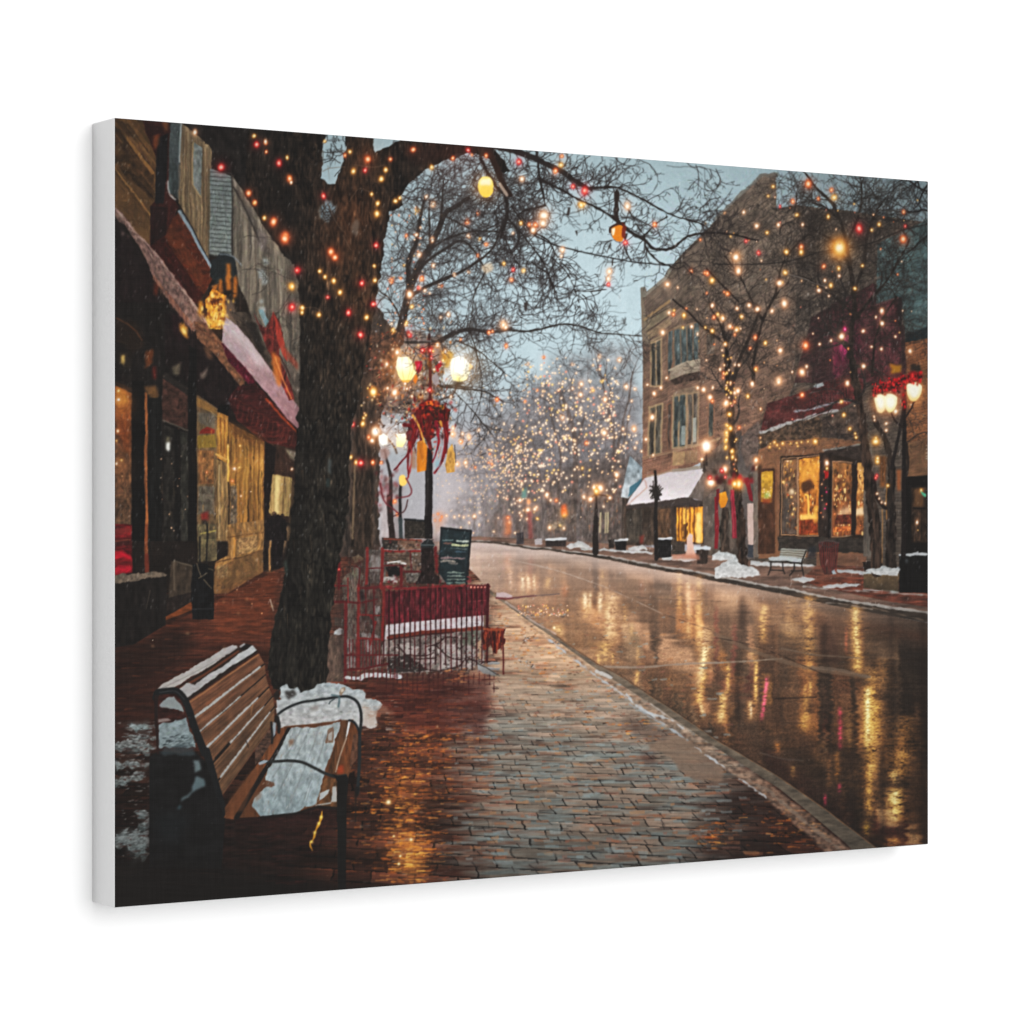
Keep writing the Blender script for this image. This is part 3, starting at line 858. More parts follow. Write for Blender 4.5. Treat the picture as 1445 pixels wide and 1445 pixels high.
    fill('H 180,700 210,690 232,780 236,850 215,840 200,760', (128, 22, 36), .95)
    fill('H 10,800 60,780 78,830 60,880 30,890 15,850', (222, 146, 34), 1, c2=(190, 118, 30))
    fill('H 92,770 118,770 128,900 136,1080 108,1080 100,920', (140, 34, 52), .95, tex=(2, 9), amp=.3)
    stroke('H 100,800 118,1070', 1, 1, (190, 110, 110), .6)
    fill('H -10,820 8,820 18,1000 14,1150 -8,1150', (132, 28, 38), .95)
    fill('H 0,770 20,760 20,830 5,900 0,900', (110, 24, 34), .9)
    lights('H', 'c 63,640,2.2 y 145,735,3 120,735,1.6 r 40,650,1.5 60,690,1.2', 1.8)
    # lamp post at the edge with red swag
    stroke('H 1205,120 1200,500 1196,1190', 5, 7, (34, 27, 26), 1)
    stroke('H 1200,330 1240,270 1262,215', 2.5, 2.5, (40, 30, 28), 1, curve=True)
    stroke('H 1200,380 1140,330 1115,280', 2.5, 2.5, (40, 30, 28), 1, curve=True)
    stroke('H 1215,480 1225,600 1215,680', 4, 3, (42, 32, 28), .9)
    spots([(*pts('H 1080,220')[0], 20, (230, 110, 50), .5), (*pts('H 1262,150')[0], 16, (230, 110, 50), .5), (*pts('H 1150,120')[0], 22, (170, 20, 10), .55)])
    for q, c1, c2 in (('H 1010,190 1050,165 1085,190 1080,250 1050,285 1025,260', (255, 236, 190), (246, 170, 110)), ('H 1075,180 1115,160 1155,190 1140,255 1110,278 1085,260', (255, 246, 205), (250, 206, 110)), ('H 1216,110 1262,90 1308,115 1298,175 1270,208 1240,205 1222,170', (255, 248, 215), (250, 205, 120))):
        fill(q, c1, 1, c2=c2, curve=True)
    fill('H 1000,160 1040,110 1100,95 1150,60 1180,70 1180,130 1150,160 1100,150 1050,150 1010,175', (120, 16, 18), .9, rough=2.5, soft=1)
    fill('H 1190,60 1240,20 1300,20 1312,50 1290,80 1240,85 1200,110', (150, 18, 22), .9, rough=2.5, soft=1)
    fill('H 1185,120 1215,100 1205,260 1185,250', (110, 18, 20), .7, rough=2, soft=1)
    for k in range(230):
        t = r.random()
        if t < .62:
            x = 1000 + r.random() * 185
            y = 150 - (x - 1000) * .36 + r.gauss(0, 22)
        elif t < .9:
            x = r.uniform(1190, 1310)
            y = 75 - abs(x - 1250) * .2 + r.gauss(0, 20)
        else:
            x, y = r.gauss(1200, 8), r.uniform(90, 270)
        a, b = pts('H %f,%f' % (x, y))[0]
        dab(a, b, r.uniform(.7, 1.7), r.uniform(.8, 2.2), r.choice([(225, 24, 34), (186, 14, 22), (128, 14, 18), (58, 18, 16), (240, 60, 56), (44, 26, 20)]), .85)
    fill('D 1100,1320 1180,1325 1175,1375 1120,1380', (176, 122, 24), .85, rough=2, soft=1)
    fill('D 1240,1340 1300,1330 1310,1370 1250,1380', (40, 34, 30), .85, rough=3, soft=1)
    for q in ('H 1010,190 1050,165 1085,190 1080,250 1050,285 1025,260', 'H 1075,180 1115,160 1155,190 1140,255 1110,278 1085,260'):
        fill(q, (255, 240, 190), .55, curve=True, soft=1)
    spots([(*pts('H 1050,225')[0], 12, (236, 120, 40), .55), (*pts('H 1115,220')[0], 12, (236, 130, 50), .55), (*pts('H 1262,150')[0], 12, (236, 130, 50), .55)])
    for q in ('H 1025,195 1050,185 1070,205 1062,245 1040,250', 'H 1090,190 1130,185 1138,220 1118,250 1095,240', 'H 1232,120 1290,120 1285,165 1262,185 1238,170'):
        fill(q, (255, 252, 232), .9, curve=True, soft=1)
    # warm slots between the two trunks
    fill('H 1045,560 1090,560 1080,760 1045,760', (120, 72, 34), .8, tex=(2, 12), amp=.5, soft=1)
    fill('H 1150,640 1180,640 1180,780 1155,780', (170, 92, 44), .7, soft=1)
    stroke('H 1062,900 1062,1240', 2, 1.5, (176, 130, 80), .6)
    stroke('H 1088,740 1088,960', 1.6, 1.6, (200, 140, 70), .6)
    stroke('H 1010,720 1020,790 1045,850 1085,890', 5, 5, (40, 28, 24), 1, curve=True)
    lights('H', 'c 1030,800,.8 1045,830,.8 1060,855,.8 1085,858,.9 r 1020,700,1.4 1025,685,1', 1.6)
NEAR_KERB = [(690, 832), (713, 847), (742, 868), (775, 891), (808, 915), (842, 937), (875, 954), (908, 976), (955, 1006), (1010, 1044), (1055, 1070), (1096, 1094), (1165, 1142), (1200, 1169), (1238, 1198), (1262, 1217), (1330, 1270)]
IN_KERB = [(x + (u - x) * .62, y + (v - y) * .62) for (x, y), (u, v) in zip(NEAR_KERB, [(690, 840), (713, 856), (742, 877), (775, 900), (808, 924), (842, 950), (875, 972), (908, 994), (955, 1024), (1010, 1061), (1055, 1092), (1105, 1127), (1150, 1168), (1187, 1201), (1205, 1226), (1225, 1250), (1290, 1310)])]


def paint_mid_lights():
    r = random.Random(77)
    fill('G 640,1300 655,900 690,760 740,640 700,500 700,300 730,300 745,560 790,740 800,900 760,1290', (84, 70, 62), .35, soft=3)
    for s, w in (('G 490,1280 500,900 505,700 490,560 450,420 400,320', 9), ('G 505,700 540,560 570,470', 4), ('G 280,1280 285,1000 270,800', 6), ('G 760,1000 755,760 740,560 700,380 660,200', 5), ('G 760,740 800,560 850,340 870,200', 4),
                 ('G 400,1250 395,900 410,760 380,600 340,430', 4), ('G 800,700 830,560 860,420', 2.5)):
        stroke(s, w, w * .45, (84, 70, 62), .85, curve=True, tex=(2, 8), amp=.4)
    fill([(640, 766), (650, 660), (700, 610), (735, 560), (780, 515), (830, 500), (870, 470), (908, 500), (908, 766)], (112, 106, 106), .5, rough=14, rsc=22, soft=8, tex=(5, 6), amp=.5)
    fill([(690, 768), (700, 700), (760, 665), (830, 650), (908, 640), (908, 772)], (88, 74, 66), .55, rough=8, rsc=12, soft=4, tex=(4, 7), amp=.6)
    for k in range(260):
        x = 690 + 215 * r.random() ** .8
        y = r.uniform(690, 764)
        stroke([(x, y), (x + r.uniform(-.5, .5), y + r.uniform(2, 11))], r.uniform(.8, 2.4), .7, r.choice([(62, 50, 45), (120, 96, 80), (84, 66, 58), (160, 110, 78), (52, 44, 42), (136, 124, 118), (104, 62, 52)]), .25 + .3 * (x - 690) / 215)
    segs = []
    for k in range(120):
        x = r.uniform(680, 905)
        y = r.uniform(545, 690)
        grow(segs, x, y, r.uniform(-2.8, -.3), 17, 1.1, 3, r, .6, .35)
    draw_tree(segs, (78, 70, 69), .55)
    segs = []
    for x, y, a, L, w in ((795, 580, -1.9, 32, 2.6), (800, 600, -1.2, 30, 2.4), (806, 640, -2.3, 34, 2.6), (812, 630, -.9, 28, 2.2), (786, 570, -2.5, 30, 2), (860, 560, -1.4, 36, 2.4), (850, 540, -1.8, 36, 2.2), (890, 540, -1.5, 34, 2), (880, 520, -1.2, 34, 1.8), (765, 650, -2.4, 34, 2), (760, 660, -1.8, 34, 2), (720, 690, -2, 30, 1.6), (868, 640, -2, 26, 2), (845, 530, -1.6, 38, 2)):
        grow(segs, x, y, a, L, w, 5, r, .55, .25, .03, keep=.76)
    draw_tree(segs, (88, 80, 78), .6)
    fill('G 0,640 120,520 200,480 240,600 180,800 60,900 0,860', (92, 84, 80), .3, soft=5, rough=8)
    # dim trunks and poles receding into the snowfall
    for k in range(16):
        x = r.uniform(642, 772)
        w = 1.2 + (x - 640) * .022
        fill([(x - w, 768), (x - w * .7, 700 - (x - 640) * .3), (x + w * .7, 700 - (x - 640) * .3), (x + w, 768)], (104, 96, 94), .3 + .3 * (x - 640) / 130, tex=(2, 8), amp=.4, rough=.8, soft=1)
    for x, y, q in ((650, 744, .8), (662, 738, .9), (676, 741, 1), (689, 735, 1), (704, 730, 1.2), (718, 737, 1.2), (733, 724, 1.4), (744, 733, 1.3), (757, 716, 1.5), (668, 752, .8), (697, 750, .9), (726, 752, 1)):
        stroke([(x, y), (x, 768)], .9, 1.1, (96, 88, 86), .5)
        bulb(x, y, q * 1.1, 'c', .5)
    n = 0
    blobs = ((780, 598, 42, 58, 230), (724, 625, 30, 28, 150), (742, 660, 42, 20, 110), (858, 552, 10, 36, 70), (866, 640, 12, 32, 60), (690, 655, 42, 18, 140), (815, 590, 28, 52, 90), (668, 690, 34, 16, 70), (760, 540, 34, 22, 50), (843, 610, 22, 40, 40), (700, 690, 40, 14, 90))
    for cx, cy, sx, sy, k in blobs:
        for i in range(k):
            x, y = cx + r.gauss(0, sx), cy + r.gauss(0, sy)
            if x > 903 or y > 735 or x < 612 or y < 505:
                continue
            fog = min(1, max(.3, (x - 600) / 170))
            kd = r.choice('ccccccwwwyyp')
            core, h = KIND[kd]
            q = r.uniform(.55, 1.25) * (.75 + .5 * fog)
            spots([(x, y, q * 2.0, h, .22 * fog)])
            dab(x, y, q * .95, q, [(a + b) / 2 for a, b in zip(core, h)], .65 * fog + .05)
            dab(x, y, q * .68, q * .72, core, .95 * fog)
    lights('G', 'c 545,275,1.4 480,155,1.2 485,305,1.1 535,345,1.5 612,318,1.1 660,105,1.4 690,380,1.6 830,297,1.5 785,125,1.3 875,565,1.6 805,568,1.4 690,590,1.9 425,490,1.5 295,355,1.1 770,860,1.7 205,150,1 y 545,815,1.2 615,318,1 o 262,320,1.2 575,655,1.3 300,110,1', 1.6)
    lights('G', 'c 155,1020,1.9 205,1082,1.9 250,1078,1.6 320,985,2 210,1030,1.3 345,1018,1 160,1120,1 340,1195,1.2 430,1195,1 65,1005,.8 o 380,1020,1.2 210,1030,1 75,1130,1 y 435,1100,2 265,1140,.8 405,1180,.8', 1.5)
    fill('G 170,960 195,930 195,1000 160,1010', (90, 160, 150), .55, soft=1)
    fill('G 60,1150 90,1150 95,1230 60,1240', (220, 120, 60), .5, soft=1)
    fill('G 415,1050 450,1040 450,1110 415,1110', (220, 90, 40), .7, soft=1)
    fill('G 330,1160 440,1150 440,1200 330,1200', (190, 170, 130), .35, soft=2, tex=(3, 3), amp=.8)
    fill('G 200,1090 230,1090 235,1290 205,1290', (150, 70, 62), .6, soft=1)
    # beads along the far lamp line by the road
    lights('F', 'o 955,1300,1.2 985,1290,1.1 1010,1310,1 1000,1330,1 965,1330,1.1 945,1360,1.2 c 1040,1300,1 1090,1310,1 1150,1310,1 1215,1305,2 1250,1280,1 1120,1300,.8 1180,1300,.8', 1.3)
    stroke('F 1215,1320 1215,1440', 1.5, 1.5, (110, 100, 100), .6)
    fill('F 1270,1440 1290,1180 1340,1160 1330,1440', (120, 108, 104), .4, soft=2)
    fill('F 1400,1300 1445,1300 1445,1440 1400,1440', (200, 120, 90), .4, soft=2)
    fill('F 945,1280 1010,1270 1040,1320 960,1440 945,1440', (210, 120, 70), .35, soft=3)


def paint_road():
    Y, X = np.mgrid[0:PH, 0:PW].astype(np.float32)
    X += OX + .5
    Y += OY + .5
    far = np.array([(560, 760), (640, 764), (700, 767), (738, 773), (800, 780.5), (860, 790), (925, 803), (1010, 820), (1100, 837), (1178, 855), (1250, 868), (1325, 882)])
    yc = np.interp(X, far[:, 0], far[:, 1]).astype(np.float32)
    d = Y - yc
    # wet asphalt: pale with haze far away, dark close by
    t = np.clip((Y - 765) / 400, 0, 1)
    keys = np.array([0, .10, .25, .45, .7, 1.0])
    cols = np.array([(162, 149, 143), (148, 130, 120), (128, 105, 90), (94, 75, 61), (60, 46, 37), (38, 30, 25)], float) / 255
    base = np.stack([np.interp(t, keys, cols[:, i]) for i in range(3)], -1).astype(np.float32)
    rt = np.clip((X - 1040) / 260, 0, 1) * np.clip(1.3 - t, 0, 1)
    base = base * (1 - .42 * rt[..., None]) 
    lane = fbm(X + 2.2 * (Y - 760), Y, 220, 9, 31, 3) - .5
    base = base * (1 + .28 * lane[..., None])
    # what stands across the street, mirrored in the wet surface
    src = blur(IMG, 1)
    src = box_blur1(box_blur1(src, 9, 0), 6, 0)
    jx = (noise(X, Y, 22, 3.0, 12) - .5) * np.clip(d / 16, .5, 9)
    sy = yc - d * 1.02 - 6 + (noise(X, Y, 30, 4, 14) - .5) * np.clip(d / 6, 0, 18)
    sx = np.clip(X + jx - OX, 0, PW - 1).astype(int)
    syi = np.clip(sy - OY, 0, PH - 1).astype(int)
    refl = src[syi, sx]
    lum = refl.mean(-1, keepdims=True)
    refl = (lum * .35 + refl * .65) * (.5 + .8 * np.clip(lum, 0, .7)) * np.array((1.08, .84, .62), np.float32)
    k = (.42 * np.clip(d / 20, .25, 1) * np.clip((X - 600) / 160, .15, 1))[..., None]
    road = base * (1 - k) + refl * k * 1.05 + base * .12
    warm = np.exp(-((X - 950) / 150) ** 2 - ((Y - 850) / 60) ** 2)[..., None]
    road = road + warm * col((40, 22, 6)) * .25
    rip = fbm(X, Y, 34, 3.2, 23, 3) - .5
    road = road * (1 + .30 * rip[..., None] * np.clip(t + .35, 0, 1)[..., None])
    gr = noise(X, Y, 1.6, 1.3, 27) - .5
    road = road * (1 + .30 * gr[..., None] * np.clip(t * 2 - .1, .06, 1)[..., None])
    poly = [(640, 764), (700, 767), (738, 773), (800, 780.5), (860, 790), (925, 803), (1010, 820), (1100, 837), (1178, 855), (1250, 868), (1335, 884), (1340, 1290)] + NEAR_KERB[::-1] + [(600, 840), (600, 764)]
    mk = poly_mask(poly)
    y0, x0, m = mk
    h, w = m.shape
    comp(mk, np.clip(road[y0:y0 + h, x0:x0 + w], 0, 1))
    # bright streaks of lamps and windows
    def streak(x, ya, yb, w, c, s, seed=0, lean=0):
        xa, xb = int(x - w * 3 - abs(lean) - OX), int(x + w * 3 + abs(lean) - OX) + 1
        xa, xb = max(xa, 0), min(xb, PW)
        a, b = max(0, int(ya - OY - 8)), min(PH, int(yb - OY + 8))
        YY, XX = np.mgrid[a:b, xa:xb].astype(np.float32)
        XX += OX
        YY += OY
        f = np.clip((YY - ya) / max(yb - ya, 1), 0, 1)
        cx = x + lean * f + (noise(XX * 0 + x, YY, 9, 3.0, 33 + seed) - .5) * w * .45
        g = np.exp(-((XX - cx) / w) ** 2) * np.clip((YY - ya) / 8 + .5, 0, 1) * np.clip((yb - YY) / 14 + .2, 0, 1)
        n = noise(XX, YY, 8, 2.4, 50 + seed % 9) * .62 + noise(XX, YY, 2.4, 1.3, 44) * .42 + .1
        g = g * np.clip(n * 1.9 - .4, 0, 1.3) * s
        v = IMG[a:b, xa:xb]
        v[:] = 1 - (1 - v) * (1 - np.clip(g[..., None] * col(c), 0, 1))
    A, G_, Wt = (222, 132, 54), (238, 160, 66), (255, 204, 126)
    L_ = lambda s: pts(s)[0]
    for v, x, y0_, y1_, w, c, s, ln in (
            ('K', 90, 190, 330, 12, (220, 130, 100), .45, 0), ('K', 165, 235, 330, 10, (245, 205, 150), .6, 0), ('K', 200, 235, 330, 10, (245, 200, 140), .6, 0), ('K', 238, 240, 330, 9, (245, 190, 130), .5, 0), ('K', 325, 250, 330, 16, A, .4, 0),
            ('K', 565, 350, 450, 14, (250, 205, 150), .65, 0), ('K', 597, 345, 450, 9, (250, 205, 150), .55, 0), ('K', 660, 350, 470, 13, (250, 205, 150), .6, 0), ('K', 735, 350, 660, 36, (230, 160, 100), .5, 0), ('K', 710, 420, 640, 20, Wt, .3, 0), ('K', 570, 380, 540, 30, A, .3, 0),
            ('K', 690, 660, 790, 34, G_, .5, 0), ('K', 650, 740, 800, 8, G_, .7, 0), ('K', 740, 740, 790, 9, G_, .6, 0), ('K', 820, 430, 560, 12, A, .35, 0), ('K', 860, 540, 620, 14, A, .4, 0), ('K', 900, 690, 800, 10, A, .35, 0),
            ('K', 1165, 220, 460, 16, A, .4, 0), ('K', 1225, 260, 640, 14, (235, 165, 100), .4, 0), ('K', 1290, 240, 700, 20, A, .4, 0), ('K', 1325, 560, 720, 40, (235, 170, 110), .5, 0), ('K', 1330, 690, 880, 22, Wt, .95, -6), ('K', 1310, 860, 1060, 24, G_, .75, -5), ('K', 1300, 1040, 1150, 12, Wt, .5, 4),
            ('K', 900, 850, 930, 12, G_, .65, -3), ('K', 400, 550, 620, 22, G_, .5, 0), ('K', 1100, 880, 960, 12, A, .4, 0), ('K', 675, 200, 300, 12, A, .3, 0),
            ('L', 300, 245, 480, 22, (240, 160, 70), .62, 0), ('L', 590, 180, 680, 34, (230, 145, 60), .5, 0), ('L', 885, 250, 680, 30, (240, 165, 70), .65, 4), ('L', 885, 270, 560, 14, (250, 190, 100), .4, 4), ('L', 830, 390, 560, 10, (190, 60, 40), .45, 0), ('L', 470, 200, 500, 40, (190, 120, 60), .3, 0),
            ('L', 80, 620, 800, 12, G_, .75, -2), ('L', 45, 800, 990, 24, (245, 180, 90), .65, -4), ('L', 30, 930, 990, 22, Wt, .4, 0), ('L', 255, 600, 870, 11, G_, .85, -1), ('L', 215, 860, 970, 16, (240, 175, 110), .75, 0), ('L', 222, 890, 960, 7, (255, 215, 180), .7, 0), ('L', 325, 700, 980, 13, (235, 40, 100), .75, -8),
            ('L', 240, 530, 590, 30, A, .45, 0), ('L', 600, 730, 830, 10, G_, .65, 0), ('L', 565, 760, 830, 9, G_, .6, 0), ('L', 570, 820, 1040, 22, (190, 125, 50), .4, 0), ('L', 790, 900, 1160, 15, (205, 20, 70), .6, 0), ('L', 790, 1010, 1120, 10, (235, 30, 80), .4, 0), ('L', 850, 920, 1150, 22, (140, 100, 50), .3, 0),
            ('L', 985, 760, 1120, 34, (240, 160, 60), .85, -4), ('L', 965, 780, 1110, 15, (255, 214, 120), .9, 0), ('L', 1020, 850, 1100, 30, (225, 145, 50), .6, 0), ('L', 990, 650, 760, 34, (225, 150, 70), .5, 0), ('L', 1060, 580, 780, 40, (170, 105, 50), .35, 0), ('L', 905, 600, 680, 20, A, .5, 0),
            ('P', 1000, 360, 600, 40, (225, 150, 60), .6, -3), ('P', 975, 550, 860, 26, (225, 150, 60), .65, 0), ('P', 960, 370, 470, 18, (230, 170, 80), .4, 0), ('P', 1200, 230, 520, 50, (150, 92, 38), .5, -4), ('P', 1180, 440, 620, 48, (205, 130, 50), .5, 0), ('P', 1135, 580, 660, 26, (255, 200, 110), .7, 0), ('P', 1140, 690, 900, 44, (245, 180, 80), .85, 0), ('P', 1140, 700, 800, 26, (255, 215, 120), .6, 0),
            ('P', 960, 900, 990, 20, (200, 150, 40), .6, 0), ('P', 1130, 1000, 1070, 40, (225, 150, 70), .6, 0), ('P', 770, 460, 640, 14, (180, 100, 30), .45, 0), ('P', 785, 660, 720, 12, (220, 30, 80), .6, 0), ('P', 695, 730, 800, 10, (220, 30, 80), .65, 0), ('P', 680, 380, 560, 30, (140, 90, 45), .35, 0), ('P', 490, 540, 620, 14, (190, 140, 60), .4, 0),
            ('P', 390, 400, 460, 16, (225, 100, 20), .55, 0), ('P', 720, 480, 700, 20, (130, 75, 35), .4, 0), ('P', 560, 220, 320, 26, (180, 125, 40), .45, 0)):
        a, b = L_('%s %f,%f' % (v, x, y0_)), L_('%s %f,%f' % (v, x, y1_))
        k_ = VIEWS[v][2] / 1445.0
        streak(a[0], a[1], b[1], max(1.2, w * k_), c, s, int(x), ln)
        if c[0] - c[2] > 60 and c[1] > 90:
            streak(a[0], a[1] - 3, b[1] + 6, max(2.4, w * k_ * 2.3), (200, 112, 44), s * .42, int(x) + 3, ln)
    # dark reflections of trunks, posts and people-height things
    for v, x, ya, yb, w, s in (('K', 990, 280, 740, 18, .35), ('K', 625, 360, 430, 14, .4), ('K', 450, 330, 640, 26, .16), ('K', 930, 450, 700, 30, .16), ('L', 170, 180, 400, 36, .3), ('L', 690, 360, 620, 34, .38), ('L', 140, 620, 980, 30, .5), ('L', 1120, 250, 700, 30, .3), ('L', 1320, 280, 900, 40, .35), ('P', 1060, 450, 1060, 18, .6), ('P', 1330, 200, 1060, 50, .45), ('P', 860, 700, 1050, 60, .25), ('L', 400, 820, 1000, 70, .2)):
        a, b = L_('%s %f,%f' % (v, x, ya)), L_('%s %f,%f' % (v, x, yb))
        k_ = VIEWS[v][2] / 1445.0 * w
        fill([(a[0] - k_ / 2, a[1]), (a[0] + k_ / 2, a[1]), (b[0] + k_ / 2, b[1]), (b[0] - k_ / 2, b[1])], (36, 26, 22), s, soft=2, rough=2, rsc=5)
    # seams, tyre lines and puddle edges
    for s, w, c, a in (('K 0,350 100,375 400,352', 2.2, (104, 88, 82), .6), ('K 80,130 400,210 740,330 1060,480', 1.6, (176, 160, 148), .45), ('K 740,330 960,380 1445,400', 1.2, (96, 78, 66), .45), ('K 620,815 900,820 1190,800 1445,790', 3, (142, 128, 116), .75),
                       ('L 0,612 200,600 420,585', 2.4, (138, 124, 110), .75), ('L 0,430 300,560 620,650 960,700', 6, (112, 94, 78), .55), ('L 420,520 640,560 920,580', 2.6, (116, 98, 82), .6), ('L 620,640 800,660 980,700', 5, (118, 102, 88), .6), ('L 0,450 300,520 700,690 1000,820 1360,930', 1.2, (46, 32, 24), .5),
                       ('L 700,230 800,235 1000,270', 1.6, (150, 138, 128), .6), ('L 380,840 640,830', 2, (40, 28, 24), .6), ('L 1000,260 1360,350', 1.2, (130, 112, 96), .6), ('K 1060,480 1300,560 1445,600', 1.2, (80, 62, 52), .45), ('P 1040,650 1200,640', 1.6, (60, 42, 26), .7), ('P 280,460 420,500 560,510', 2, (100, 92, 84), .35), ('K 430,545 750,545', 1.2, (104, 90, 80), .4)):
        stroke(s, w, w * .8, c, a, curve=True, rough=.6)


def brick_ground(X, Y):
    dy = np.maximum(Y - 742, 2)
    v = 14500.0 / dy + (X - 700) * .004
    row = np.floor(v)
    fv = v - row
    wob = (fbm(X, Y, 40, 14, 9) - .5) * .22
    u = (X - 585) / dy * 8.3 + (row % 2) * .5 + wob
    cu = np.floor(u)
    fu = u - cu
    ph = 14500.0 / dy ** 2
    n = noise(cu * 3.71 + 400, row * 5.13 + 400, 1, 1, 6)
    n2 = noise(cu * 2.11 + 90, row * 7.7 + 90, 1, 1, 8)
    mort = np.clip((.17 - fv) / .10, 0, 1) * np.clip(noise(X, Y, 22, 3, 20) * 1.9 - .15, 0, 1)
    jw = .045 + .03 * n2
    joint = np.clip((jw - fu) / .03, 0, 1) * np.clip(noise(X, Y, 9, 9, 21) * 2.4 - .6, 0, 1)
    vis = np.clip((1 / np.maximum(ph, 1e-6) - 2.5) / 6, 0, 1)
    return n, n2, np.clip(mort, 0, 1), joint, vis, fv


def paint_pavement():
    poly = [(150, 905), (240, 880), (300, 850), (370, 815), (420, 790), (600, 780), (660, 800)] + NEAR_KERB + [(1320, 1300), (150, 1300)]
    mk = poly_mask(poly)
    X, Y = grid(*mk)
    n, n2, mort, joint, vis, fv = brick_ground(X, Y)
    warm = col((98, 54, 38)) + (n[..., None] - .5) * col((92, 54, 36))
    dk = col((50, 26, 20))
    big = fbm(X, Y, 120, 22, 15, 4)
    warm = warm * np.clip(.35 + 1.15 * big, .3, 1.2)[..., None]
    # sheen of the sky lying on the wet bricks
    cx = 830 + (Y - 900) * .12
    sheen = np.exp(-(np.abs((X - cx) / (190 + (Y - 900) * .16)) ** 5))
    sheen *= np.clip((Y - 770) / 60, 0, 1)
    sheen = np.clip(sheen * 1.5 - .5 + 1.5 * (fbm(X, Y, 40, 5, 4, 3) - .42), 0, 1) * np.clip(sheen * 3, 0, 1)
    grey = col((142, 126, 112)) + (n[..., None] - .5) * col((44, 30, 24))
    teal = col((126, 140, 140))
    tm = np.clip((fbm(X, Y, 60, 6, 24, 3) - .42) * 4, 0, 1) * np.clip((Y - 960) / 120, 0, 1)
    grey = grey * (1 - .65 * tm[..., None]) + teal * .65 * tm[..., None]
    upw = np.exp(-((Y - 880) / 85) ** 2) * np.exp(-((X - 790) / 120) ** 2)
    grey = grey + upw[..., None] * col((48, 30, 14))
    shade = 1 - .22 * np.clip((Y - 1000) / 230, 0, 1)
    grey = grey * shade[..., None]
    cc = warm * (1 - sheen[..., None]) + grey * sheen[..., None]
    # mirrored darkness of trunk and benches at left, and of the dark corner at right
    left = np.clip((640 - X - (Y - 1000) * .02) / 190, 0, 1) * np.clip((Y - 940) / 150, 0, 1)
    cc = cc * (1 - .42 * left[..., None])
    bl = np.clip((500 - X) / 120, 0, 1) * np.clip((Y - 1080) / 120, 0, 1)
    cc = cc * (1 - .55 * bl[..., None])
    br = np.clip((X - 960 - (1190 - Y) * .3) / 60, 0, 1) * np.clip((Y - 1075) / 60, 0, 1)
    br = br * np.clip(.4 + fbm(X, Y, 40, 10, 34, 3), 0, 1)
    cc = cc * (1 - .80 * br[..., None]) + dk * .62 * br[..., None]
    # bricks: worn, uneven, joints only here and there
    cc = cc * (1 - (.58 * mort + .75 * joint)[..., None] * vis[..., None])
    lip = np.clip((fv - .8) / .2, 0, 1) * vis * np.clip(noise(X, Y, 22, 4, 25) * 2 - .9, 0, 1)
    cc = cc + lip[..., None] * col((60, 30, 16)) * .7
    streaks = fbm(X, Y, 26, 2.4, 29, 3) - .5
    cc = cc * (1 + .34 * streaks[..., None])
    comp(mk, np.clip(cc, 0, 1))
    r = random.Random(9)
    # dark pits between bricks
    for k in range(330):
        y = 860 + 370 * r.random() ** .8
        x = r.uniform(650, 1000 + (y - 900) * .3)
        s = (y - 742) / 300
        if r.random() < .5:
            stroke([(x, y), (x + r.uniform(5, 16) * s, y + r.uniform(-.6, .6))], r.uniform(.8, 1.7) * s, .8, (44, 38, 36), .55)
        else:
            stroke([(x, y), (x + r.uniform(2, 6) * s, y + r.uniform(2, 6) * s)], r.uniform(.8, 1.8) * s, .8, (42, 36, 34), .65)
    for k in range(520):
        y = 850 + 370 * r.random()
        x = r.uniform(640, 1000 + (y - 900) * .2)
        s = (y - 742) / 300
        L = r.uniform(4, 18) * s
        fill([(x, y), (x + L, y - r.uniform(0, 1.5)), (x + L * 1.05, y + 2.4 * s), (x + L * .1, y + 2.6 * s)], r.choice([(150, 96, 66), (136, 150, 152), (140, 92, 76), (168, 118, 78), (118, 132, 134)]), .42, rough=.8)
    # warm lamp light broken up on the bricks
    for cx, cy, sx, sy, k in ((570, 1110, 46, 60, 330), (580, 1200, 28, 34, 170), (590, 1040, 44, 26, 130), (800, 910, 50, 34, 150), (900, 1010, 60, 40, 60), (1120, 1160, 50, 26, 70), (330, 860, 60, 30, 50), (1005, 1180, 14, 14, 30), (740, 880, 40, 20, 80), (620, 1010, 40, 22, 70)):
        for i in range(int(k * 3.2)):
            u, v = r.gauss(0, 1), r.gauss(0, 1)
            x, y = cx + u * sx, cy + v * sy
            if y < 840 or x > np.interp(y, [a[1] for a in IN_KERB], [a[0] for a in IN_KERB]) - 6:
                continue
            s = (y - 742) / 330
            L = r.uniform(2, 12) * s
            f = math.exp(-.35 * (u * u + v * v))
            if r.random() < .35 + .5 * f:
                c = r.choice([(214, 124, 44), (178, 94, 36), (236, 164, 78), (150, 74, 32), (128, 66, 34)])
            else:
                c = r.choice([(70, 36, 24), (40, 24, 18), (34, 22, 18), (92, 52, 34), (104, 96, 92)])
            q = [(x - L / 2, y), (x, y + r.uniform(-.7, .7)), (x + L / 2, y + r.uniform(-.7, .7))]
            stroke(q, r.uniform(.6, 2.3) * s, r.uniform(.4, 1.2) * s, c, r.uniform(.25, .75) * (.45 + .55 * f), rough=.6)
    spots([(575, 1198, 28, (214, 120, 40), .5), (572, 1120, 34, (190, 100, 34), .34), (600, 1040, 28, (150, 70, 26), .2), (810, 905, 50, (150, 84, 30), .18), (582, 1222, 16, (230, 140, 50), .4)])
    for x, y, q in ((548, 1132, 2.6), (580, 1185, 1.5), (563, 1219, 1.4), (556, 1180, 1), (782, 886, 1.4), (617, 1025, 1.2), (565, 1208, 1.2)):
        spots([(x, y, q * 1.8, (240, 160, 70), .6), (x, y, q, (255, 235, 180), .95)])
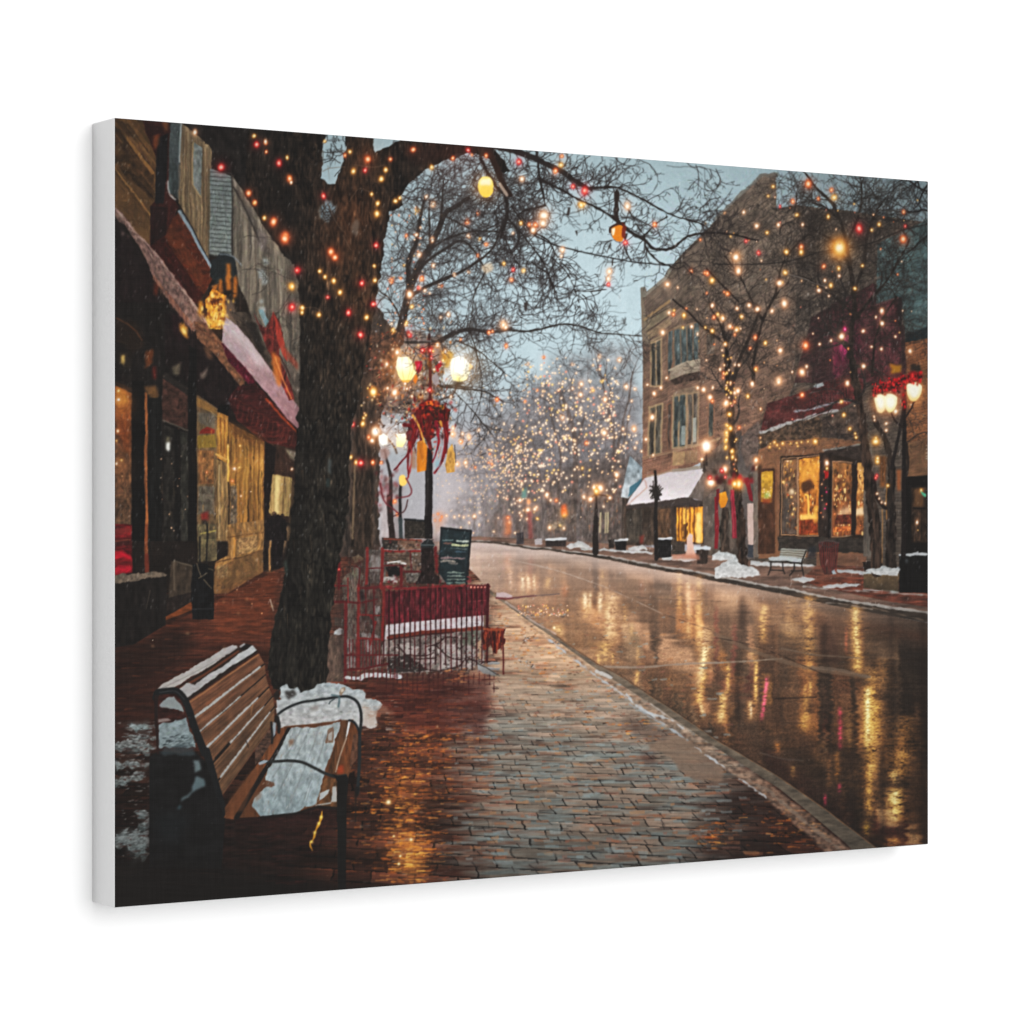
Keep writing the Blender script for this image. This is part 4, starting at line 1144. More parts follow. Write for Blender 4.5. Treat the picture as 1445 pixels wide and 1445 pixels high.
    # puddle smears of dark red under the fence
    fill('J 400,1010 760,960 1290,960 1330,1100 1250,1330 900,1300 620,1180 520,1080', (74, 28, 24), .6, rough=12, rsc=20, soft=4)
    for k in range(120):
        x, y = r.uniform(500, 700), r.uniform(955, 1050)
        stroke([(x, y), (x + r.uniform(6, 26), y + r.uniform(-.8, .8))], r.uniform(1, 2.4), .8, r.choice([(96, 40, 30), (58, 20, 18), (140, 66, 40), (120, 84, 74), (50, 18, 16), (46, 16, 15)]), .6)
    # pale worn slab near the kerb
    fill('O 960,330 1060,280 1160,270 1280,320 1445,450 1445,545 1330,560 1200,520 1130,430 1000,350', (126, 106, 90), .85, c2=(118, 98, 84), tex=(20, 3), amp=.12, rough=3, soft=1)
    fill('O 780,150 940,150 1060,220 1180,260 1000,300 860,250', (72, 50, 42), .35, rough=5, soft=2)
    fill('O 920,370 1000,370 1060,450 940,460', (70, 42, 36), .4, rough=5, soft=2)
    # near kerb stone: worn light strip, slush, gutter
    kpoly = NEAR_KERB + IN_KERB[::-1]
    fill(kpoly, (116, 102, 88), 1, c2=(82, 74, 63), tex=(16, 5), amp=.3)
    for i in range(len(NEAR_KERB) - 1):
        w = .8 + (NEAR_KERB[i][0] - 690) * .0022
        stroke([NEAR_KERB[i], NEAR_KERB[i + 1]], w, w, (150, 100, 62), .5, rough=.5)
        stroke([(NEAR_KERB[i][0] + w, NEAR_KERB[i][1]), (NEAR_KERB[i + 1][0] + w, NEAR_KERB[i + 1][1])], w, w, (50, 38, 30), .55)
    gl = [(x - 1, y + 2) for x, y in IN_KERB]
    outer = [(x - (x - 680) * .055, y + 2 + (x - 690) * .02) for x, y in IN_KERB]
    fill(gl + outer[::-1], (140, 116, 98), .65, tex=(7, 4), amp=.6, rough=2, soft=1)
    for i in range(3, 11):
        x0_, y0_ = outer[i]
        x1_, y1_ = outer[i + 1]
        for q in range(7):
            t = r.random()
            x, y = x0_ + (x1_ - x0_) * t, y0_ + (y1_ - y0_) * t
            stroke([(x - 4, y - 3), (x + 3, y), (x + 6, y + 4)], r.uniform(1, 3.2), 1, (166, 168, 170), .55, curve=True, rough=1)
    stroke('K 640,845 690,870 735,885', 5, 4, (176, 172, 168), .9, curve=True, rough=1)
    stroke('K 740,880 700,850', 1, 1, (50, 44, 40), .7)
    stroke('O 830,0 900,80 980,120 1050,140 1110,160 1190,215', 3, 2, (172, 176, 178), .75, curve=True, rough=1.6)
    stroke('O 960,40 1040,100 1150,180 1200,220', 1.8, 1.6, (176, 166, 158), .6, rough=1)
    stroke('O 850,60 960,130 1160,250 1220,290', 2.4, 2, (140, 146, 150), .6, curve=True, rough=1.6)
    stroke('P 200,640 330,700 540,880 800,1085', 3.5, 5, (126, 112, 100), .55, rough=2)
    stroke('K 60,400 130,450 260,540 380,610', 2.4, 2.4, (176, 160, 152), .6, rough=.8)
    for k in range(60):
        x, y = pts('K %f,%f' % (r.uniform(140, 460), r.uniform(420, 490)))[0]
        bulb(x, y, r.uniform(.5, .9), r.choice('cyp'), .12)
    for s in ('K 60,740 130,770 180,790 240,830', 'K 200,480 320,490 430,485', 'K 180,640 380,670'):
        q = smooth(s)
        for k in range(26):
            a = q[r.randrange(len(q))]
            x, y = a[0] + r.gauss(0, 4), a[1] + r.gauss(0, 2)
            fill([(x, y), (x + r.uniform(1, 5), y - .5), (x + r.uniform(1, 4), y + 1.8)], r.choice([(150, 156, 158), (60, 56, 54), (176, 170, 164), (86, 80, 78)]), .7, rough=.6)
def paint_left_shops():
    r = random.Random(41)
    fill([(140, 140), (430, 140), (440, 830), (330, 840), (250, 880), (140, 910)], (34, 26, 22), 1, tex=(20, 20), amp=.3)
    # upper storeys, seen steeply from below
    fill('A 250,100 480,100 560,400 540,640 510,940 250,690', (88, 62, 36), 1, c2=(106, 76, 46), tex=(20, 30), amp=.25)
    fill('A 250,170 300,170 530,450 540,640 250,420', (70, 48, 28), .85, tex=(7, 9), amp=.6)
    fill('A 300,110 350,110 540,330 540,460 500,450', (104, 74, 42), .9, tex=(5, 12), amp=.3)
    stroke('A 280,150 525,470', 5, 5, (150, 108, 60), .8)
    stroke('A 280,175 520,490', 1.6, 1.6, (54, 34, 20), .8)
    stroke('A 370,120 470,215 540,340', 3, 2.5, (90, 62, 36), .9)
    stroke('A 270,420 510,745', 2.2, 2.2, (152, 112, 66), .8)
    stroke('A 280,455 505,770', 1.2, 1.2, (80, 54, 30), .7)
    for k in range(60):
        a, b = pts('A %f,%f' % (r.uniform(290, 540), r.uniform(300, 640)))[0]
        if (a - 162) * 1.1 + 205 < b:
            continue
        fill([(a, b), (a + r.uniform(1, 4), b + r.uniform(-1, 2)), (a + 2, b + r.uniform(2, 7))], r.choice([(46, 32, 20), (96, 68, 38), (120, 84, 46)]), .5, soft=1)
    for k in range(22):
        t = r.random()
        x, y = 270 + t * 200, 130 + r.random() * 420
        L = r.uniform(60, 240)
        stroke(pts('A %f,%f %f,%f' % (x, y, x + L * .62, y + L * .8)), r.uniform(1, 3.2), 1, r.choice([(58, 40, 26), (140, 104, 66), (44, 31, 22), (120, 84, 50), (78, 44, 32)]), .55, rough=.8)
    fill('A 280,130 340,150 400,240 330,250 280,230', (58, 40, 24), .6, rough=3, soft=1)
    fill('A 440,100 620,140 640,210 620,560 690,690 600,880 580,960 505,940 510,680 545,640 555,400', (62, 26, 22), 1, tex=(6, 18), amp=.35)
    fill('A 470,150 600,180 580,260 480,230', (52, 20, 18), .9, rough=2)
    fill('A 555,250 622,215 615,450 595,660 540,665 545,400', (26, 25, 28), 1, tex=(4, 14), amp=.4)
    fill('A 525,235 570,225 560,300 530,320', (134, 70, 34), .8, soft=1)
    fill('A 580,130 620,140 615,210 600,200', (130, 82, 44), .8, soft=1)
    fill('A 505,680 620,690 600,890 510,950', (40, 20, 20), .9, tex=(5, 12), amp=.4)
    fill('A 635,140 708,150 690,640 620,590', (76, 84, 84), 1, c2=(58, 66, 66), tex=(5, 14), amp=.25)
    for k in range(9):
        y = 190 + k * 50
        stroke(pts('A 640,%d 700,%d' % (y, y + 10)), 1, 1, (54, 62, 64), .6)
    stroke('A 702,140 695,400', 2.5, 2, (160, 164, 160), .85)
    stroke('A 690,420 688,640', 2, 2, (104, 96, 84), .9)
    stroke('A 618,520 630,600 668,640', 1.8, 1.8, (176, 176, 172), .9, curve=True)
    fill('A 708,150 900,310 880,1020 690,660', (124, 106, 82), 1, c2=(116, 98, 74), tex=(3.2, 60), amp=.45)
    for x in (735, 765, 845, 868):
        stroke(pts('A %d,%d %d,%d' % (x, 190 + (x - 710) * .8, x - 4, 760 + (x - 735) * 1.6)), 1.5, 1.5, (86, 66, 46), .7)
    fill('A 780,275 838,310 832,625 780,545', (116, 120, 116), 1, tex=(4, 6), amp=.3)
    stroke('A 776,270 778,545 832,625', 2, 2, (150, 128, 96), .9)
    fill('A 890,440 1028,490 1028,1005 882,985', (112, 120, 118), 1, c2=(122, 128, 124), tex=(8, 4), amp=.18)
    for k in range(20):
        y = 462 + k * 28
        stroke(pts('A 890,%d 1024,%d' % (y, y + 12)), 1.5, 1.5, (60, 64, 62), .85)
        if k % 2:
            stroke(pts('A %d,%d %d,%d' % (930 + (k * 37) % 70, y, 930 + (k * 37) % 70, y + 28)), 1, 1, (74, 78, 76), .7)
    stroke('A 885,440 878,1000', 2, 2, (92, 82, 64), .9)
    stroke('A 1028,480 1026,1005', 2.2, 2.2, (58, 54, 50), .9)
    fill('A 1032,480 1240,830 1460,1100 1460,1950 1330,1900 1190,1500 1120,1290 1070,1190 1035,1000', (114, 106, 94), 1, c2=(104, 94, 82), tex=(3.5, 50), amp=.45)
    fill('A 1030,560 1060,560 1240,900 1290,1000 1250,1000 1100,700', (78, 70, 64), .7, soft=1)
    stroke('A 1036,560 1110,700 1210,920', 2.5, 2, (52, 46, 42), .8)
    fill('A 1200,820 1260,870 1230,980 1195,940', (120, 108, 104), .6, soft=1)
    for x in (1075, 1130, 1178, 1262, 1320, 1380):
        stroke(pts('A %d,%d %d,1440' % (x, 700 + (x - 1075) * 1.2, x + 6)), 1.3, 1.3, (74, 62, 52), .55)
    fill('E 1040,30 1200,30 1460,500 1460,620 1280,300 1100,90', (84, 74, 64), .6, tex=(6, 14), amp=.5, soft=2)
    for x, y, q in ((1245, 1035, 22), (1215, 1110, 26), (1235, 1155, 26), (1215, 1290, 14), (1220, 1340, 20)):
        a, b = pts('A %d,%d' % (x, y))[0]
        fill([(a - q * .2, b - q * .18), (a + q * .15, b - q * .22), (a + q * .22, b + q * .15), (a - q * .12, b + q * .25)], (158, 166, 164), .75, soft=1, rough=1)
    segs = []
    for x, y, a in ((1090, 1090, -.6), (1150, 1250, -.5), (1280, 1100, .05), (1100, 880, -.9), (1380, 1300, 2.6), (1300, 1380, -1.2), (1400, 1240, 2.2)):
        X_, Y_ = pts('A %d,%d' % (x, y))[0]
        grow(segs, X_, Y_, a, 20, 1.0, 3, r, .6, .3)
    for x, y in ((1380, 100), (1400, 200), (1420, 260), (1390, 320)):
        X_, Y_ = pts('E %d,%d' % (x, y))[0]
        grow(segs, X_, Y_, r.uniform(-2, 2), 14, .9, 3, r, .6, .4)
    draw_tree(segs, (48, 40, 36), .8)
    # hanging board with its blue-lit rim
    fill('A 505,940 600,870 660,900 850,1240 805,1310 700,1240 560,1060', (64, 22, 18), 1, tex=(5, 8), amp=.4)
    fill('A 645,765 690,720 918,1120 852,1245 800,1200 600,880', (84, 38, 22), 1, c2=(98, 40, 20), tex=(14, 5), amp=.3)
    fill('A 640,800 680,850 850,1130 830,1200 620,880', (104, 50, 26), .7, tex=(12, 4), amp=.3)
    stroke('A 600,885 800,1205', 2, 2, (60, 24, 16), .9)
    fill('A 682,712 704,702 920,1100 912,1128', (128, 140, 146), 1)
    stroke('A 700,700 920,1098', 1.4, 1.4, (44, 40, 40), .9)
    fill('A 895,1030 960,975 1050,1010 1062,1070 1060,1140 930,1180 890,1130', (34, 40, 42), 1, rough=1.5)
    stroke('A 950,985 1030,1000 1090,1060', 2, 1.5, (128, 138, 142), .7, curve=True)
    # darkness behind the first shop front and under both awnings
    fill('A 250,720 500,1060 560,1230 700,1460 250,1460', (36, 25, 25), 1, tex=(8, 20), amp=.35)
    fill('E 250,-60 690,-60 800,60 800,1460 250,1460', (30, 25, 23), 1, tex=(5, 30), amp=.4)
    fill('E 600,0 800,80 1000,330 1110,470 1010,660 930,640 800,500 600,330', (32, 22, 22), 1, tex=(5, 14), amp=.4)
    fill('A 270,680 300,700 430,860 560,1000 760,1270 880,1430 880,1470 760,1470 640,1300 545,1180 500,1065 420,920 340,800 270,745', (116, 90, 82), 1, tex=(3, 5), amp=.45, rough=1.4)
    stroke('A 285,700 430,865 560,1005 760,1275 870,1425', 2.6, 3, (176, 146, 134), .75, rough=1.2)
    for k in range(46):
        t = r.random()
        x, y = 300 + t * 480, 730 + t * 640
        a, b = pts('A %f,%f' % (x + r.uniform(-20, 60), y + r.uniform(-20, 70)))[0]
        fill([(a, b), (a + r.uniform(2, 6), b + r.uniform(2, 7)), (a + r.uniform(0, 3), b + r.uniform(3, 8))], r.choice([(84, 60, 58), (64, 44, 44), (160, 134, 124), (110, 84, 78)]), .6, soft=1)
    for k in range(60):
        t = r.random()
        x, y = 520 + t * 260, 1120 + t * 320
        L = r.uniform(20, 80)
        stroke(pts('A %f,%f %f,%f' % (x, y, x + r.uniform(0, 10), y + L)), 2.2, .6, r.choice([(136, 92, 72), (112, 76, 64), (150, 104, 84)]), .75)
    fill('A 530,1160 560,1200 545,1260 525,1240', (110, 44, 24), .8, soft=1)
    # gilded ornament over the awning
    fill('A 815,1290 840,1285 835,1390 815,1370', (216, 140, 44), .9, soft=1)
    fill('A 862,1270 905,1205 985,1250 985,1460 870,1460', (206, 124, 36), 1, c2=(238, 170, 74), rough=2.6, rsc=5, tex=(3, 5), amp=.7)
    fill('A 885,1290 940,1270 950,1310 915,1335', (50, 22, 14), .9, rough=1)
    fill('A 905,1340 960,1320 965,1380 920,1390', (250, 200, 100), .6, soft=1)
    for s in ('A 985,1050 1015,1040 1022,1220 990,1220', 'A 1030,1140 1058,1130 1058,1260 1035,1270', 'A 945,1150 965,1140 965,1240 945,1240', 'A 900,1190 940,1170 930,1240'):
        fill(s, (190, 112, 40), .9, rough=1.2, soft=1)
    stroke('A 985,1225 1050,1240', 2, 2, (40, 26, 20), .9)
    fill('A 985,1260 1030,1290 1080,1430 1000,1445 985,1400', (96, 84, 74), .9, soft=1)
    for k in range(110):
        a, b = pts('A %f,%f' % (r.gauss(925, 42), r.uniform(1230, 1460)))[0]
        dab(a, b, r.uniform(.6, 2.2), r.uniform(.8, 3.2), r.choice([(250, 196, 96), (224, 140, 44), (150, 76, 22), (74, 34, 16), (255, 220, 140), (60, 28, 16)]), .7)
    for k in range(130):
        t = r.random()
        x, y = 290 + t * 560, 705 + t * 720 + r.gauss(0, 16)
        a, b = pts('A %f,%f' % (x + 22, y + 20))[0]
        stroke([(a, b), (a + r.uniform(1, 5), b + r.uniform(1, 8))], r.uniform(.7, 1.7), .6, r.choice([(176, 150, 138), (70, 52, 48), (150, 120, 110), (92, 66, 58)]), .6)
    spots([(*pts('A 920,1380')[0], 26, (190, 100, 20), .3)])
    fill('E 280,20 420,60 470,210 400,260 280,170', (54, 36, 24), .6, soft=2, rough=3)
    stroke('E 290,40 400,110 450,180', 2, 2, (104, 62, 34), .7, curve=True)
    fill('E 300,250 380,260 380,370 300,330', (58, 44, 30), .6, soft=2)
    fill('E 320,285 345,275 345,330 325,335', (228, 190, 110), .9, soft=1)
    fill('E 475,250 520,235 520,330 480,370', (120, 62, 28), .85, rough=1.5, soft=1)
    fill('E 520,350 545,340 545,430 522,420', (110, 32, 24), .8, soft=1)
    fill('E 640,0 700,20 700,200 650,150', (48, 24, 28), .7, soft=2)
    # lit bay at the picture's edge
    fill('E 250,460 385,520 385,1460 250,1460', (112, 66, 36), 1, c2=(96, 72, 54), tex=(4, 7), amp=.5)
    stroke('E 250,440 385,495', 3, 3, (54, 38, 26), .9)
    fill('E 280,480 360,500 360,600 280,590', (196, 118, 50), .75, soft=2)
    fill('E 280,600 380,600 380,900 340,900 280,700', (140, 66, 26), .6, soft=3)
    for x, y, q in ((300, 560, 2.2), (300, 760, 2.4), (290, 820, 1.6), (320, 950, 1.8), (290, 970, 1.8), (325, 1050, 1.2), (300, 505, 1.6)):
        bulb(*pts('E %d,%d' % (x, y))[0], q * .8, r.choice('cyw'), .35)
    for k in range(50):
        a, b = pts('E %f,%f' % (r.uniform(275, 378), r.uniform(880, 1360)))[0]
        fill([(a, b), (a + r.uniform(1, 4), b), (a + r.uniform(0, 4), b + r.uniform(1, 4))], r.choice([(150, 120, 96), (70, 48, 36), (170, 140, 110), (96, 60, 40)]), .5, soft=1)
    fill('I 250,0 390,0 392,310 250,330', (112, 22, 26), 1, tex=(14, 4), amp=.6)
    fill('I 250,180 330,175 385,200 385,230 330,215 250,235', (206, 16, 46), .9, soft=1)
    fill('I 250,290 300,260 385,270 385,305 250,325', (196, 22, 48), .85, soft=1)
    fill('I 250,30 390,20 390,60 250,70', (140, 50, 44), .7, soft=1)
    fill('I 250,100 390,95 390,140 250,140', (70, 30, 26), .8, soft=1)
    stroke('I 250,110 380,100', 1.6, 1.6, (160, 90, 60), .6)
    fill('E 388,440 470,440 470,1460 390,1460', (17, 16, 16), 1)
    stroke('E 476,520 480,800 480,1460', 4, 4, (150, 90, 50), .95, tex=(2, 20), amp=.4)
    stroke('I 478,0 485,300', 4, 5.5, (134, 72, 40), .95)
    stroke('I 485,200 485,300', 6, 6, (110, 40, 26), .7)
    fill('E 470,480 550,470 565,545 540,550 490,530', (122, 84, 46), .85, rough=1.5, soft=1)
    fill('E 492,545 578,545 578,1460 492,1460', (24, 24, 23), 1, tex=(3, 30), amp=.5)
    fill('E 585,420 745,530 745,745 582,690', (72, 46, 38), 1, tex=(5, 5), amp=.45)
    stroke('E 590,405 745,490', 2, 2, (80, 64, 50), .7)
    stroke('E 585,690 650,715 745,755', 2.2, 2.2, (100, 90, 78), .8)
    fill('E 590,720 660,745 660,1460 590,1460', (40, 36, 32), 1, tex=(4, 10), amp=.5)
    fill('E 700,760 745,770 745,1460 700,1460', (50, 48, 42), 1, tex=(4, 9), amp=.5)
    stroke('E 688,745 688,1080 684,1200', 2, 1.4, (110, 72, 46), .8)
    fill('E 660,740 698,750 698,1460 660,1460', (22, 20, 19), .9)
    fill('E 605,830 632,830 630,885 608,885', (245, 245, 235), .95, soft=1)
    fill('E 610,795 630,795 630,830 612,830', (150, 140, 110), .6, soft=1)
    for k in range(34):
        a, b = pts('E %f,%f' % (r.uniform(560, 745), r.uniform(900, 1440)))[0]
        bulb(a, b, r.uniform(.4, .9), 'c', .05) if r.random() < .25 else stroke([(a, b), (a + .4, b + r.uniform(3, 12))], 1.4, 1, r.choice([(88, 80, 70), (66, 58, 48), (102, 84, 62)]), .5)
    fill('E 750,210 800,240 800,1460 748,1460', (18, 17, 17), 1)
    fill('E 640,350 700,320 690,400 650,400', (116, 106, 84), .7, soft=1)
    fill('E 605,385 740,480 745,530 590,420', (44, 38, 34), .9)
    fill('E 690,70 740,100 745,180 700,140', (222, 150, 60), .9, rough=1.2, soft=1)
    fill('E 705,95 735,120 730,150 708,130', (255, 220, 130), .8, soft=1)
    fill('E 840,220 900,215 905,310 870,290', (96, 66, 46), .85, soft=1)
    fill('E 820,400 880,340 860,420 830,430', (136, 118, 104), .6, soft=1)
    fill('E 990,590 1050,520 1040,580 1000,600', (110, 112, 116), .7, soft=1)
    fill('E 940,600 1010,590 1000,660 930,650', (14, 13, 13), 1)
    fill('E 780,60 860,70 960,190 1110,440 1080,475 900,250 800,170', (112, 76, 54), 1, tex=(4, 5), amp=.45)
    for t in range(5):
        stroke(pts('E %d,%d 960,230 1100,460' % (790 + t * 18, 80 + t * 14)), 1.4, 1.2, r.choice([(178, 126, 92), (84, 48, 34), (200, 150, 116)]), .7, curve=True)
    fill('E 955,200 1000,215 1100,320 1180,450 1130,460 1000,310', (86, 20, 36), 1, tex=(4, 4), amp=.4)
    fill('E 1000,560 1060,470 1180,455 1310,600 1460,770 1460,900 1350,880 1230,830 1060,690', (62, 24, 24), 1, c2=(82, 32, 26), tex=(12, 3), amp=.45, rough=1)
    for k in range(24):
        t = k / 24
        x, y = 1040 + t * 380, 640 + t * 200
        stroke(pts('E %f,%f %f,%f %f,%f' % (x, y - 90 * (1 - t * .3), x + 30, y - 60, x + 14, y + 26)), 1.1, .9, (56, 18, 18) if k % 2 else (132, 60, 44), .5, curve=True)
    stroke('E 1245,555 1320,640 1445,775', 2.6, 2.6, (162, 66, 30), .85)
    # snow on the second awning
    fill('E 985,35 1060,85 1150,190 1250,330 1350,470 1460,600 1460,760 1380,680 1250,520 1120,370 1040,280 960,195 965,110', (164, 148, 148), 1, c2=(150, 108, 112), tex=(7, 9), amp=.14)
    fill('E 1000,60 1110,150 1250,340 1200,350 1060,180 1000,130', (194, 184, 184), .6, soft=3)
    fill('E 965,150 1040,210 1120,300 1100,330 1000,230', (150, 138, 142), .5, soft=2)
    # neighbour front and scarlet bow
    fill('E 1010,0 1120,0 1300,330 1460,540 1460,620 1240,320 1100,130', (74, 62, 52), 1, tex=(5, 7), amp=.5)
    fill('E 1110,60 1180,70 1240,300 1200,260', (40, 34, 30), .9, soft=1)
    fill('E 1165,0 1200,80 1240,105 1290,0 1330,60 1355,190 1325,240 1330,300 1405,470 1425,560 1390,570 1340,460 1290,310 1250,240 1200,110', (112, 42, 36), 1, tex=(3, 9), amp=.6)
    fill('E 1290,-10 1360,200 1380,320 1360,300 1310,180', (170, 60, 44), .8)
    fill('E 1270,250 1330,290 1350,420 1330,480 1290,400', (184, 104, 42), .85, soft=1, rough=1.5)
    stroke('E 1300,290 1350,430 1405,555', 2, 2, (220, 140, 80), .7)
    stroke('E 1330,280 1400,420 1445,500', 2, 2, (66, 34, 30), .8)
    fill('E 1195,-15 1225,-15 1260,60 1240,90 1215,40', (112, 140, 146), .8)
    fill('E 1380,340 1460,400 1460,560 1420,500', (100, 88, 78), .9, tex=(4, 9), amp=.4)
    fill('E 1350,200 1445,330 1445,380 1360,280', (150, 60, 40), .7, soft=1)
    # second shop: window, gilt column, curtained bay
    fill('E 802,525 935,620 935,1460 805,1460', (104, 82, 56), 1, tex=(6, 10), amp=.35)
    fill('E 802,540 930,625 925,660 802,600', (132, 98, 54), .9)
    fill('E 805,640 925,650 920,760 810,700', (96, 92, 84), .7, soft=1, tex=(4, 4), amp=.3)
    fill('E 825,760 870,735 920,755 918,780 820,778', (128, 34, 26), .95)
    fill('E 808,790 925,785 925,862 808,865', (128, 104, 40), .9)
    fill('E 810,880 910,880 910,1100 810,1100', (124, 80, 46), .7, tex=(4, 5), amp=.6)
    fill('E 810,1110 915,1120 915,1290 810,1290', (88, 84, 76), .7, tex=(4, 5), amp=.5)
    fill('E 830,1290 875,1270 880,1330 835,1330', (140, 36, 32), .8, soft=1)
    fill('E 845,1330 870,1330 870,1445 845,1445', (32, 26, 26), .7, soft=1)
    stroke('E 820,1415 930,1400', 1.6, 1.6, (170, 170, 90), .6)
    bulb(*pts('E 865,1025')[0], 1.3, 'o', .3)
    fill('I 805,0 935,0 930,230 810,240', (96, 84, 60), 1, tex=(5, 5), amp=.4)
    stroke('I 825,60 940,35', 2, 2, (196, 176, 96), .7)
    stroke('I 825,100 930,95', 1.5, 1.5, (140, 130, 90), .6)
    stroke('I 868,0 868,270', 2.4, 2.4, (30, 28, 26), .9)
    stroke('I 820,80 822,250', 2.4, 2.4, (30, 28, 26), .9)
    fill('E 932,640 1002,665 1002,970 930,930', (172, 120, 58), 1, tex=(2.5, 20), amp=.5)
    stroke('E 955,680 955,890', 2, 2, (104, 60, 24), .8)
    stroke('E 980,690 980,900', 2, 2, (120, 72, 30), .8)
    stroke('E 925,905 1000,945', 3, 3, (200, 150, 84), .85)
    fill('E 930,940 1002,965 1000,1460 925,1460', (124, 98, 64), 1, tex=(2, 30), amp=.6)
    stroke('E 945,980 945,1445', 2, 2, (188, 164, 124), .6)
    stroke('E 1003,850 1003,1080', 3, 3, (250, 190, 90), .85)
    fill('E 1005,700 1240,830 1240,1410 1010,1410', (126, 88, 44), 1, tex=(2.4, 46), amp=.75)
    fill('E 1010,690 1230,800 1230,930 1150,860 1020,800', (94, 58, 28), .7, soft=3)
    for k in range(20):
        x = 1030 + k * 10.5
        stroke(pts('E %f,%f %f,1390' % (x, 790 + (x - 1030) * .3, x + r.uniform(-5, 5))), r.uniform(1, 2.2), 1.2, r.choice([(182, 134, 72), (84, 54, 28), (160, 112, 56), (206, 156, 84)]), .45)
    fill('E 1015,1110 1060,1110 1060,1390 1012,1390', (96, 88, 80), .75, tex=(3, 4), amp=.8)
    for x, y, q, kd in ((1040, 1000, 2.2, 'c'), (1075, 850, 1.4, 'y'), (1030, 1080, 2, 'o'), (1085, 1170, 1.4, 'c'), (1070, 990, 1, 'y'), (1150, 1145, .9, 'c'), (1145, 1350, 1.1, 'y'), (1030, 1240, 1, 'w')):
        bulb(*pts('E %d,%d' % (x, y))[0], q * .85, kd, .3)
    stroke('E 1005,1395 1230,1385', 3, 3, (150, 106, 58), .9)
    fill('I 1000,0 1232,-30 1232,180 1060,240 920,300 920,240 1000,200', (140, 104, 62), 1, tex=(3, 12), amp=.4)
    fill('I 1060,90 1180,75 1190,170 1060,190', (150, 118, 80), .8, tex=(2, 2), amp=.6)
    stroke('I 1040,70 1040,200', 3, 3, (186, 132, 66), .8)
    stroke('I 1000,80 1230,55', 2, 2, (104, 72, 40), .8)
    fill('I 915,300 1060,215 1228,170 1228,300 1000,440 910,445', (112, 82, 50), 1, tex=(5, 10), amp=.3)
    stroke('I 915,245 1060,215 1228,165', 1.6, 1.6, (82, 56, 34), .8)
    fill('I 930,270 1000,255 1000,340 930,350', (136, 112, 80), .5, tex=(2, 2), amp=.7)
    spots([(*pts('E 1120,1000')[0], 26, (190, 120, 40), .3), (*pts('E 960,780')[0], 14, (220, 140, 50), .3), (*pts('E 860,950')[0], 18, (170, 110, 50), .22), (*pts('E 320,600')[0], 20, (220, 120, 40), .35), (*pts('E 320,1000')[0], 22, (170, 90, 40), .22)])
    for k in range(90):
        a, b = pts('E %f,%f' % (r.uniform(810, 1230), r.uniform(760, 1390)))[0]
        stroke([(a, b), (a + r.uniform(-.6, .6), b + r.uniform(2, 12))], r.uniform(.7, 1.6), .6, r.choice([(246, 200, 120), (60, 40, 24), (40, 28, 20), (220, 160, 80), (180, 140, 96)]), .5)
    # recessed entry with a bright window, two dark figures
    fill('E 1230,830 1460,880 1460,1460 1230,1460', (62, 40, 30), 1, tex=(4, 14), amp=.4)
    fill('E 1235,820 1305,870 1275,1300 1245,1460 1235,1460', (30, 22, 21), 1)
    fill('E 1285,1035 1410,1060 1400,1300 1262,1300', (150, 124, 80), 1, tex=(2.5, 30), amp=.4)
    fill('E 1300,1045 1335,1045 1325,1290 1300,1290', (214, 190, 130), .85, soft=1)
    stroke('E 1360,1060 1350,1290', 1.8, 1.8, (96, 74, 48), .8)
    fill('E 1360,870 1445,890 1445,960 1400,930', (150, 140, 120), .7, soft=1)
    bulb(*pts('E 1410,1000')[0], 1.6, 'c', .2)
    fill('E 1410,1090 1460,1090 1460,1460 1380,1460', (74, 56, 38), 1, tex=(3, 12), amp=.5)
    fill('I 1228,-30 1400,-10 1345,310 1228,300', (40, 30, 26), 1, tex=(4, 8), amp=.4)
    stroke('I 1270,90 1268,290', 3, 2.5, (170, 128, 80), .9)
    fill('I 1340,60 1390,0 1390,60 1345,200', (150, 120, 86), .8, soft=1)
    for s in ('E 1240,1330 1265,1300 1290,1310 1320,1290 1350,1310 1370,1320 1378,1460 1240,1460', 'I 1280,0 1375,0 1350,200 1335,285 1290,285 1282,150'):
        fill(s, (26, 20, 21), 1, tex=(2, 4), amp=.6, rough=1)
    for x, y, q in ((1262, 1300, 3.0), (1298, 1290, 3.4), (1350, 1300, 2.8)):
        a, b = pts('E %d,%d' % (x, y))[0]
        fill([(a - q, b), (a - q * .6, b - q), (a + q * .6, b - q), (a + q, b), (a + q * .5, b + q), (a - q * .5, b + q)], (44, 30, 26), .9, curve=True)
    fill('I 1235,300 1345,295 1340,320 1240,312', (120, 86, 52), .8, soft=1)


